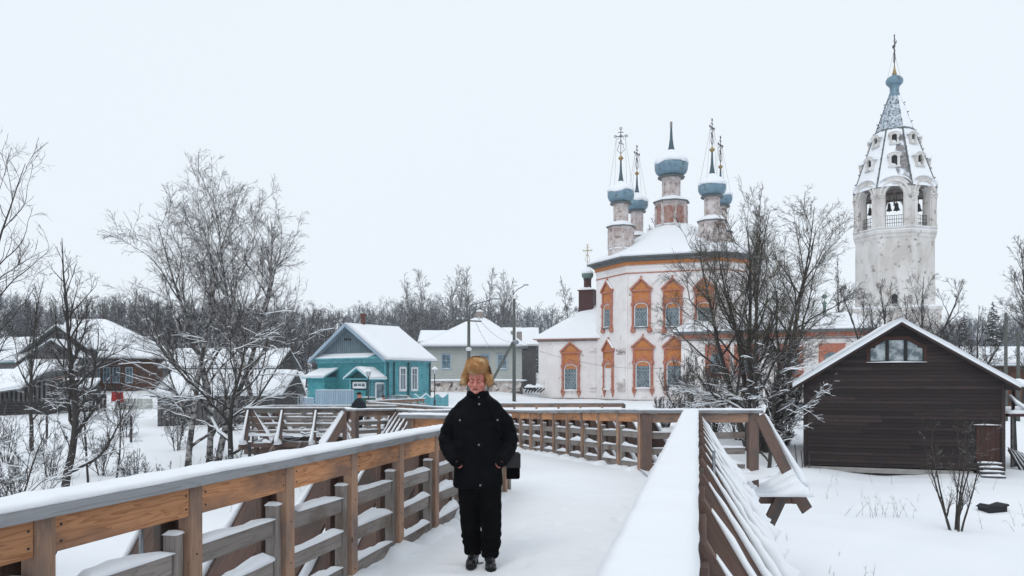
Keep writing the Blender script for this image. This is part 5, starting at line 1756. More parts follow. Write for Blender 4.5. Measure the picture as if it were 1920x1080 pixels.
wall_window(th_, f0, f1, HW - 4.1, 2.35, 1.0, .75, mull=0, trans=(), fr=.16, off=.05)
# side bay at the left with its own little roof
mb = MB(); mb.prism([hp(8.9, -1.6, -1), hp(6.5, -1.6, -1), hp(6.5, 0, -1), hp(8.9, 0, -1)], (0, 0, 3.75)); by_ = mb.build('bay', M['teal'], th_)
snow_roof(th_, [[hp(9.3, -2.0, 2.7), hp(6.2, -2.0, 2.7), hp(6.4, .0, 3.55), hp(9.0, .0, 3.55)]], th=.18, under='teal_light')
mb = MB(); mb.beam(hp(8.9, -1.63, .55), hp(6.5, -1.63, .55), .08, .1); mb.build('trim', M['teal_light'], by_)
# porch: gabled, white-framed transom, door
PX0, PX1, PD = .35, 2.95, 1.7
pf0, pf1 = hp(PX1, -PD, 0), hp(PX0, -PD, 0)
mb = MB(); mb.prism([pf0 + Vector((0, 0, -1)), pf1 + Vector((0, 0, -1)), hp(PX0, 0, -1), hp(PX1, 0, -1)], (0, 0, 3.55)); po_ = mb.build('porch', M['teal_dark'], th_)
siding(th_, pf1.xy, hp(PX0, 0, 0).xy, 0, 2.5, M['teal_light'], bh=.15, stuff=True)
for s in (PX0 + .12, PX1 - .12, ): board('porch_post', hp(s, -PD - .05, -.2), hp(s, -PD - .05, 2.5), .16, .22, M['teal_light'], th_)
mb = MB(); mb.prism([hp(PX1 - .5, -PD - .03, -.3), hp(PX0 + .5, -PD - .03, -.3), hp(PX0 + .5, -PD - .03, 1.55), hp(PX1 - .5, -PD - .03, 1.55)], Vector((*(-sd_ * .05), 0))); dd_ = mb.build('door', M['teal'], th_)
for s in (1.15, 1.65, 2.15): 
    mb = MB(); mb.beam(hp(s, -PD - .1, .1), hp(s, -PD - .1, 1.4), .06, .04, up=(fa.x, fa.y, 0)); mb.build('door_panel', M['teal_light'], dd_)
wall_window(th_, pf0.xy, pf1.xy, 1.35, 1.85, 1.45, .30, mull=2, trans=(), fr=.12, off=.08)
wall_window(th_, pf1.xy, hp(PX0, 0, 0).xy, 1.1, .85, .95, 1.25, mull=0, trans=(), fr=.14, off=.06)
gr_ = 3.55
pk = (PX0 + PX1) / 2
mb = MB(); mb.prism([hp(PX1, -PD - .02, 2.5), hp(PX0, -PD - .02, 2.5), hp(pk, -PD - .02, 3.4)], Vector((*(sd_ * .1), 0))); mb.build('porch_gable', M['teal_dark'], th_)
board('trim_board', hp(PX1 + .2, -PD - .25, 2.55), hp(PX0 - .2, -PD - .25, 2.55), .3, .12, M['teal_light'], th_)
snow_roof(th_, [[hp(PX0 - .4, -PD - .5, 2.55), hp(pk, -PD - .5, gr_), hp(pk, .1, gr_), hp(PX0 - .4, .1, 2.55)], [hp(PX1 + .4, -PD - .5, 2.55), hp(pk, -PD - .5, gr_), hp(pk, .1, gr_), hp(PX1 + .4, .1, 2.55)]], th=.22, under='teal_light')
# board fences round the house
def pale_fence(label, a, b_, h, m, w=.16, zig=0.0, gap=.02, snow=True, cat='fence', z=None, posts=True):
    a = Vector(a); b_ = Vector(b_)
    za = gz(a.x, a.y) if z is None else z
    t_ = thing('fence', label, cat, (a.x, a.y, za))
    L = (b_ - a).length; d_ = (b_ - a) / L; n = int(L / (w + gap))
    for i in range(n):
        s = (i + .5) * L / n
        hh = h + zig * abs(((i / 7.0) % 1) - .5) * 2
        p = d_ * s
        board('pale', (p.x, p.y, -.3), (p.x, p.y, round(hh, 2)), .03, w, M[m], t_, up=(d_.x, d_.y, 0))
    nn = Vector((-d_.y, d_.x)) * .05
    for zz in (.35, h - .3): board('cross_rail', (nn.x, nn.y, zz), (d_.x * L + nn.x, d_.y * L + nn.y, zz), .06, .08, M[m], t_)
    if snow:
        mb = MB(); pts = [(d_.x * s, d_.y * s, h + (zig * abs((((s / L * n - .5) / 7.0) % 1) - .5) * 2 if zig else 0) - .02) for s in np.linspace(0, L, max(8, n))]
        snow_strip(mb, pts, .07, .09 if zig else .04, (-d_.y, d_.x, 0)); mb.build('snow', M['snow'], t_, kind='stuff')
    return t_


p = at(591, 745, 66); q = at(664, 748, 66)
pale_fence('plain blue-grey board fence in front of the turquoise house', (p.x, p.y), (q.x, q.y), 1.85, 'blue_gray', z=-.95)
pale_fence('low blue-grey board fence left of the turquoise house', (at(540, 745, 67).x, 67), (p.x - .1, p.y), 1.2, 'blue_gray', z=-.95)
p = at(672, 745, 67); q = at(703, 748, 67)
gt = thing('gate', 'dark green gate below the porch of the turquoise house', 'gate', (p.x, p.y, -.9))
for k in range(8): board('board', (.09 + k * .18, 0, 0), (.09 + k * .18, 0, 1.15), .17, .04, M['green_gate'], gt, up=(0, 1, 0))
board('rail', (0, -.04, 1.05), (1.45, -.04, 1.05), .05, .1, M['green_gate'], gt)
mb = MB(); snow_strip(mb, [(0, 0, 1.16), (.7, 0, 1.16), (1.45, 0, 1.16)], .1, .08, (0, 1, 0)); mb.build('snow', M['snow'], gt, kind='stuff')
p = at(776, 745, 70); q = at(841, 748, 73)
pale_fence('turquoise picket fence with a zigzag snowy top right of the parked car', (p.x, p.y), (q.x, q.y), .75, 'teal_light', zig=.42, z=-.65)

# ---- grey house behind
G0 = at(794, 733, 98); gzb = -.2
gh = thing('house', 'grey weathered board house with a snowy hipped roof and patched white foundation', 'house', (G0.x - .2, 98, gzb))
gw, gd = 12.2, 11.0
ge = EYE - (650 - HZ) / F * 98 - gzb; gr2 = EYE - (597 - HZ) / F * 104 - gzb
mb = MB(); mb.box(0, gw, 0, gd, 1.9, ge); mb.build('wall', M['gray_boards'], gh)
mb = MB(); mb.box(-.1, gw + .1, -.1, gd, -1.5, 1.75); fnd = mb.build('foundation', M['plaster_old'], gh)
mb = MB(); mb.box(-.2, gw + .2, -.3, 0, 1.75, 1.9); lg_ = mb.build('ledge', M['gray_boards'], gh)
mb = MB(); snow_strip(mb, [(-.2 + q, -.16, 1.88) for q in range(14)], .35, .22, (0, 1, 0)); mb.build('snow', M['snow'], lg_, kind='stuff')
siding(gh, (0, 0), (gw, 0), 1.95, ge - .2, M['gray_boards'], bh=.19, stuff=True, proud=.05)
siding(gh, (gw, 0), (gw, gd), 1.95, ge - .2, M['old_boards'], bh=.19, stuff=True, proud=.05)
for x, w_ in ((839.5, .95), (912, .95), (944.5, 1.0)):
    wall_window(gh, (0, 0), (gw, 0), (x - 794) / F * 98, EYE - (691 - HZ) / F * 98 - gzb, w_, 1.65, fm='blue_gray', mull=1, trans=(.4,), fr=.12, off=.05)
mb = MB(); mb.box(7.3, 8.6, -.14, -.09, .3, 1.1); mb.build('panel', M['brick_pale'], fnd)
e_ = .75
c0, c1, c2, c3 = (-e_, -e_, ge), (gw + e_, -e_, ge), (gw + e_, gd + e_, ge), (-e_, gd + e_, ge)
ax = at(901, 600, 104).x - G0.x
ra, rb_ = (ax - .3, gd / 2, gr2), (ax + .6, gd / 2, gr2)
grf = snow_roof(gh, [[c0, c1, rb_, ra], [c2, c3, ra, rb_], [c1, c2, rb_], [c3, c0, ra]], th=.25, under='eave_gray')
mb = MB(); mb.box(-e_, gw + e_, -e_ - .04, -e_, ge - .25, ge + .02); mb.build('fascia', M['eave_gray'], gh)
for x, z, w_ in ((ax + .1, gr2 - .1, .85), (ax + 4.4, gr2 - 2.6, .6), (ax + 5.2, gr2 - 2.7, .7), (ax - 9.4 + 2, gr2 - 3.4, .01)):
    if w_ < .1: continue
    mb = MB(); mb.box(x - w_ / 2, x + w_ / 2, gd / 2 - .4, gd / 2 + .4, z - .8, z + .9); cc = mb.build('chimney', M['brick_pale'], grf)
    mb = MB(); snow_strip(mb, [(x - w_ / 2, gd / 2, z + .9), (x, gd / 2, z + .9), (x + w_ / 2, gd / 2, z + .9)], .9, .3, (0, 1, 0)); mb.build('snow', M['snow'], grf, kind='stuff')
# roofs beyond
def back_house(label, x0, x1, yr, ye, d, depth=8, wallm='gray_boards', wb=None, hip=True):
    a = at(x0, ye, d); b_ = at(x1, ye, d)
    z0 = gz((a.x + b_.x) / 2, d) - .2
    t_ = thing('house', label, 'house', (a.x, d, z0))
    w_ = b_.x - a.x; e2 = a.z - z0; r2 = at(0, yr, d + depth / 2).z - z0
    mb = MB(); mb.box(.5, w_ - .5, .5, depth - .5, -1.5, e2); mb.build('wall', M[wallm], t_)
    siding(t_, (.5, .5), (w_ - .5, .5), 0, e2, M[wallm], bh=.25, stuff=True, proud=.05)
    hx = depth * .4 if hip else 0
    r_ = [(0, 0, e2), (w_, 0, e2), (w_, depth, e2), (0, depth, e2)]
    ra, rb_ = (hx, depth / 2, r2), (w_ - hx, depth / 2, r2)
    pl = [[r_[0], r_[1], rb_, ra], [r_[2], r_[3], ra, rb_]]
    if hip: pl += [[r_[1], r_[2], rb_], [r_[3], r_[0], ra]]
    else:
        mb = MB(); mb.prism([(.5, .5, e2), (.5, depth - .5, e2), (.5, depth / 2, r2 - .1)], (w_ - 1, 0, 0)); mb.build('gable', M[wallm], t_)
    snow_roof(t_, pl, th=.3)
    return t_, w_, e2, r2


back_house('far white-roofed house between the turquoise and grey houses', 783, 850, 621, 642, 125, hip=False)
back_house('white-roofed outbuilding behind the right corner of the grey house', 940, 1012, 616, 648, 112, depth=10, hip=False, wallm='old_boards')
# woodpile / old sleigh by the corner of the grey house
mb = MB()
for k in range(6): mb.beam((k * .35, 0, 0), (k * .35 + .6, 1.2, .9 - .1 * k), .12, .12)
wp = mb.build('firewood_pile', M['log_dark'], None, loc=(at(985, 700, 96).x, 96, .3)); tag(wp, 'snowy pile of poles at the right corner of the grey house', 'woodpile')
mb = MB(); snow_strip(mb, [(k * .4 - .1, .4, .55) for k in range(7)], 1.1, .35, (0, 1, 0), rag=.6); mb.build('snow', M['snow'], wp, smooth=True, kind='stuff')

# ---- left group: brown house and sheds
bd = 84.0
bh0 = thing('house', 'brown wooden house with a broad snowy roof behind the bare trees on the left', 'house', (at(100, 700, bd).x, bd, 0.0))
def lb_(x, y, d=bd):
    v = at(x, y, d); return Vector((v.x - bh0.location.x, v.y - bh0.location.y, v.z))
xa, xb = lb_(90, 0).x, lb_(298, 0).x
ez = lb_(0, 672).z
mb = MB(); mb.box(xa, xb - .6, 0, 6, -2, ez); mb.build('wall', M['brown_boards'], bh0)
mb = MB()
for i in range(44):
    x = lerp(xa, xb - .6, (i + .5) / 44)
    mb.box(x - .13, x + .10, -.05, 0, -.5, ez - .02)
mb.build('wall_boards', M['brown_boards'], bh0, kind='stuff')
for x in (181, 201, 219, 243): wall_window(bh0, (xa, 0), (xb, 0), lb_(x, 0).x - xa, lb_(0, 717).z, .62, 1.5, fm='blue_gray', mull=1, trans=(.3,), fr=.08, off=.06)
rz_ = lb_(0, 602, 90).z
P1_, P2_ = lb_(140, 0, 90).x, lb_(209, 0, 90).x
c0, c1, c2, c3 = Vector((xa - .5, -.8, ez)), Vector((xb + .1, -.8, ez)), Vector((xb + .1, 8.5, ez)), Vector((xa - .5, 8.5, ez))
ra, rb_ = Vector((P1_, 4.6, rz_)), Vector((P2_, 4.6, rz_))
snow_roof(bh0, [[c0, c1, rb_, ra], [c2, c3, ra, rb_], [c1, c2, rb_], [c3, c0, ra]], th=.25)
# gabled cross wing on the left
g1 = thing('house', 'old grey board house with two stacked gables at the left', 'house', (at(100, 700, 78).x, 78, 0.0))
def lg1(x, y, d=78):
    v = at(x, y, d); return Vector((v.x - g1.location.x, v.y - g1.location.y, v.z))
ap_, le, re = lg1(111, 610), lg1(48, 650), lg1(160, 634)
le = Vector((ap_.x - 3.9, 0, ap_.z - 2.9)); re = Vector((ap_.x + 2.7, 0, ap_.z - 2.0))
mb = MB(); mb.prism([(le.x + .5, 0, -2), (re.x - .5, 0, -2), (re.x - .5, 0, re.z), (ap_.x, 0, ap_.z - .3), (le.x + .5, 0, le.z)], (0, 3, 0)); mb.build('wall', M['old_boards'], g1)
mb = MB()
for i in range(36):
    x = lerp(le.x + .55, re.x - .55, i / 35); zt = ap_.z - .35 - abs(x - ap_.x) * (2.6 / 3.5)
    mb.box(x - .09, x + .07, -.05, 0, -1, zt)
mb.build('wall_boards', M['old_boards'], g1, kind='stuff')
snow_roof(g1, [[le + Vector((-.4, -.6, -.3)), ap_ + Vector((0, -.6, 0)), ap_ + Vector((0, 3.4, 0)), le + Vector((-.4, 3.4, -.3))], [re + Vector((.4, -.6, -.3)), ap_ + Vector((0, -.6, 0)), ap_ + Vector((0, 3.4, 0)), re + Vector((.4, 3.4, -.3))]], th=.2)
wall_window(g1, (le.x, 0), (re.x, 0), ap_.x - le.x + .1, ap_.z - 1.75, .6, .95, mull=0, trans=(), fr=.15, fm='old_boards', gm='dark_hole', off=.06)
# lower gable and pent roof
a2 = lg1(101, 637, 76)
mb = MB(); mb.prism([(a2.x - 2.7, -2, -2), (a2.x + 2.2, -2, -2), (a2.x + 2.2, -2, a2.z - 1.5), (a2.x, -2, a2.z - .2), (a2.x - 2.7, -2, a2.z - 1.9)], (0, 2, 0)); mb.build('wall', M['old_boards'], g1)
snow_roof(g1, [[(a2.x - 3.4, -2.5, a2.z - 2.2), (a2.x, -2.5, a2.z), (a2.x, -.1, a2.z), (a2.x - 3.4, -.1, a2.z - 2.2)], [(a2.x + 2.6, -2.5, a2.z - 1.7), (a2.x, -2.5, a2.z), (a2.x, -.1, a2.z), (a2.x + 2.6, -.1, a2.z - 1.7)]], th=.2)
for sx in (-.2, .55): wall_window(g1, (a2.x - 2.7, -2), (a2.x + 2.9, -2), 2.7 + sx, a2.z - 1.35, .42, .55, mull=0, trans=(), fr=.08, fm='old_boards', gm='dark_hole', off=.05, snow=False)
snow_roof(g1, [[(a2.x - 2.9, -3.6, a2.z - 3.0), (a2.x + 2.4, -3.6, a2.z - 2.9), (a2.x + 2.4, -2.1, a2.z - 2.0), (a2.x - 2.5, -2.1, a2.z - 2.0)]], th=.28)
mb = MB(); mb.box(a2.x - 2.3, a2.x + 2.1, -3.3, -2, -2.5, a2.z - 2.95); mb.build('wall', M['brown_boards'], g1)
# long metal lean-to at far left
lm = thing('shed', 'long low shed with a blue-grey metal roof at the far left edge', 'shed', (at(10, 700, 76).x, 76, 0))
snow_roof(lm, [[(-6, 0, 3.1), (2.6, 0, 3.7), (3.9, 4, 5.5), (-6, 4, 4.1)]], th=.10, under='blue_gray')
mb = MB(); mb.prism([(-5.5, .4, -1.5), (2.4, .4, -1.5), (2.4, .4, 3.5), (-5.5, .4, 3.0)], (0, 3, 0)); mb.build('wall', M['old_boards'], lm)
back_house('small house with a green metal gable behind the far left sheds', -30, 50, 634, 655, 100, wallm='green_metal', hip=False)
# left log shed (foreground of the group)
ls = thing('shed', 'leaning dark log shed under a sagging snowy roof at the left edge', 'shed', (at(0, 780, 56).x, 56, gz(-36, 56)))
lz = lambda y: at(0, y, 56).z - ls.location.z
lw = at(87, 0, 56).x - at(0, 0, 56).x
mb = MB(); mb.prism([(-4, .6, -.5), (lw - .3, .6, -.5), (lw - .3, .6, lz(712)), (-4, .6, lz(745))], (0, 4, 0)); mb.build('wall', M['log_dark'], ls)
for i in range(16): board('log', (-4, .5, .1 + i * .2), (min(lw - .1, lw + .05 * (i % 3)), .5, .1 + i * .2), .18, .18, M['log_dark'], ls, ch=.05) if .1 + i * .2 < lz(748) else None
mb = MB()
for i in range(22):
    x = -3.8 + i * (lw + 3.6) / 21; mb.box(x - .08, x + .08, .35, .39, lz(748) - .2, lz(lerp(752, 712, i / 21)))
mb.build('wall_boards', M['old_boards'], ls, kind='stuff')
snow_roof(ls, [[(-4.5, -.3, lz(752)), (1.6, -.3, lz(728)), (3.0, 4.8, lz(690)), (-3.5, 4.8, lz(694))], [(1.6, -.3, lz(728)), (lw + .1, -.3, lz(697)), (lw - .1, 4.8, lz(688)), (3.0, 4.8, lz(690))]], th=.25)
for x, l in ((-.2, .25), (.5, -.1), (2.3, .1)): board('prop', (x, -.4, -.3), (x + l, .2, lz(748)), .10, .10, M['log_dark'], ls)
# dark low shed with snow roof, plank fence, red cloth
s2 = thing('shed', 'low dark shed with a flat snowy roof below the brown house', 'shed', (at(100, 740, 70).x, 70, gz(-38, 70) - .2))
sz2 = lambda y: at(0, y, 70).z - s2.location.z
sx2 = lambda x: at(x, 0, 70).x - s2.location.x
mb = MB(); mb.box(sx2(100), sx2(176), 0, 1.2, -.6, sz2(724)); mb.build('wall', M['log_dark'], s2)
siding(s2, (sx2(100), 0), (sx2(176), 0), 0, sz2(726), M['log_dark'], bh=.2, name='log')
snow_roof(s2, [[(sx2(98), -.5, sz2(727)), (sx2(180), -.5, sz2(727)), (sx2(172), 1.5, sz2(712)), (sx2(104), 1.5, sz2(712))]], th=.3)
p = at(131, 765, 62); q = at(200, 765, 62)
pale_fence('dark weathered plank fence left of the red cloth', (p.x, p.y), (q.x, q.y), 1.45, 'log_dark', w=.24, z=gz(p.x, p.y) - .1)
p2 = at(286, 765, 62)
pale_fence('low pale grey fence between the red cloth and the barn', (q.x + .6, q.y), (p2.x, p2.y), .95, 'gray_boards', w=.22, z=gz(q.x, q.y) - .0)
rc = MB()
pts = []
for i in range(9):
    for j in range(7):
        pts.append((i * .115, .05 * math.sin(i * 1.3 + j), .85 - j * .13 + .03 * math.sin(i * .9)))
rc._add(pts, [(i * 7 + j, (i + 1) * 7 + j, (i + 1) * 7 + j + 1, i * 7 + j + 1) for i in range(8) for j in range(6)])
p = at(209, 756, 61.7)
r_ = rc.build('cloth', M['red_cloth'], None, smooth=True, loc=(p.x, p.y, p.z)); tag(r_, 'bright red cloth hanging over the fence below the brown house', 'cloth')
so_ = r_.modifiers.new('solid', 'SOLIDIFY'); so_.thickness = .02
# middle barn, roof low
def lowbarn(label, x0, x1, yr, ye, yb, d, depth, wall='log_dark', skew=0):
    a = at(x0, ye, d); b_ = at(x1, ye, d)
    z0 = at(0, yb, d).z
    t_ = thing('barn', label, 'barn', (a.x, d, z0))
    w_ = b_.x - a.x; e2 = a.z - z0; r2 = at(0, yr, d + depth / 2).z - z0
    mb = MB(); mb.box(.3, w_ - .5, .4, depth - .4, -1.5, e2); mb.build('wall', M[wall], t_)
    mb = MB(); mb.prism([(w_ - .5, .4, e2), (w_ - .5, depth - .4, e2), (w_ - .5, depth / 2, r2 - .1)], (-.1, 0, 0)); mb.build('gable', M[wall], t_); mb = MB(); mb.prism([(.3, .4, e2), (.3, depth - .4, e2), (.3, depth / 2, r2 - .1)], (.1, 0, 0)); mb.build('gable', M[wall], t_)
    n = int((w_ - .8) / .28)
    for i in range(n):
        x = .3 + (i + .5) * (w_ - .8) / n
        board('plank', (x, .37, -.3), (x, .37, round(e2, 2) - .02), .05, .24, M['old_boards'], t_, up=(1, 0, 0))
    snow_roof(t_, [[(0, 0, e2), (w_, 0, e2), (w_ + skew, depth / 2, r2), (skew, depth / 2, r2)], [(w_, depth, e2), (0, depth, e2), (skew, depth / 2, r2), (w_ + skew, depth / 2, r2)]], th=.26)
    return t_


lowbarn('long low weathered barn with a wide snowy roof behind the birches', 281, 528, 697, 742, 788, 50, 6, skew=.2)
lowbarn('white-roofed barn higher up behind the birches', 296, 520, 655, 690, 716, 78, 9)

# ---- parked car
car = thing('parked_car', 'dark old sedan parked between the porch and the zigzag fence', 'car', (at(750, 750, 63).x, 63, -.95), R(-10))
cx = 0
body = MB()
prof = [(-2.1, .35), (-2.12, .62), (-1.95, .80), (-1.25, .88), (1.15, .90), (1.85, .84), (2.1, .72), (2.12, .40), (1.7, .28), (-1.75, .28)]
body.prism([(x, -.8, z) for x, z in prof], (0, 1.6, 0)); cb = body.build('body', M['car_paint'], car, bevel=.05)
cab = MB()
lo_ = [(-1.25, .86), (1.2, .88)]; 
v_ = [(-1.3, -.76, .86), (1.25, -.76, .88), (1.25, .76, .88), (-1.3, .76, .86), (-.75, -.6, 1.38), (.62, -.6, 1.38), (.62, .6, 1.38), (-.75, .6, 1.38)]
cab._add(v_, [(0, 1, 5, 4), (1, 2, 6, 5), (2, 3, 7, 6), (3, 0, 4, 7), (4, 5, 6, 7), (3, 2, 1, 0)])
cg = cab.build('window', M['glass'], car)
rfm = MB(); rfm._add([(-.80, -.62, 1.37), (.66, -.62, 1.37), (.66, .62, 1.37), (-.80, .62, 1.37), (-.7, -.55, 1.44), (.55, -.55, 1.44), (.55, .55, 1.44), (-.7, .55, 1.44)], [(3, 2, 1, 0), (4, 5, 6, 7), (0, 1, 5, 4), (1, 2, 6, 5), (2, 3, 7, 6), (3, 0, 4, 7)])
for a, b_ in (((-1.3, -.77, .87), (-.75, -.61, 1.4)), ((1.25, -.77, .87), (.62, -.61, 1.4)), ((-.1, -.77, .87), (-.08, -.61, 1.4)), ((-1.3, .77, .87), (-.75, .61, 1.4)), ((1.25, .77, .87), (.62, .61, 1.4)), ((-.1, .77, .87), (-.08, .61, 1.4))): rfm.beam(a, b_, .05, .05)
rfm.build('roof', M['car_paint'], car)
for x in (-1.3, 1.35):
    for y in (-.72, .72):
        mb = MB(); mb.tube([(x, y - .09, .3), (x, y + .09, .3)], .30, 16); wv = mb.build('wheel', M['rubber'], car)
        mb = MB(); mb.tube([(x, y - .1, .3), (x, y + .1, .3)], .17, 12); mb.build('rim', M['metal_gray'], wv)
for y in (-.6, .6):
    mb = MB(); mb.box(-2.14, -2.10, y - .13, y + .13, .52, .66); mb.build('headlight', M['lamp_glass'], car)
    mb = MB(); mb.box(2.10, 2.14, y - .15, y + .15, .5, .66); mb.build('taillight', M['red_cloth'], car)
mb = MB(); snow_strip(mb, [(-.7, 0, 1.43), (0, 0, 1.45), (.6, 0, 1.43)], .9, .04, (0, 1, 0)); mb.build('snow', M['snow'], car, smooth=True, kind='stuff')

# ---- street lamps, utility poles, wires
def lantern(label, x, d, ytop, yb):
    X = (x - 960) / F * d; z0 = at(0, yb, d).z
    t_ = thing('street_lamp', label, 'street lamp', (X, d, z0), 0, 'lantern street lamps near the bridge end')
    h = at(0, ytop, d).z - z0
    mb = MB(); mb.lathe([(.09, -.4), (.09, .3), (.05, .35), (.04, h - .55), (.09, h - .5)], n=10); mb.build('post', M['metal_dark'], t_, smooth=True)
    mb = MB(); mb.lathe([(.10, h - .5), (.20, h - .15), (.20, h - .12)], n=6); mb.build('lantern', M['lamp_glass'], t_)
    mb = MB(); mb.lathe([(.22, h - .12), (.07, h + .02), (.03, h + .1)], n=6)
    for k in range(6):
        a = k * math.pi / 3; mb.beam((.105 * math.cos(a), .105 * math.sin(a), h - .5), (.205 * math.cos(a), .205 * math.sin(a), h - .13), .018, .018)
    mb.build('lantern_frame', M['metal_dark'], t_)
    mb = MB(); mb.lathe([(.25, h - .13), (.25, h - .05), (.12, h + .06), (.02, h + .12)], n=12); mb.build('snow', M['snow'], t_, smooth=True, kind='stuff')


lantern('short black lantern lamp in front of the turquoise porch', 691, 64, 694, 756)
lantern('black lantern lamp left of the walking man, before the grey house', 815, 68, 690, 757)
up1, h1_ = pole(879, 0, 60, 598, 'dark utility pole rising behind the fur hat, with crossbar and lamp arm', r=.15)
mb = MB(); mb.beam((-.95, 0, h1_ - .1), (.95, 0, h1_ - .18), .07, .1)
mb.build('crossbar', M['pole_wood'], up1)
for x in (-.85, -.45, .75):
    mb = MB(); mb.lathe([(.03, 0), (.07, .05), (.05, .16), (.02, .2)], (x, 0, h1_ - .05), 8); mb.build('insulator', M['lamp_glass'], up1)
mb = MB(); mb.tube([(.05, 0, h1_ - .3), (.05, 0, h1_ + .8), (.25, 0, h1_ + 1.05), (1.75, 0, h1_ + 1.45)], .03, 8); mb.build('lamp_arm', M['metal_dark'], up1)
mb = MB(); mb.ellipsoid((2.0, 0, h1_ + 1.5), (.32, .12, .06)); mb.build('lamp_head', M['metal_gray'], up1, smooth=True)
mb = MB(); mb.lathe([(.10, 0), (.2, .05), (.22, .2), (.05, .3)], (0, -.12, h1_ - 2.4), 10); mb.build('lamp_head', M['white_paint'], up1, smooth=True)
up2, h2_ = pole(964, 0, 82, 560, 'tall utility pole beside the church with a diagonal strut', r=.19, zbase=-.05)
up2.location.x = (964 - 960) / F * 82
mb = MB(); mb.beam((-.12, 0, h2_ * .56), (-3.3, 0, -.3), .26, .26); st_ = mb.build('strut', M['pole_wood'], up2)
mb = MB(); mb.tube([(0, 0, h2_ - .2), (-.05, 0, h2_ + .55), (.35, 0, h2_ + .95), (1.0, 0, h2_ + 1.3)], .04, 8); mb.build('lamp_arm', M['metal_dark'], up2)
mb = MB(); mb.ellipsoid((1.2, 0, h2_ + 1.4), (.32, .12, .07)); mb.build('lamp_head', M['metal_gray'], up2, smooth=True)
mb = MB(); mb.ellipsoid((.15, -.15, h2_ * .56), (.35, .2, .25)); mb.build('junction_box', M['metal_gray'], up2)


def wire(label, a, b_, sag, r=.014):
    a = Vector(a); b_ = Vector(b_)
    pts = [a.lerp(b_, i / 14) - Vector((0, 0, sag * 4 * (i / 14) * (1 - i / 14))) for i in range(15)]
    mb = MB(); mb.tube(pts, r, 5); o = mb.build('power_line', M['iron'], None); tag(o, label, 'wire')


w1 = Vector(up1.location) + Vector((.75, 0, h1_)); w2 = Vector(up2.location) + Vector((0, 0, h2_ * .56))
wire('power line from the crossbar pole to the strutted pole', w1, w2, .5)
wire('slack power line drooping between the two utility poles', w1 - Vector((.3, 0, .1)), w2 + Vector((-.2, 0, -.2)), 1.6)
wire('power line from the strutted pole towards the church annex', Vector(up2.location) + Vector((0, 0, h2_ - .3)), at(1080, 592, 95), .8)
wire('thin cable running across the church wall', w2, at(1250, 690, 84), .9)

# ---- small things on the right snowfield
mb = MB(); mb.box(-.30, .30, -.2, .2, -.1, .14); mb.prism([(-.36, -.22, .14), (.36, -.22, .14), (.34, -.22, .20), (.08, -.22, .15), (-.2, -.22, .22)], (0, .44, 0))
p = at(1861, 957, 22.6)
o = mb.build('feeder_box', M['dark_hole'], None, loc=(p.x, p.y, gz(p.x, p.y) + .0), rot=(0, R(-4), R(10))); tag(o, 'small dark box half buried in the right snowfield', 'box')

# ------------------------------------------------------------------ trees
M['bark_dark'] = mat('bark_dark', (0.030, 0.027, 0.027), (0.065, 0.058, 0.052), scale=6, stretch=(4, 4, .8), rough=0.95, snow=(0.62, 0.80, 5.0), bump=0.5)
M['bark_birch'] = mat('bark_birch', (0.055, 0.05, 0.05), (0.36, 0.35, 0.34), scale=2.2, stretch=(1.5, 1.5, 2.2), lo=.46, hi=.58, rough=0.9, snow=(0.62, 0.80, 5.0), bump=0.4)
M['twig'] = mat('twig', (0.030, 0.026, 0.026), (0.055, 0.044, 0.040), scale=.4, rough=0.9, snow=(0.70, 0.92, 3.0))
M['twig_red'] = mat('twig_red', (0.062, 0.038, 0.030), (0.10, 0.06, 0.045), scale=.5, rough=0.9, snow=(0.72, 0.92, 3.0))
M['twig_olive'] = mat('twig_olive', (0.045, 0.038, 0.028), (0.10, 0.078, 0.04), scale=.5, rough=0.9, snow=(0.72, 0.92, 3.0))
M['twig_frost'] = mat('twig_frost', (0.06, 0.065, 0.078), (0.17, 0.185, 0.215), scale=.05, rough=0.9, snow=(0.6, 1.0, 1.0))
M['twig_mid'] = mat('twig_mid', (0.020, 0.021, 0.026), (0.055, 0.057, 0.070), scale=.08, rough=0.9, snow=(0.8, 1.1, 1.0))
M['conifer'] = mat('conifer', (0.02, 0.032, 0.03), (0.035, 0.05, 0.045), scale=.6, rough=0.95, snow=(0.35, 0.6, 1.2))


def norm(a): return a / np.maximum(1e-9, np.linalg.norm(a, axis=-1, keepdims=True))


def rotate_about(d, ang, g):
    """tilt each direction d by ang towards a random perpendicular"""
    r = g.normal(size=d.shape)
    pz = norm(np.cross(d, r))
    return norm(d * np.cos(ang)[:, None] + pz * np.sin(ang)[:, None])


def grow(p0, d0, L, r0, n, g, wander=.12, up=0.0, taper=.85, bend=None, endr=.002, zmin=None):
    """grow all branches of a level together; returns points (M,n+1,3), radii (M,n+1)"""
    Mn = len(p0)
    P = np.zeros((Mn, n + 1, 3)); P[:, 0] = p0
    d = d0.copy()
    for i in range(n):
        u = up if not hasattr(up, '__len__') else up[0] + (up[1] - up[0]) * i / n
        d = d + g.normal(size=d.shape) * wander
        d[:, 2] += u
        d = norm(d)
        P[:, i + 1] = P[:, i] + d * (L / n)[:, None]
    t = np.linspace(0, 1, n + 1)[None]
    Rr = np.maximum(r0[:, None] * (1 - taper * t), endr)
    return P, Rr


def sample(P, Rr, idx, t):
    n = P.shape[1] - 1
    f = np.clip(t * n, 0, n - 1e-4); k = f.astype(int); w = (f - k)[:, None]
    a = P[idx, k]; b_ = P[idx, k + 1]
    r = Rr[idx, k] * (1 - w[:, 0]) + Rr[idx, k + 1] * w[:, 0]
    return a * (1 - w) + b_ * w, norm(b_ - a), r


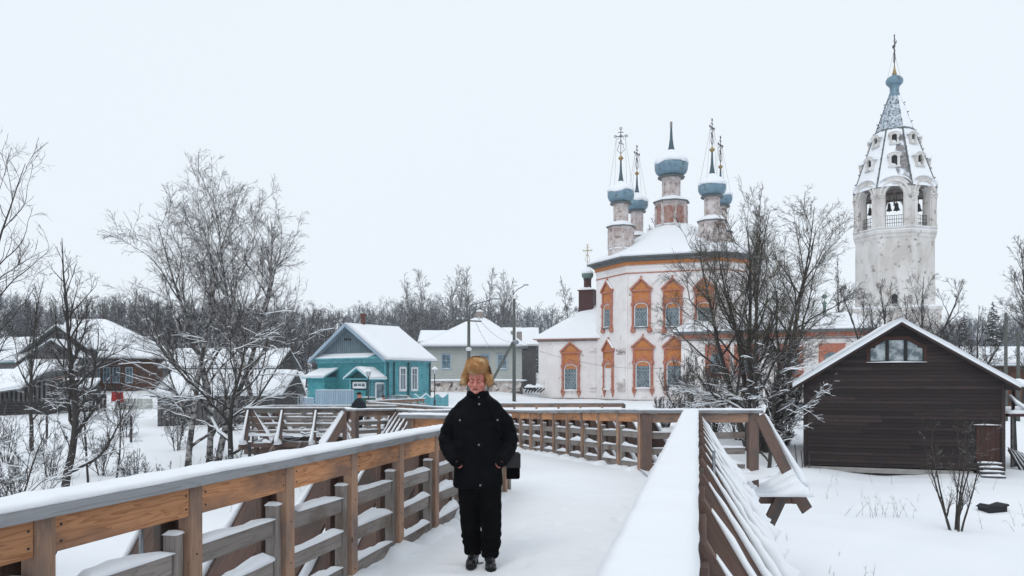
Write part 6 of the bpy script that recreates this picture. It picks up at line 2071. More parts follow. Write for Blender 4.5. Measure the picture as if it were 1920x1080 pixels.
def tubes(P, Rr, ns):
    Mn, n1, _ = P.shape
    T = np.zeros_like(P)
    T[:, 1:-1] = P[:, 2:] - P[:, :-2]; T[:, 0] = P[:, 1] - P[:, 0]; T[:, -1] = P[:, -1] - P[:, -2]
    T = norm(T)
    main = norm(P[:, -1] - P[:, 0])
    ref = np.where((np.abs(main[:, 2:3]) > .8), np.array([[1.0, 0.3, 0]]), np.array([[0, 0, 1.0]]))
    A = norm(np.cross(T, ref[:, None, :])); B = np.cross(T, A)
    q = np.arange(ns) * 2 * np.pi / ns
    V = P[:, :, None, :] + Rr[:, :, None, None] * (A[:, :, None, :] * np.cos(q)[None, None, :, None] + B[:, :, None, :] * np.sin(q)[None, None, :, None])
    V = V.reshape(-1, 3)
    base = (np.arange(Mn) * n1 * ns)[:, None, None] + (np.arange(n1 - 1) * ns)[None, :, None]
    i = np.arange(ns)[None, None]; j = (i + 1) % ns
    F_ = np.stack([base + i, base + ns + i, base + ns + j, base + j], -1).reshape(-1, 4)
    return V, F_


def join(parts):
    Vs = []; Fs = []; o = 0
    for V, F_ in parts:
        Vs.append(V); Fs.append(F_ + o); o += len(V)
    return np.concatenate(Vs), np.concatenate(Fs)


def snow_on(P, Rr, mn=.010, thick=1.0, zmax=None, slope=.62):
    """white ridge along the upper side of branches that lie flat enough"""
    d = np.zeros_like(P); d[:, 1:] = P[:, 1:] - P[:, :-1]; d[:, 0] = d[:, 1]
    d = norm(d)
    flat = np.clip((slope - np.abs(d[:, :, 2])) / .25, 0, 1)
    if zmax is not None: flat = flat * np.clip((zmax - P[:, :, 2]) / (zmax * .3) , 0, 1)
    Q = P.copy()
    rr = (Rr * .85 + mn) * flat * thick
    Q[:, :, 2] += Rr * .75 + rr * .35
    keep = rr.max(axis=1) > mn * .6
    return Q[keep], np.maximum(rr[keep], 0.0005)


def tree_data(seed, H, r0, kind='birch', nl=22, n2=9, n3=7, n4=3, spread=.42, base=.15, lean=(0, 0), droop=-.05, lift=.10, tw=.006, ang=(40, 70), trunks=1, top=1.0, crown_pow=.8, l3=1.0, kink=.12, div=.26):
    g = np.random.default_rng(seed)
    tp0 = np.zeros((trunks, 3)); td = np.zeros((trunks, 3)); td[:, 2] = 1; td[:, 0] = lean[0]; td[:, 1] = lean[1]
    if trunks > 1:
        a = np.arange(trunks) * 2 * np.pi / trunks + g.uniform(0, 1, trunks)
        td[:, 0] += np.cos(a) * div; td[:, 1] += np.sin(a) * div
        tp0[:, 0] = np.cos(a) * r0 * .7; tp0[:, 1] = np.sin(a) * r0 * .7
    td = norm(td)
    TL_ = H * g.uniform(.86, 1.0, trunks); TL_[0] = H
    tp0[:, 2] = -.35
    T, TR = grow(tp0, td, TL_ + .35, np.full(trunks, r0) * g.uniform(.75, 1, trunks), 16, g, wander=.05, up=.04, taper=.93, endr=tw * 1.5)
    TR[:, 0] *= 1.35
    parts_t = [(T, TR, 10)]
    # limbs
    m = nl * trunks
    idx = np.repeat(np.arange(trunks), nl)
    t = np.tile(base + (top - base - .03) * (np.arange(nl) / nl) ** .9, trunks) + g.uniform(-.01, .01, m)
    p, d, r = sample(T, TR, idx, t)
    an = np.radians(g.uniform(ang[0], ang[1], m)) * (1.1 - .45 * t)
    az = np.tile(np.arange(nl) * 2.4, trunks) + g.uniform(-.5, .5, m)
    dd = norm(np.stack([np.sin(an) * np.cos(az), np.sin(an) * np.sin(az), np.cos(an)], -1) + d * .3)
    shape = np.clip((1.02 - t), 0.05, 1) ** crown_pow * np.clip(.55 + t * 1.3, 0, 1)
    L = H * spread * shape * g.uniform(.75, 1.15, m)
    P1, R1 = grow(p, dd, L, np.minimum(r * .6, .02 + L * .016), 11, g, wander=kink, up=(lift, lift * .4), endr=tw * 1.2)
    # second order
    m2 = n2 * m
    idx = np.sort(g.choice(m, m2, p=L ** .9 / (L ** .9).sum()))
    t2 = .10 + .88 * g.uniform(0, 1, m2) ** .75
    p, d, r = sample(P1, R1, idx, t2)
    dd = rotate_about(d, np.radians(g.uniform(25, 55, m2)), g)
    dd[:, 2] += .15; dd = norm(dd)
    L2 = (L[idx] * .40 + .15 * np.sqrt(L[idx] * H / 10)) * (1.1 - .65 * t2) * g.uniform(.6, 1.2, m2)
    P2, R2 = grow(p, dd, L2, np.minimum(r * .6, .006 + L2 * .009), 8, g, wander=kink * 1.1, up=(lift * .6, droop), endr=tw)
    # also twigs straight from the trunk tops
    m3 = n3 * m2
    idx = np.sort(g.choice(m2, m3, p=L2 ** .9 / (L2 ** .9).sum()))
    t3 = g.uniform(.1, 1.0, m3)
    p, d, r = sample(P2, R2, idx, t3)
    dd = rotate_about(d, np.radians(g.uniform(20, 50, m3)), g)
    L3 = (L2[idx] * .38 + .12 * np.sqrt(L2[idx] * H / 10)) * (1.1 - .6 * t3) * g.uniform(.5, 1.2, m3) * l3
    P3, R3 = grow(p, dd, L3, np.minimum(r * .75, np.full(m3, tw * 1.4)), 4, g, wander=kink, up=(0, droop * 2.2), endr=tw * .55)
    lv = [(P2, R2, 4), (P3, R3, 3)]
    if n4:
        m4 = n4 * m3
        idx = np.repeat(np.arange(m3), n4)
        t4 = g.uniform(.15, 1.0, m4)
        p, d, r = sample(P3, R3, idx, t4)
        dd = rotate_about(d, np.radians(g.uniform(15, 45, m4)), g)
        L4 = L3[idx] * .6 * g.uniform(.5, 1.2, m4)
        P4, R4 = grow(p, dd, L4, np.full(m4, tw * .8), 2, g, wander=kink, up=(0, droop * 3), endr=tw * .4)
        lv.append((P4, R4, 3))
    return T, TR, P1, R1, lv


def build_tree(name, label, cat, x, y, seed, H, r0, group=None, trunk_m='bark_dark', twig_m='twig', rot=0.0, snow_z=None, snow_mn=.012, z=None, snow_thick=1.0, **kw):
    T, TR, P1, R1, lv = tree_data(seed, H, r0, **kw)
    z0 = gz(x, y) if z is None else z
    t_ = thing(name, label, cat, (x, y, z0), rot, group)
    V, F_ = join([tubes(T, TR, 10)])
    me = np_mesh('trunk', V, F_, True); me.materials.append(M[trunk_m]); link(bpy.data.objects.new('trunk', me), t_)
    V, F_ = join([tubes(P1, R1, 6), tubes(*lv[0][:2], 4)])
    me = np_mesh('branches', V, F_, True); me.materials.append(M[trunk_m]); o = link(bpy.data.objects.new('branches', me), t_); o['kind'] = 'stuff'
    V, F_ = join([tubes(P, Q, 3) for P, Q, n in lv[1:]])
    me = np_mesh('crown', V, F_, False); me.materials.append(M[twig_m]); o = link(bpy.data.objects.new('crown', me), t_); o['kind'] = 'stuff'
    zz = snow_z if snow_z is not None else H * .55
    a = snow_on(P1, R1, snow_mn, snow_thick, zmax=zz); b_ = snow_on(*lv[0][:2], snow_mn * .7, snow_thick, zmax=zz)
    c_ = snow_on(*lv[1][:2], snow_mn * .45, snow_thick, zmax=zz * .8)
    pp = [tubes(*q, 4) for q in (a, b_) if len(q[0])] + ([tubes(*c_, 3)] if len(c_[0]) else [])
    if pp:
        V, F_ = join(pp)
        me = np_mesh('snow', V, F_, True); me.materials.append(M['snow']); o = link(bpy.data.objects.new('snow', me), t_); o['kind'] = 'stuff'
    return t_


def gx(px, d): return (px - 960) / F * d


# the two birches left of the bridge (plus partners behind)
build_tree('birch_tree', 'tall bare birch, the left one of the big pair before the low barn', 'tree', gx(352, 35), 35, 101, 12.0, .17, trunk_m='bark_birch', nl=20, n2=10, n3=8, n4=3, spread=.56, base=.10, droop=-.09, lift=.05, tw=.0060, snow_z=5.5, group='bare trees left of the bridge', ang=(35, 62), crown_pow=.42, z=-2.2)
build_tree('birch_tree', 'tall bare birch just right of the other, its trunk forking low down', 'tree', gx(398, 36), 36, 102, 12.2, .18, trunk_m='bark_birch', nl=11, n2=10, n3=8, n4=3, spread=.54, base=.12, droop=-.07, lift=.06, tw=.0072, trunks=2, div=.16, snow_z=5.2, group='bare trees left of the bridge', ang=(35, 60), crown_pow=.42, lean=(.03, 0), z=-2.2)
build_tree('birch_tree', 'bare birch standing furthest right of the big clump, near the turquoise house', 'tree', gx(478, 44), 44, 103, 14.0, .17, trunk_m='bark_birch', nl=26, n2=10, n3=8, n4=3, spread=.54, base=.12, droop=-.09, lift=.06, tw=.0080, snow_z=5, group='bare trees left of the bridge', ang=(32, 58), crown_pow=.42, z=-1.5)
build_tree('broad_tree', 'low spreading bare tree whose long snow-lined boughs reach over the far lookout deck', 'tree', gx(425, 33), 33.5, 104, 6.4, .15, nl=13, n2=7, n3=4, n4=1, spread=1.35, base=.16, droop=-.02, lift=.045, tw=.0065, snow_z=12, snow_mn=.013, snow_thick=1.25, group='bare trees left of the bridge', ang=(60, 88), z=-2.2, twig_m='twig_red', crown_pow=.5, kink=.16)
build_tree('alder_tree', 'dark bare tree with a snow-dusted forked trunk, left of the birches', 'tree', gx(118, 27), 27, 105, 8.6, .14, nl=24, n2=8, n3=6, n4=2, spread=.52, base=.12, droop=-.02, lift=.10, tw=.0055, snow_z=5.5, group='bare trees left of the bridge', ang=(45, 75), lean=(.03, 0), z=-2.2, kink=.15, crown_pow=.9)
build_tree('sapling', 'thin bare sapling right beside the forked dark tree', 'tree', gx(165, 28), 28, 106, 5.5, .06, nl=14, n2=6, n3=5, n4=2, spread=.36, base=.2, tw=.005, snow_z=4, group='bare trees left of the bridge', z=-2.2)
build_tree('sapling', 'thin leaning sapling between the dark tree and the birches', 'tree', gx(215, 30), 30, 107, 4.6, .05, nl=12, n2=6, n3=5, n4=2, spread=.5, base=.2, tw=.005, snow_z=4, group='bare trees left of the bridge', lean=(.1, 0), z=-2.2)
build_tree('bare_tree', 'big bare tree mostly outside the left edge, limbs arching into view', 'tree', gx(-150, 19.5), 19.5, 108, 9.6, .10, nl=20, n2=8, n3=6, n4=2, spread=.46, base=.14, droop=.02, lift=.08, tw=.0042, snow_z=5, group='bare trees left of the bridge', ang=(35, 62), z=-2.2, crown_pow=.5, kink=.15)
build_tree('bare_shrub', 'twiggy snow-dusted shrub poking in at the lower left edge', 'shrub', gx(-30, 15), 15, 109, 3.2, .05, nl=10, n2=7, n3=6, n4=2, spread=.8, base=.05, tw=.0035, trunks=3, snow_z=4, ang=(50, 85), z=-2.15, snow_mn=.010)
build_tree('bare_tree', 'slender bare tree rising far left of the dark forked one', 'tree', gx(60, 40), 40, 131, 9.0, .12, nl=20, n2=8, n3=6, n4=2, spread=.45, base=.2, droop=-.03, lift=.12, tw=.006, snow_z=5, group='bare trees left of the bridge', z=-1.9)
for i, (px, d, h, lab) in enumerate([(30, 24, 1.6, 'low tangled shrub in the snow at the far left'), (250, 29, 1.5, 'low shrub between the saplings and the birches'), (300, 25, 1.3, 'low shrub in front of the birch trunks'),
                                     (190, 33, 1.9, 'shrub behind the forked dark tree'), (330, 40, 2.2, 'taller shrub before the wall of the low barn'), (560, 58, 2.6, 'bare shrub by the corner of the blue-grey fence'),
                                     (95, 31, 2.0, 'shrub beneath the leftmost slender trees'), (10, 36, 2.4, 'broad shrub before the leaning log shed'), (235, 44, 2.2, 'shrub in front of the pale grey fence'), (420, 29, 1.5, 'low shrub at the foot of the spreading tree'), (140, 50, 2.6, 'shrub before the dark weathered plank fence')]):
    build_tree('shrub', lab, 'shrub', gx(px, d), d, 500 + i, h, .03, nl=7, n2=6, n3=5, n4=1, spread=.8, base=.05, tw=.005, trunks=5, lift=.06, snow_z=6, snow_mn=.010, ang=(40, 80), group='low shrubs in the left meadow')
# right of the church
build_tree('bare_tree', 'big many-stemmed bare tree in front of the church annex', 'tree', gx(1420, 38), 38, 110, 12.4, .20, nl=13, n2=11, n3=8, n4=4, spread=.46, base=.14, droop=-.03, lift=.045, tw=.0075, trunks=6, div=.34, trunk_m='bark_dark', snow_z=5.5, snow_mn=.018, snow_thick=1.2, ang=(38, 66), z=-2.2, kink=.13, crown_pow=.42, twig_m='twig_olive')
build_tree('bare_tree', 'low crooked tree with thick snow-covered boughs beside the shed', 'tree', gx(1440, 31), 31, 111, 4.6, .12, nl=13, n2=7, n3=5, n4=2, spread=.85, base=.10, droop=-.03, lift=.06, tw=.005, snow_z=7, snow_mn=.013, snow_thick=1.15, ang=(60, 92), z=-2.1, crown_pow=.4, kink=.18)
for i, (px, d, h, lab) in enumerate([(1290, 46, 4.6, 'dense dark thicket bush below the lower church windows'), (1335, 43, 4.4, 'dense thicket bush in front of the annex corner'), (1385, 42, 4.0, 'dark bush crowding the foot of the big bare tree'), (1470, 40, 3.6, 'dense bush between the big bare tree and the shed roof'), (1248, 47, 2.2, 'small bush at the left end of the church thicket')]):
    build_tree('bush', lab, 'bush', gx(px, d), d, 120 + i, h, .05, nl=12, n2=8, n3=6, n4=0, spread=.45, base=.05, tw=.0075, trunks=7, lift=.12, snow_z=3, snow_mn=.010, twig_m='twig_red', group='thicket before the church', ang=(25, 60), z=min(gz(gx(px, d), d), -1.3), crown_pow=.5)
build_tree('bare_tree', 'bare spreading tree before the foot of the bell tower', 'tree', gx(1690, 62), 62, 112, 10.6, .2, nl=13, n2=9, n3=7, n4=2, spread=.44, base=.12, droop=.0, lift=.06, tw=.010, trunks=6, div=.45, snow_z=3, ang=(35, 62), crown_pow=.5)
build_tree('bare_tree', 'bare tree right of the bell tower foot', 'tree', gx(1800, 60), 60, 113, 7.6, .15, nl=13, n2=9, n3=7, n4=2, spread=.5, base=.12, lift=.06, tw=.009, trunks=5, div=.4, snow_z=3, ang=(40, 70), crown_pow=.5)
build_tree('bare_tree', 'bare tree cut by the right edge of the picture', 'tree', gx(1945, 58), 58, 114, 12.6, .2, nl=28, n2=9, n3=7, n4=2, spread=.38, base=.15, droop=-.02, lift=.10, tw=.010, trunks=1, snow_z=3, crown_pow=.6)
build_tree('bare_tree', 'slim bare tree between the church annex and the bell tower', 'tree', gx(1588, 112), 112, 115, 19.5, .22, nl=26, n2=7, n3=5, n4=0, spread=.22, base=.3, tw=.022, snow_z=1)
build_tree('birch_tree', 'weeping birch behind the maroon turret of the church', 'tree', gx(1062, 120), 120, 116, 17.5, .2, trunk_m='bark_birch', nl=26, n2=8, n3=6, n4=2, spread=.34, base=.25, droop=-.12, tw=.018, snow_z=1, twig_m='twig_mid')
build_tree('birch_tree', 'birch crown showing behind the church between the domes', 'tree', gx(1222, 118), 118, 118, 27, .25, trunk_m='bark_birch', nl=26, n2=8, n3=6, n4=0, spread=.26, base=.4, droop=-.10, tw=.02, snow_z=1, twig_m='twig_mid')
build_tree('birch_tree', 'tall birch crown behind the right domes of the church', 'tree', gx(1420, 116), 116, 119, 29.5, .28, trunk_m='bark_birch', nl=30, n2=9, n3=6, n4=0, spread=.28, base=.4, droop=-.10, tw=.02, snow_z=1, twig_m='twig_mid')
# yellowish bush in the right snowfield
build_tree('willow_bush', 'young many-stemmed bush with yellowish twigs in the right snowfield', 'bush', gx(1792, 19.4), 19.4, 117, 3.15, .034, nl=6, n2=5, n3=4, n4=1, spread=.36, base=.22, tw=.0034, trunks=6, lift=.16, snow_z=1.6, snow_mn=.004, twig_m='twig_olive', ang=(25, 50), z=-2.03, crown_pow=.5)
# dry snow-dusted shrub below the left railing
build_tree('shrub', 'flattened dry shrub dusted with snow below the left railing', 'shrub', -4.2, 7.4, 130, 1.0, .02, nl=8, n2=7, n3=6, n4=2, spread=1.0, base=.03, tw=.0028, trunks=6, lift=.02, snow_z=4, snow_mn=.007, ang=(50, 85), z=-2.05)
build_tree('shrub', 'small dry shrub showing between the left rails nearer the man', 'shrub', -4.0, 11.5, 132, .9, .015, nl=7, n2=6, n3=4, n4=1, spread=.8, base=.03, tw=.003, trunks=4, lift=.04, snow_z=4, snow_mn=.006, ang=(40, 80), z=-2.05)

# clump of tall birches behind the grey house
for i, (px, dd, top, sp, lab) in enumerate([(772, 140, 520, .26, 'leftmost pale birch of the tall clump behind the houses'), (800, 146, 508, .28, 'second birch from the left in the tall clump behind the houses'), (832, 140, 502, .27, 'birch left of the middle of the tall clump behind the houses'), (850, 150, 515, .25, 'twin-looking birch at the middle of the tall clump behind the houses'),
                                            (876, 142, 504, .28, 'tall birch above the grey house chimney'), (897, 138, 500, .25, 'tallest birch, just left of the strutted pole top'), (932, 140, 508, .26, 'slightly separate birch left of the strutted pole'), (948, 150, 540, .22, 'last small birch at the right end of the tall clump')]):
    H = EYE - (top - HZ) / F * dd - gz(gx(px, dd), dd)
    build_tree('birch_tree', lab, 'tree', gx(px, dd), dd, 200 + i, H, .20, trunk_m='bark_birch', nl=28, n2=7, n3=5, n4=0, spread=sp * 1.25, base=.22, droop=-.10, tw=.021, snow_z=.1, group='tall birches behind the houses', twig_m='twig_mid', crown_pow=.5, ang=(28, 50), lift=.05)

# far wood: templates copied by numpy into single meshes
def template(seed, **kw):
    T, TR, P1, R1, lv = tree_data(seed, 1.0 * 12, .14, **kw)
    V, F_ = join([tubes(T, TR, 4), tubes(P1[:, ::3], R1[:, ::3], 3), tubes(lv[0][0][:, ::4], lv[0][1][:, ::4] * 1.2, 3), tubes(lv[1][0][:, ::4], lv[1][1][:, ::4] * 1.3, 3)])
    return V, F_


tm = [template(300 + i, nl=7, n2=7, n3=4, n4=0, spread=.40 + .05 * (i % 3), base=.12, droop=-.06, lift=.04, tw=.018, crown_pow=.35, ang=(25, 60), trunks=3, div=.20) for i in range(5)]


def spruce_tmpl(seed):
    g = np.random.default_rng(seed)
    parts = [tubes(np.array([[[0, 0, 0], [0, 0, 12.0]]]), np.array([[.14, .02]]), 5)]
    n = 150
    z = 12 * (1 - (np.arange(n) / n) ** .8 * .93) ; a = g.uniform(0, 6.28, n)
    L = (12 - z) * .26 * g.uniform(.7, 1.15, n) + .25
    V = []; F_ = []
    for i in range(n):
        d = np.array([math.cos(a[i]), math.sin(a[i]), -.35]); s_ = np.array([-math.sin(a[i]), math.cos(a[i]), 0])
        p = np.array([0, 0, z[i]]); e = p + d * L[i]; m_ = p + d * L[i] * .5
        w = .28 * L[i] + .05
        b0 = len(V)
        V += [p + [0, 0, .05], m_ + s_ * w + [0, 0, -.12], e, m_ - s_ * w + [0, 0, -.12], m_ + [0, 0, .12]]
        F_ += [(b0, b0 + 1, b0 + 4, b0), (b0 + 1, b0 + 2, b0 + 4, b0 + 1), (b0 + 2, b0 + 3, b0 + 4, b0 + 2), (b0 + 3, b0, b0 + 4, b0 + 3), (b0, b0 + 3, b0 + 2, b0 + 1)]
    F2 = np.array(F_)
    parts.append((np.array(V), F2))
    return join(parts)


def wood(name, label, spots, temps, m, kind='stuff'):
    Vs = []; Fs = []; o = 0
    for (x, y, H, k, r) in spots:
        V, F_ = temps[k % len(temps)]
        s_ = H / 12.0
        c, s2_ = math.cos(r), math.sin(r)
        W_ = np.stack([(V[:, 0] * c - V[:, 1] * s2_) * s_ * 1.05 + x, (V[:, 0] * s2_ + V[:, 1] * c) * s_ * 1.05 + y, V[:, 2] * s_ + gz(x, y) - .2], -1)
        Vs.append(W_); Fs.append(F_ + o); o += len(V)
    V = np.concatenate(Vs); F_ = np.concatenate(Fs)
    # spruce faces repeat a vertex; turn those into clean triangles
    if (F_[:, 0] == F_[:, 3]).any():
        tri = F_[:, 0] == F_[:, 3]
        T3 = np.concatenate([F_[tri][:, :3], F_[~tri][:, [0, 1, 2]], F_[~tri][:, [0, 2, 3]]])
        me = np_mesh(name, V, T3)
    else:
        me = np_mesh(name, V, F_)
    me.materials.append(M[m])
    o_ = link(bpy.data.objects.new(name, me)); tag(o_, label, kind=kind)
    return o_


def tree_top(px):
    """photo row of the far tree line"""
    return np.interp(px, [-100, 0, 60, 150, 240, 300, 420, 560, 640, 740, 760, 960, 1005, 1040, 1200, 1500, 1700, 1800, 1930, 2100],
                     [520, 535, 560, 570, 545, 560, 560, 572, 572, 566, 560, 565, 580, 575, 600, 620, 612, 590, 590, 590])


g = np.random.default_rng(5)
sp1, sp2, sp3 = [], [], []
for row, (dd, dens, f_) in enumerate(((150, 90, .76), (172, 100, .88), (196, 115, .97), (225, 125, 1.02))):
    for px in np.linspace(-150, 2080, dens):
        px = px + g.uniform(-14, 14); d = dd + g.uniform(-10, 10)
        x = gx(px, d)
        if 1060 < px < 1640 and (row != 2 or g.random() < .5): continue      # behind the church
        tpx = tree_top(px)
        H = (EYE - (tpx + g.uniform(-5, 7) - HZ) / F * d - gz(x, d)) * f_
        if H < 3: H = g.uniform(4, 6)
        if px > 1640: 
            sp2.append((x, d, H, int(g.integers(5)), g.uniform(0, 6)))
        elif 640 < px < 1050 and g.random() < .6:
            sp2.append((x, d, H, int(g.integers(5)), g.uniform(0, 6)))
        else:
            (sp1 if g.random() < .75 else sp2).append((x, d, H, int(g.integers(5)), g.uniform(0, 6)))
        if g.random() < .22: sp3.append((x + 3, d - 3, H * g.uniform(.6, .95), int(g.integers(2)), g.uniform(0, 6)))
wood('forest', 'dark leafless forest closing the view beyond the village', sp1, tm, 'twig_mid')
wood('forest', 'paler frosted trees in the forest beyond the village', sp2, tm, 'twig_frost')
wood('forest', 'dark spruces scattered through the far forest', sp3, [spruce_tmpl(1), spruce_tmpl(2)], 'conifer')
# undergrowth closing the gaps at the forest foot
sp4 = []
for px in np.linspace(-150, 2050, 210):
    d = g.uniform(140, 165); x = gx(px, d)
    if 1020 < px < 1600: continue
    sp4.append((x, d, g.uniform(3.5, 6.5), int(g.integers(5)), g.uniform(0, 6)))
wood('undergrowth', 'brushwood along the edge of the far forest', sp4, tm, 'twig_mid')
sp5 = []
for px in (182, 205, 228, 262, 520, 548, 575, 602, 628, 655, 560, 610):
    d = g.uniform(98, 118); x = gx(px, d)
    H = EYE - (tree_top(px) + 6 - HZ) / F * d - gz(x, d)
    sp5.append((x, d, H, px))
for i, (x, d, H, px) in enumerate(sp5):
    V, F_ = tm[i % 5]
    t_ = None
# individual bare trees standing between the brown house and the turquoise house
for i, (x, d, H, px) in enumerate(sp5[:8]):
    labs = ['reddish bare tree over the brown roof ridge, leftmost', 'bare tree behind the ridge of the brown house roof', 'bare tree right of the brown roof ridge', 'bare tree beyond the right slope of the brown roof',
            'bare tree left of the far birch trunk, behind the barns', 'bare tree behind the right end of the upper barn', 'bare tree rising left of the turquoise gable', 'bare tree directly behind the turquoise gable']
    build_tree('bare_tree', labs[i], 'tree', x, d, 400 + i, H, .15, nl=20, n2=7, n3=5, n4=0, spread=.34, base=.12, tw=.015, snow_z=.1, group='bare trees behind the left houses', twig_m='twig_mid' if i > 1 else 'twig_red', crown_pow=.55)
for px, top, d, lab in ((1862, 566, 95, 'small dark spruce above the long barn roof, right'), (1808, 585, 100, 'small dark spruce left of the other one above the barn')):
    x = gx(px, d); z0 = gz(x, d); H = EYE - (top - HZ) / F * d - z0
    V, F_ = spruce_tmpl(px); V = V * (H / 12)
    tri = F_[:, 0] == F_[:, 3]
    me = np_mesh('spruce', V, np.concatenate([F_[tri][:, :3], F_[~tri][:, [0, 1, 2]], F_[~tri][:, [0, 2, 3]]])); me.materials.append(M['conifer'])
    o_ = link(bpy.data.objects.new('spruce_tree', me)); o_.location = (x, d, z0); tag(o_, lab, 'tree')

# dry stalks poking through the snow, one object
gg = np.random.default_rng(12)
pts = []
for (cx_, cy_, n_, sx_, sy_, hh) in [(9.6, 21.0, 16, .5, .3, .5), (12.8, 20.0, 9, .6, .3, .45), (6.3, 14.5, 5, .4, .4, .3), (-3.4, 8.0, 14, .5, .8, .4), (-3.2, 12.0, 16, .6, 1.5, .5), (-4.6, 5.2, 10, .4, .7, .5), (-11, 26, 30, 4, 3, .6), (-16, 34, 40, 7, 4, .7), (-5, 40, 20, 2, 2, .7), (11, 27, 20, 4, 3, .4), (15, 22, 16, 3, 2, .4), (5.5, 18, 8, 1, 2, .3)]:
    for _ in range(n_):
        x = cx_ + gg.normal() * sx_; y = cy_ + gg.normal() * sy_
        pts.append((x, y, gz(x, y), hh * gg.uniform(.5, 1.3)))
pts = np.array(pts)
P0 = pts[:, :3]; D0 = norm(np.stack([gg.normal(size=len(pts)) * .25, gg.normal(size=len(pts)) * .25, np.ones(len(pts))], -1))
Pq, Rq = grow(P0 - [0, 0, .1], D0, pts[:, 3] + .1, np.full(len(pts), .006), 5, gg, wander=.12, endr=.002)
idx = np.repeat(np.arange(len(pts)), 3); p_b, d_b, r_b = sample(Pq, Rq, idx, gg.uniform(.4, .95, len(idx)))
Pb, Rb_ = grow(p_b, rotate_about(d_b, np.radians(gg.uniform(25, 60, len(idx))), gg), pts[idx, 3] * .3, np.full(len(idx), .003), 3, gg, wander=.15, endr=.001)
V, F_ = join([tubes(Pq, Rq, 3), tubes(Pb, Rb_, 3)])
me = np_mesh('dry_grass', V, F_); me.materials.append(M['twig_red'])
tag(link(bpy.data.objects.new('dry_grass', me)), 'dry stalks poking out of the snow', kind='stuff')
# old posts in the left field
for i, (px, py, d) in enumerate(((88, 825, 44), (246, 830, 42), (342, 810, 44), (468, 840, 30))):
    p = at(px, py, d); z0 = gz(p.x, d)
    mb = MB(); mb.lathe([(.07, -.3), (.06, 1.35), (.02, 1.4)], n=7)
    o = mb.build('fence_post', M['log_dark'], None, loc=(p.x, d, z0)); tag(o, ['old fence post at the far left of the snowy meadow', 'old fence post between the dark tree and the birches', 'old fence post just left of the birch trunks', 'old fence post near the far lookout deck'][i], 'post', 'old posts in the left meadow')

# ------------------------------------------------------------------ people
from mathutils.bvhtree import BVHTree
M['skin'] = mat('skin', (0.60, 0.25, 0.20), (0.52, 0.17, 0.14), scale=14, rough=0.5, spec=0.35, bump=0.15, bscale=90, col3=(0.50, 0.25, 0.19), s3=9, lo3=.5, hi3=.7)
M['jacket'] = mat('jacket', (0.0025, 0.003, 0.004), (0.005, 0.006, 0.008), scale=6, rough=0.75, spec=0.06, bump=0.2, bscale=25)
M['trousers'] = mat('trousers', (0.003, 0.003, 0.0035), (0.005, 0.005, 0.006), scale=6, rough=0.9, spec=0.05, bump=0.2, bscale=30)
M['boot'] = mat('boot', (0.008, 0.0085, 0.010), rough=0.35, spec=0.5)
M['fur'] = mat('fur', (0.72, 0.43, 0.21), (0.50, 0.27, 0.11), scale=16, rough=0.9, spec=0.1, col3=(0.86, 0.66, 0.40), s3=9, lo3=.5, hi3=.62)
M['fur_dark'] = mat('fur_dark', (0.10, 0.035, 0.015), (0.20, 0.09, 0.04), scale=18, rough=0.9, spec=0.1)
M['snap'] = mat('snap', (0.35, 0.34, 0.33), rough=0.3, metal=0.8)
M['brow'] = mat('brow', (0.16, 0.085, 0.06), rough=0.9)
M['lash'] = mat('lash', (0.05, 0.018, 0.015), rough=0.9)
M['lip'] = mat('lip', (0.30, 0.075, 0.07), rough=0.45)
M['navy'] = mat('navy', (0.010, 0.014, 0.022), (0.014, 0.019, 0.028), scale=5, rough=0.8)


def remeshed(mb, voxel, smooth=2, disp=None):
    me = bpy.data.meshes.new('tmp'); me.from_pydata(mb.v, [], mb.f)
    o = bpy.data.objects.new('tmp', me); COL.objects.link(o)
    r = o.modifiers.new('r', 'REMESH'); r.mode = 'VOXEL'; r.voxel_size = voxel
    if smooth:
        s = o.modifiers.new('s', 'SMOOTH'); s.iterations = smooth; s.factor = .5
    dg = bpy.context.evaluated_depsgraph_get()
    ev = o.evaluated_get(dg)
    m2 = bpy.data.meshes.new_from_object(ev)
    bpy.data.objects.remove(o); bpy.data.meshes.remove(me)
    if disp:
        m2.calc_loop_triangles()
        nr = [v.normal.copy() for v in m2.vertices]
        for v, n in zip(m2.vertices, nr): v.co += n * disp(v.co, n)
    m2.polygons.foreach_set('use_smooth', [True] * len(m2.polygons))
    m2.update()
    return m2


def sec_loft(mb, secs, n=24, p=2.3):
    """secs: (z, cx, cy, rx, ry)"""
    vs = []; fs = []
    for z, cx_, cy_, rx, ry in secs:
        for i in range(n):
            a = 2 * math.pi * i / n
            c, s = math.cos(a), math.sin(a)
            vs.append((cx_ + rx * abs(c) ** (2 / p) * (1 if c > 0 else -1), cy_ + ry * abs(s) ** (2 / p) * (1 if s > 0 else -1), z))
    for k in range(len(secs) - 1):
        for i in range(n):
            j = (i + 1) % n
            fs.append((k * n + i, k * n + j, (k + 1) * n + j, (k + 1) * n + i))
    fs.append(tuple(range(n - 1, -1, -1))); m_ = (len(secs) - 1) * n; fs.append(tuple(range(m_, m_ + n)))
    mb._add(vs, fs)


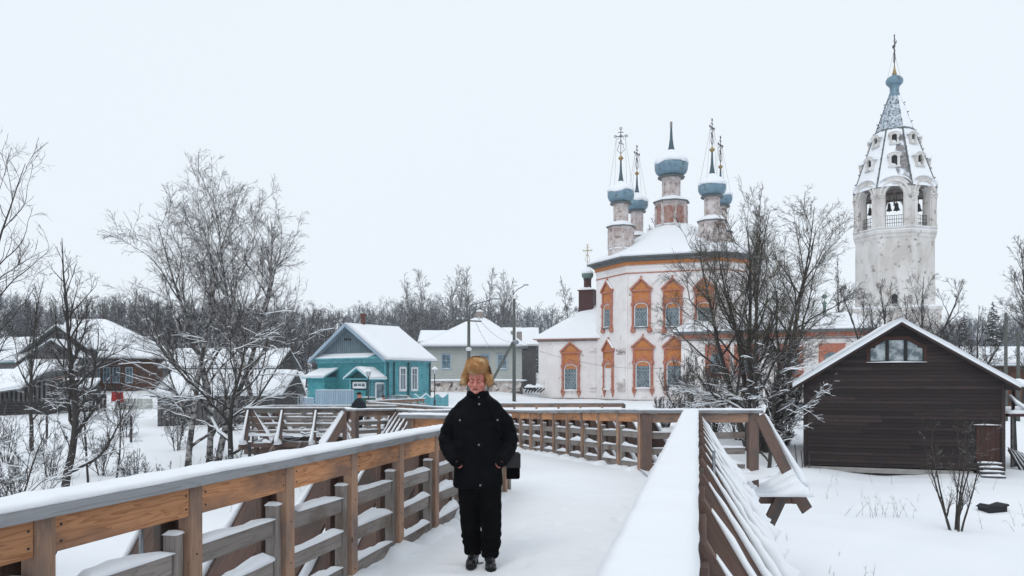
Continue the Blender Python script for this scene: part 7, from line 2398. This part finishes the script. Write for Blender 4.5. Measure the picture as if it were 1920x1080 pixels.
def limb(mb, pts, rs, n=16):
    """smooth limb: spline through joints with radii"""
    P_ = [Vector(p) for p in pts]
    out = []; rr = []
    for k in range(len(P_) - 1):
        p0 = P_[max(k - 1, 0)]; p1 = P_[k]; p2 = P_[k + 1]; p3 = P_[min(k + 2, len(P_) - 1)]
        for i in range(6):
            t = i / 6
            out.append(.5 * ((2 * p1) + (p2 - p0) * t + (2 * p0 - 5 * p1 + 4 * p2 - p3) * t * t + (3 * p1 - p0 - 3 * p2 + p3) * t ** 3))
            rr.append(lerp(rs[k], rs[k + 1], t))
    out.append(P_[-1]); rr.append(rs[-1])
    mb.tube(out, rr, n)


HX = -.035       # head centre
tilt = Matrix.Translation((HX, 0.0, 1.505)) @ Matrix.Rotation(R(9), 4, 'X') @ Matrix.Rotation(R(-7), 4, 'Z') @ Matrix.Diagonal((1.04, 1.04, 1.06, 1)) @ Matrix.Translation((0, -.012, -1.50))


def head_mb():
    h = MB()
    h.ellipsoid((0, .015, 1.635), (.079, .098, .100), 20, 14)
    h.ellipsoid((0, -.012, 1.565), (.071, .078, .070), 20, 14)
    h.ellipsoid((0, -.042, 1.530), (.055, .048, .032), 14, 10)
    h.ellipsoid((0, -.076, 1.516), (.024, .020, .019), 12, 8)
    h.ellipsoid((0, -.096, 1.592), (.0105, .016, .028), 10, 8)
    h.ellipsoid((0, -.108, 1.572), (.0155, .016, .013), 10, 8)
    for s in (-1, 1):
        h.ellipsoid((s * .013, -.099, 1.568), (.010, .012, .009), 8, 6)
        h.ellipsoid((s * .033, -.083, 1.622), (.026, .013, .009), 10, 8)
        h.ellipsoid((s * .042, -.064, 1.573), (.030, .030, .027), 12, 8)
        h.ellipsoid((s * .032, -.079, 1.601), (.0165, .0135, .0105), 10, 8)
        h.ellipsoid((s * .020, -.080, 1.545), (.018, .018, .022), 10, 8)
        h.ellipsoid((s * .082, .015, 1.59), (.012, .024, .034), 10, 8)
    h.ellipsoid((0, -.0905, 1.548), (.023, .010, .0062), 12, 8)
    h.ellipsoid((0, -.088, 1.5385), (.020, .010, .0068), 12, 8)
    h.ellipsoid((0, -.010, 1.70), (.072, .085, .05), 14, 10)
    h.xform(tilt)
    return h


def hand(mb, w, e, thumb_dir, s=1.0):
    """w wrist point, e direction of the hand (unit), thumb_dir sideways; fingers run on from the palm, slightly curled"""
    w = Vector(w); e = Vector(e).normalized(); t_ = Vector(thumb_dir); t_ = (t_ - e * t_.dot(e)).normalized()
    nrm = e.cross(t_)
    limb(mb, [w - e * .03, w + e * .03, w + e * .085], [.027 * s, .036 * s, .036 * s], 12)
    mb.ellipsoid(tuple(w + e * .05), (.036, .036, .036), 10, 8)
    for k, (off, L_) in enumerate(((.030, .068), (.011, .078), (-.009, .073), (-.028, .058))):
        b0 = w + e * .078 + t_ * off
        limb(mb, [b0 - e * .02, b0 + e * L_ * .45, b0 + e * L_ * .8 + nrm * .012, b0 + e * L_ + nrm * .028], [.0100, .0098, .0088, .0070], 8)
    b0 = w + e * .028 + t_ * .026
    limb(mb, [b0 - e * .01 - t_ * .008, b0 + e * .022 + t_ * .018, b0 + e * .050 + t_ * .026, b0 + e * .070 + t_ * .024], [.014, .013, .011, .008], 8)


mb = head_mb()
limb(mb, [(HX, .02, 1.58), (-.03, .025, 1.50), (-.03, .03, 1.40)], [.062, .062, .075])
sec_loft(mb, [(.80, -.03, .02, .15, .10), (1.0, -.03, .02, .155, .10), (1.25, -.03, .02, .15, .10), (1.35, -.03, .02, .12, .08), (1.43, -.03, .02, .08, .06)])
SHL, ELL, WRL = (-.165, .02, 1.30), (-.285, .045, 1.075), (-.200, -.130, .905)
SHR, ELR, WRR = (.105, .02, 1.30), (.225, .05, 1.10), (.168, -.116, .905)
for sh, el_, wr in ((SHL, ELL, WRL), (SHR, ELR, WRR)):
    limb(mb, [sh, el_, wr], [.055, .042, .026])
hl = (Vector((-.150, -.030, .845)) - Vector(WRL)); hr = (Vector((.110, -.020, .845)) - Vector(WRR))
hand(mb, WRL, hl, (.3, -1, .35)); hand(mb, WRR, hr, (-.3, -1, .35))
limb(mb, [(-.10, .02, .86), (-.095, -.01, .48), (-.075, .03, .10)], [.085, .062, .045])
limb(mb, [(.05, .02, .86), (.085, -.07, .48), (.075, -.10, .10)], [.085, .062, .045])
body_me = remeshed(mb, .0048, 2)
body_me.materials.append(M['skin'])

# jacket
mb = MB()
sec_loft(mb, [(.675, -.032, .02, .205, .145), (.70, -.032, .02, .218, .155), (.80, -.032, .015, .214, .158), (.92, -.033, .01, .208, .158), (1.05, -.033, .005, .205, .160), (1.18, -.033, .005, .212, .162), (1.28, -.032, .01, .210, .155), (1.345, -.032, .015, .190, .140), (1.385, -.03, .02, .205, .128), (1.42, -.03, .02, .175, .115), (1.45, -.03, .018, .132, .104), (1.47, -.03, .015, .105, .098), (1.495, -.03, .01, .090, .090), (1.505, -.03, .01, .082, .084)], 28, 2.5)
limb(mb, [(-.11, .02, 1.345), (-.215, .025, 1.265), (-.285, .045, 1.13), (-.292, .02, 1.04), (-.245, -.085, .955), (-.203, -.140, .908)], [.085, .098, .084, .078, .066, .052], 20)
limb(mb, [(.05, .02, 1.345), (.155, .025, 1.265), (.225, .05, 1.14), (.235, .03, 1.05), (.205, -.075, .965), (.171, -.126, .908)], [.085, .098, .084, .078, .066, .052], 20)


def wrinkle(co, n):
    a = mnoise.noise(Vector((co.x * 9, co.y * 9, co.z * 22)))
    b_ = mnoise.noise(Vector((co.x * 20 + co.z * 14, co.y * 18, co.z * 26)) + Vector((5, 5, 5)))
    e = 0
    for (ex, ez) in ((-.31, 1.06), (.25, 1.09)):
        d = math.hypot(co.x - ex, co.z - ez)
        e += math.exp(-(d / .11) ** 2) * .007 * math.sin(60 * (co.z - ez) + 25 * (co.x - ex) + 3 * a)
    s = .0045 * a + .0035 * b_ + e
    # quilt-like drag lines near the hem and front
    s += .003 * math.sin(co.z * 38 + 6 * mnoise.noise(co * 5))
    return s


jk = remeshed(mb, .0095, 3, wrinkle); jk.materials.append(M['jacket'])
jbvh = BVHTree.FromPolygons([v.co for v in jk.vertices], [tuple(p.vertices) for p in jk.polygons])
bbvh = BVHTree.FromPolygons([v.co for v in body_me.vertices], [tuple(p.vertices) for p in body_me.polygons])


def hit(bv, x, z, off=0.0):
    r = bv.ray_cast(Vector((x, -2, z)), Vector((0, 1, 0)))
    if r[0] is None: return None
    return r[0] + Vector((0, -off, 0))


def patch(bv, cor, th, nx=8, nz=6):
    """raised patch on the front; cor: 4 corners (x,z)"""
    a, b_, c, d = [Vector(q) for q in cor]
    vs = []
    for i in range(nx + 1):
        for j in range(nz + 1):
            q = (a.lerp(b_, i / nx)).lerp(d.lerp(c, i / nx), j / nz)
            e = min(i, nx - i, j, nz - j)
            p = hit(bv, q.x, q.y, th if e > 0 else -.002)
            vs.append(p if p else Vector((q.x, 0, q.y)))
    m_ = MB(); m_._add(vs, [(i * (nz + 1) + j, (i + 1) * (nz + 1) + j, (i + 1) * (nz + 1) + j + 1, i * (nz + 1) + j + 1) for i in range(nx) for j in range(nz)])
    return m_


man_at = Vector((-.265, 7.0, .0))
man = None
ob = bpy.data.objects.new('person', body_me); link(ob); ob.location = man_at + Vector((0, 0, .004))
tag(ob, 'man in a black jacket and tan fur hat walking towards the viewer, looking down', 'person')
man = ob


def child(name, me, parent=None, m=None):
    o = bpy.data.objects.new(name, me); link(o, parent or man)
    return o


jo = child('jacket', jk)
patch(jbvh, [(-.052, .69), (-.008, .69), (-.008, 1.47), (-.052, 1.47)], .006, 4, 40).build('placket', M['jacket'], jo, smooth=True)
for cor in ([(-.185, 1.19), (-.070, 1.185), (-.068, 1.245), (-.19, 1.255)], [(.010, 1.185), (.125, 1.19), (.13, 1.255), (.008, 1.245)],
            [(-.215, .86), (-.085, .87), (-.085, .92), (-.20, .95)], [(.02, .87), (.15, .86), (.145, .95), (.02, .92)]):
    patch(jbvh, cor, .008, 8, 4).build('pocket_flap', M['jacket'], jo, smooth=True)
for cor in ([(-.18, 1.03), (-.075, 1.03), (-.072, 1.19), (-.183, 1.19)], [(.015, 1.03), (.118, 1.03), (.122, 1.19), (.012, 1.19)]):
    patch(jbvh, cor, .004, 8, 10).build('chest_pocket', M['jacket'], jo, smooth=True)
for px, py in ((897, 745.6), (898, 758.8), (932.7, 789), (898, 835), (900.6, 911), (862, 789)):
    x = (px - 960) / F * 6.85 - man_at.x; z = EYE - (py - HZ) / F * 6.85
    p = hit(jbvh, x, z, .006)
    if p is None: continue
    m_ = MB(); m_.tube([p, p + Vector((0, -.005, 0))], [.0085, .0065], 12); m_.build('button', M['snap'], jo, smooth=True)
# collar ring and cuffs
m_ = MB(); sec_loft(m_, [(1.45, -.03, .012, .108, .102), (1.495, -.032, .004, .098, .100), (1.512, -.033, .004, .092, .096)], 24, 2.1)
m_.build('collar', M['jacket'], jo, smooth=True)
for w, e in ((WRL, hl), (WRR, hr)):
    w = Vector(w); e = e.normalized(); m_ = MB(); m_.tube([w - e * .03, w + e * .004], [.053, .050], 18); m_.build('cuff', M['jacket'], jo, smooth=True)
# trousers
mb = MB()
sec_loft(mb, [(.62, -.022, .02, .16, .13), (.80, -.03, .02, .17, .13), (.90, -.03, .02, .16, .12)], 20)
limb(mb, [(-.100, .02, .80), (-.105, .0, .62), (-.098, -.02, .44), (-.090, .02, .26), (-.078, .03, .14), (-.076, .03, .085)], [.112, .100, .090, .088, .078, .072], 20)
limb(mb, [(.055, .01, .80), (.075, -.04, .62), (.085, -.075, .44), (.085, -.09, .26), (.078, -.10, .14), (.076, -.10, .085)], [.112, .100, .090, .088, .078, .072], 20)


def wr2(co, n):
    k = math.exp(-((co.z - .22) / .13) ** 2) + .5 * math.exp(-((co.z - .5) / .09) ** 2)
    return .004 * mnoise.noise(Vector((co.x * 12, co.y * 12, co.z * 16))) + k * .006 * math.sin(co.z * 75 + 5 * mnoise.noise(co * 9))


tr = remeshed(mb, .010, 3, wr2); tr.materials.append(M['trousers']); child('trousers', tr)
for fx, fy, a in ((-.072, .03, -6), (.076, -.10, 5)):
    mb = MB()
    rot = Matrix.Translation((fx, fy, 0)) @ Matrix.Rotation(R(a), 4, 'Z')
    b1 = MB(); b1.ellipsoid((0, -.135, .045), (.046, .075, .040), 16, 10); b1.ellipsoid((0, -.06, .06), (.044, .085, .052), 16, 10); b1.ellipsoid((0, .035, .05), (.038, .05, .050), 14, 8)
    limb(b1, [(0, .012, .05), (0, .012, .12), (0, .015, .20)], [.047, .050, .053], 14)
    b1.xform(rot)
    bt = remeshed(b1, .006, 2); bt.materials.append(M['boot']); bo2 = child('boot', bt)
    s_ = MB(); s_.prism([(x, y, 0) for x, y in [(-.03, .085), (.03, .085), (.040, .03), (.034, -.05), (.048, -.13), (.034, -.19), (0, -.215), (-.034, -.19), (-.048, -.13), (-.034, -.05), (-.040, .03)]][::-1], (0, 0, .028))
    s_.xform(rot); s_.build('sole', M['rubber'], bo2)
# face details laid on the skin
def face_line(name, pts, r, m):
    q = []
    for x, z in pts:
        v = tilt @ Vector((x, -.10, z)); p = hit(bbvh, v.x, v.z, r * .35)
        if p: q.append(p)
    mm = MB(); mm.tube(q, [r * (.55 if i in (0, len(q) - 1) else 1) for i in range(len(q))], 8); return mm.build(name, M[m], man, smooth=True)


for s in (-1, 1):
    face_line('eyelash', [(s * .017, 1.5955), (s * .024, 1.5925), (s * .032, 1.5915), (s * .041, 1.593), (s * .047, 1.597)], .0022, 'lash')
    face_line('eyebrow', [(s * .014, 1.617), (s * .026, 1.624), (s * .038, 1.624), (s * .050, 1.617)], .0038, 'brow')
face_line('mouth', [(-.026, 1.541), (-.013, 1.5425), (0, 1.5418), (.013, 1.5425), (.026, 1.541)], .0022, 'lash')
face_line('lip', [(-.020, 1.5375), (-.01, 1.5355), (0, 1.535), (.01, 1.5355), (.020, 1.5375)], .0038, 'lip')

# fur hat
hat = MB()
hat.ellipsoid((0, .02, 1.728), (.112, .128, .085), 20, 12)
sec_loft(hat, [(1.675, 0, .02, .100, .110), (1.70, 0, .02, .112, .128), (1.76, 0, .02, .110, .125), (1.795, 0, .02, .085, .100)], 24, 2.6)
for i in range(9):
    a = -math.pi / 2 + (i - 4) * .24
    x, y = .112 * math.cos(a), .015 + .128 * math.sin(a)
    hat.ellipsoid((x * .9, y, 1.728), (.028, .028, .052), 10, 8)
for s in (-1, 1):
    hat.ellipsoid((s * .108, .02, 1.66), (.034, .072, .062), 12, 8)
    hat.ellipsoid((s * .132, .005, 1.605), (.036, .060, .056), 12, 8)
    hat.ellipsoid((s * .145, -.012, 1.575), (.028, .048, .036), 12, 8)
hat.ellipsoid((0, .09, 1.63), (.09, .055, .07), 14, 8)
hat.xform(Matrix.Translation((-.002, .0, 0)) @ tilt @ Matrix.Translation((0, 0, 1.60)) @ Matrix.Diagonal((.74, .86, .82, 1)) @ Matrix.Translation((0, 0, -1.585)))
hm = remeshed(hat, .009, 3); hm.materials.append(M['fur']); ho = child('fur_hat', hm)
g = np.random.default_rng(3)
co = np.array([v.co[:] for v in hm.vertices]); no = np.array([v.normal[:] for v in hm.vertices])
c0 = tilt @ Vector((0, .02, 1.72))
pick = g.integers(0, len(co), 15000)
base = co[pick] + g.normal(size=(15000, 3)) * .002
nn = no[pick]
dr2 = norm(nn * .8 + g.normal(size=nn.shape) * .30 + np.array([0, 0, -.35]))
ln = g.uniform(.012, .028, len(pick))
side = norm(np.cross(dr2, g.normal(size=dr2.shape)))
wv_ = .0011
tip = base + dr2 * ln[:, None] + np.array([0, 0, -1]) * (ln[:, None] * .2)
b2 = np.cross(dr2, side)
Vv = np.stack([base + side * wv_, base - side * wv_ * .5 + b2 * wv_, base - side * wv_ * .5 - b2 * wv_, tip], 1)
nz = np.array([mnoise.noise(Vector(p) * 22) for p in base])
dark = ((base[:, 2] > 1.785 + .03 * nz) & (base[:, 1] > -.07)) | ((base[:, 0] > HX + .085) & (base[:, 2] > 1.66) & (nz > -.15))
for nm, msk in (('fur', ~dark), ('dark_fur', dark)):
    v_ = Vv[msk].reshape(-1, 3); k = np.arange(msk.sum())[:, None] * 4
    f_ = np.concatenate([k + [0, 1, 3], k + [1, 2, 3], k + [2, 0, 3]])
    me = np_mesh(nm, v_, f_); me.materials.append(M['fur' if nm == 'fur' else 'fur_dark']); o = child(nm, me, ho); o['kind'] = 'stuff'
# shoulder bag with strap
sb = MB(); sb.box(.215, .335, .02, .20, .74, .965)
bm_ = remeshed(sb, .012, 4); bm_.materials.append(M['trousers'])
bag = bpy.data.objects.new('shoulder_bag', bm_); link(bag); bag.location = ob.location; tag(bag, 'black shoulder bag hanging at the man\'s hip behind his arm', 'bag')
q = []
for i in range(16):
    t = i / 15; x = lerp(.035, .20, t ** 1.1); z = lerp(1.455, 1.02, t)
    p = hit(jbvh, x, z, .004)
    if p: q.append(p)
st2 = MB()
for i in range(len(q) - 1): st2.beam(q[i], q[i + 1], .014, .004, up=(0, -1, .2))
st2.build('strap', M['trousers'], bag)
fl2 = MB(); fl2.box(.21, .34, .012, .02, .84, .965); fl2.build('flap', M['boot'], bag, bevel=.004)


def walker(x, y, z, rot, s, label, coat, capm, name='person'):
    o = bpy.data.objects.new(name, body_me.copy()); link(o); o.location = (x, y, z); o.rotation_euler = (0, 0, rot); o.scale = (s, s, s)
    tag(o, label, 'person')
    j2 = jk.copy(); j2.materials.clear(); j2.materials.append(M[coat]); link(bpy.data.objects.new('jacket', j2), o)
    t2 = tr.copy(); t2.materials.clear(); t2.materials.append(M['trousers']); link(bpy.data.objects.new('trousers', t2), o)
    for c_ in [c for c in man.children if c.name.startswith('boot')]:
        q_ = c_.copy(); link(q_, o)
    cp = MB(); cp.ellipsoid((HX, -.0, 1.70), (.098, .11, .075), 16, 10); cp.lathe([(.1, 0), (.145, .005), (.14, .02), (.1, .03)], (HX, -.005, 1.685), 16)
    cp.build('hat', M[capm], o, smooth=True)
    return o


walker(gx(672, 33.9), 33.9, deck_z(33.9) + .02, R(172), .97, 'man in dark blue coat and dark hat seen from behind, far along the bridge', 'navy', 'rubber')
walker(gx(718, 52), 52, at(0, 741, 52).z - 1.74, R(160), .98, 'distant person in a dark hat, only the head showing above the last railing', 'maroon', 'rubber')

# ------------------------------------------------------------------ winter haze
hz = MB(); hz.box(-710, 710, -110, 650, -4.5, 46)
hm_ = bpy.data.materials.new('haze'); hm_.use_nodes = True
t_ = hm_.node_tree; t_.nodes.clear()
o_ = t_.nodes.new('ShaderNodeOutputMaterial'); v_ = t_.nodes.new('ShaderNodeVolumePrincipled')
v_.inputs['Color'].default_value = (0.97, 0.985, 1.0, 1)
v_.inputs['Density'].default_value = 0.00035
v_.inputs['Anisotropy'].default_value = 0.2
t_.links.new(v_.outputs[0], o_.inputs['Volume'])
ho_ = hz.build('haze', hm_); tag(ho_, 'thin winter haze over the whole village', kind='stuff')
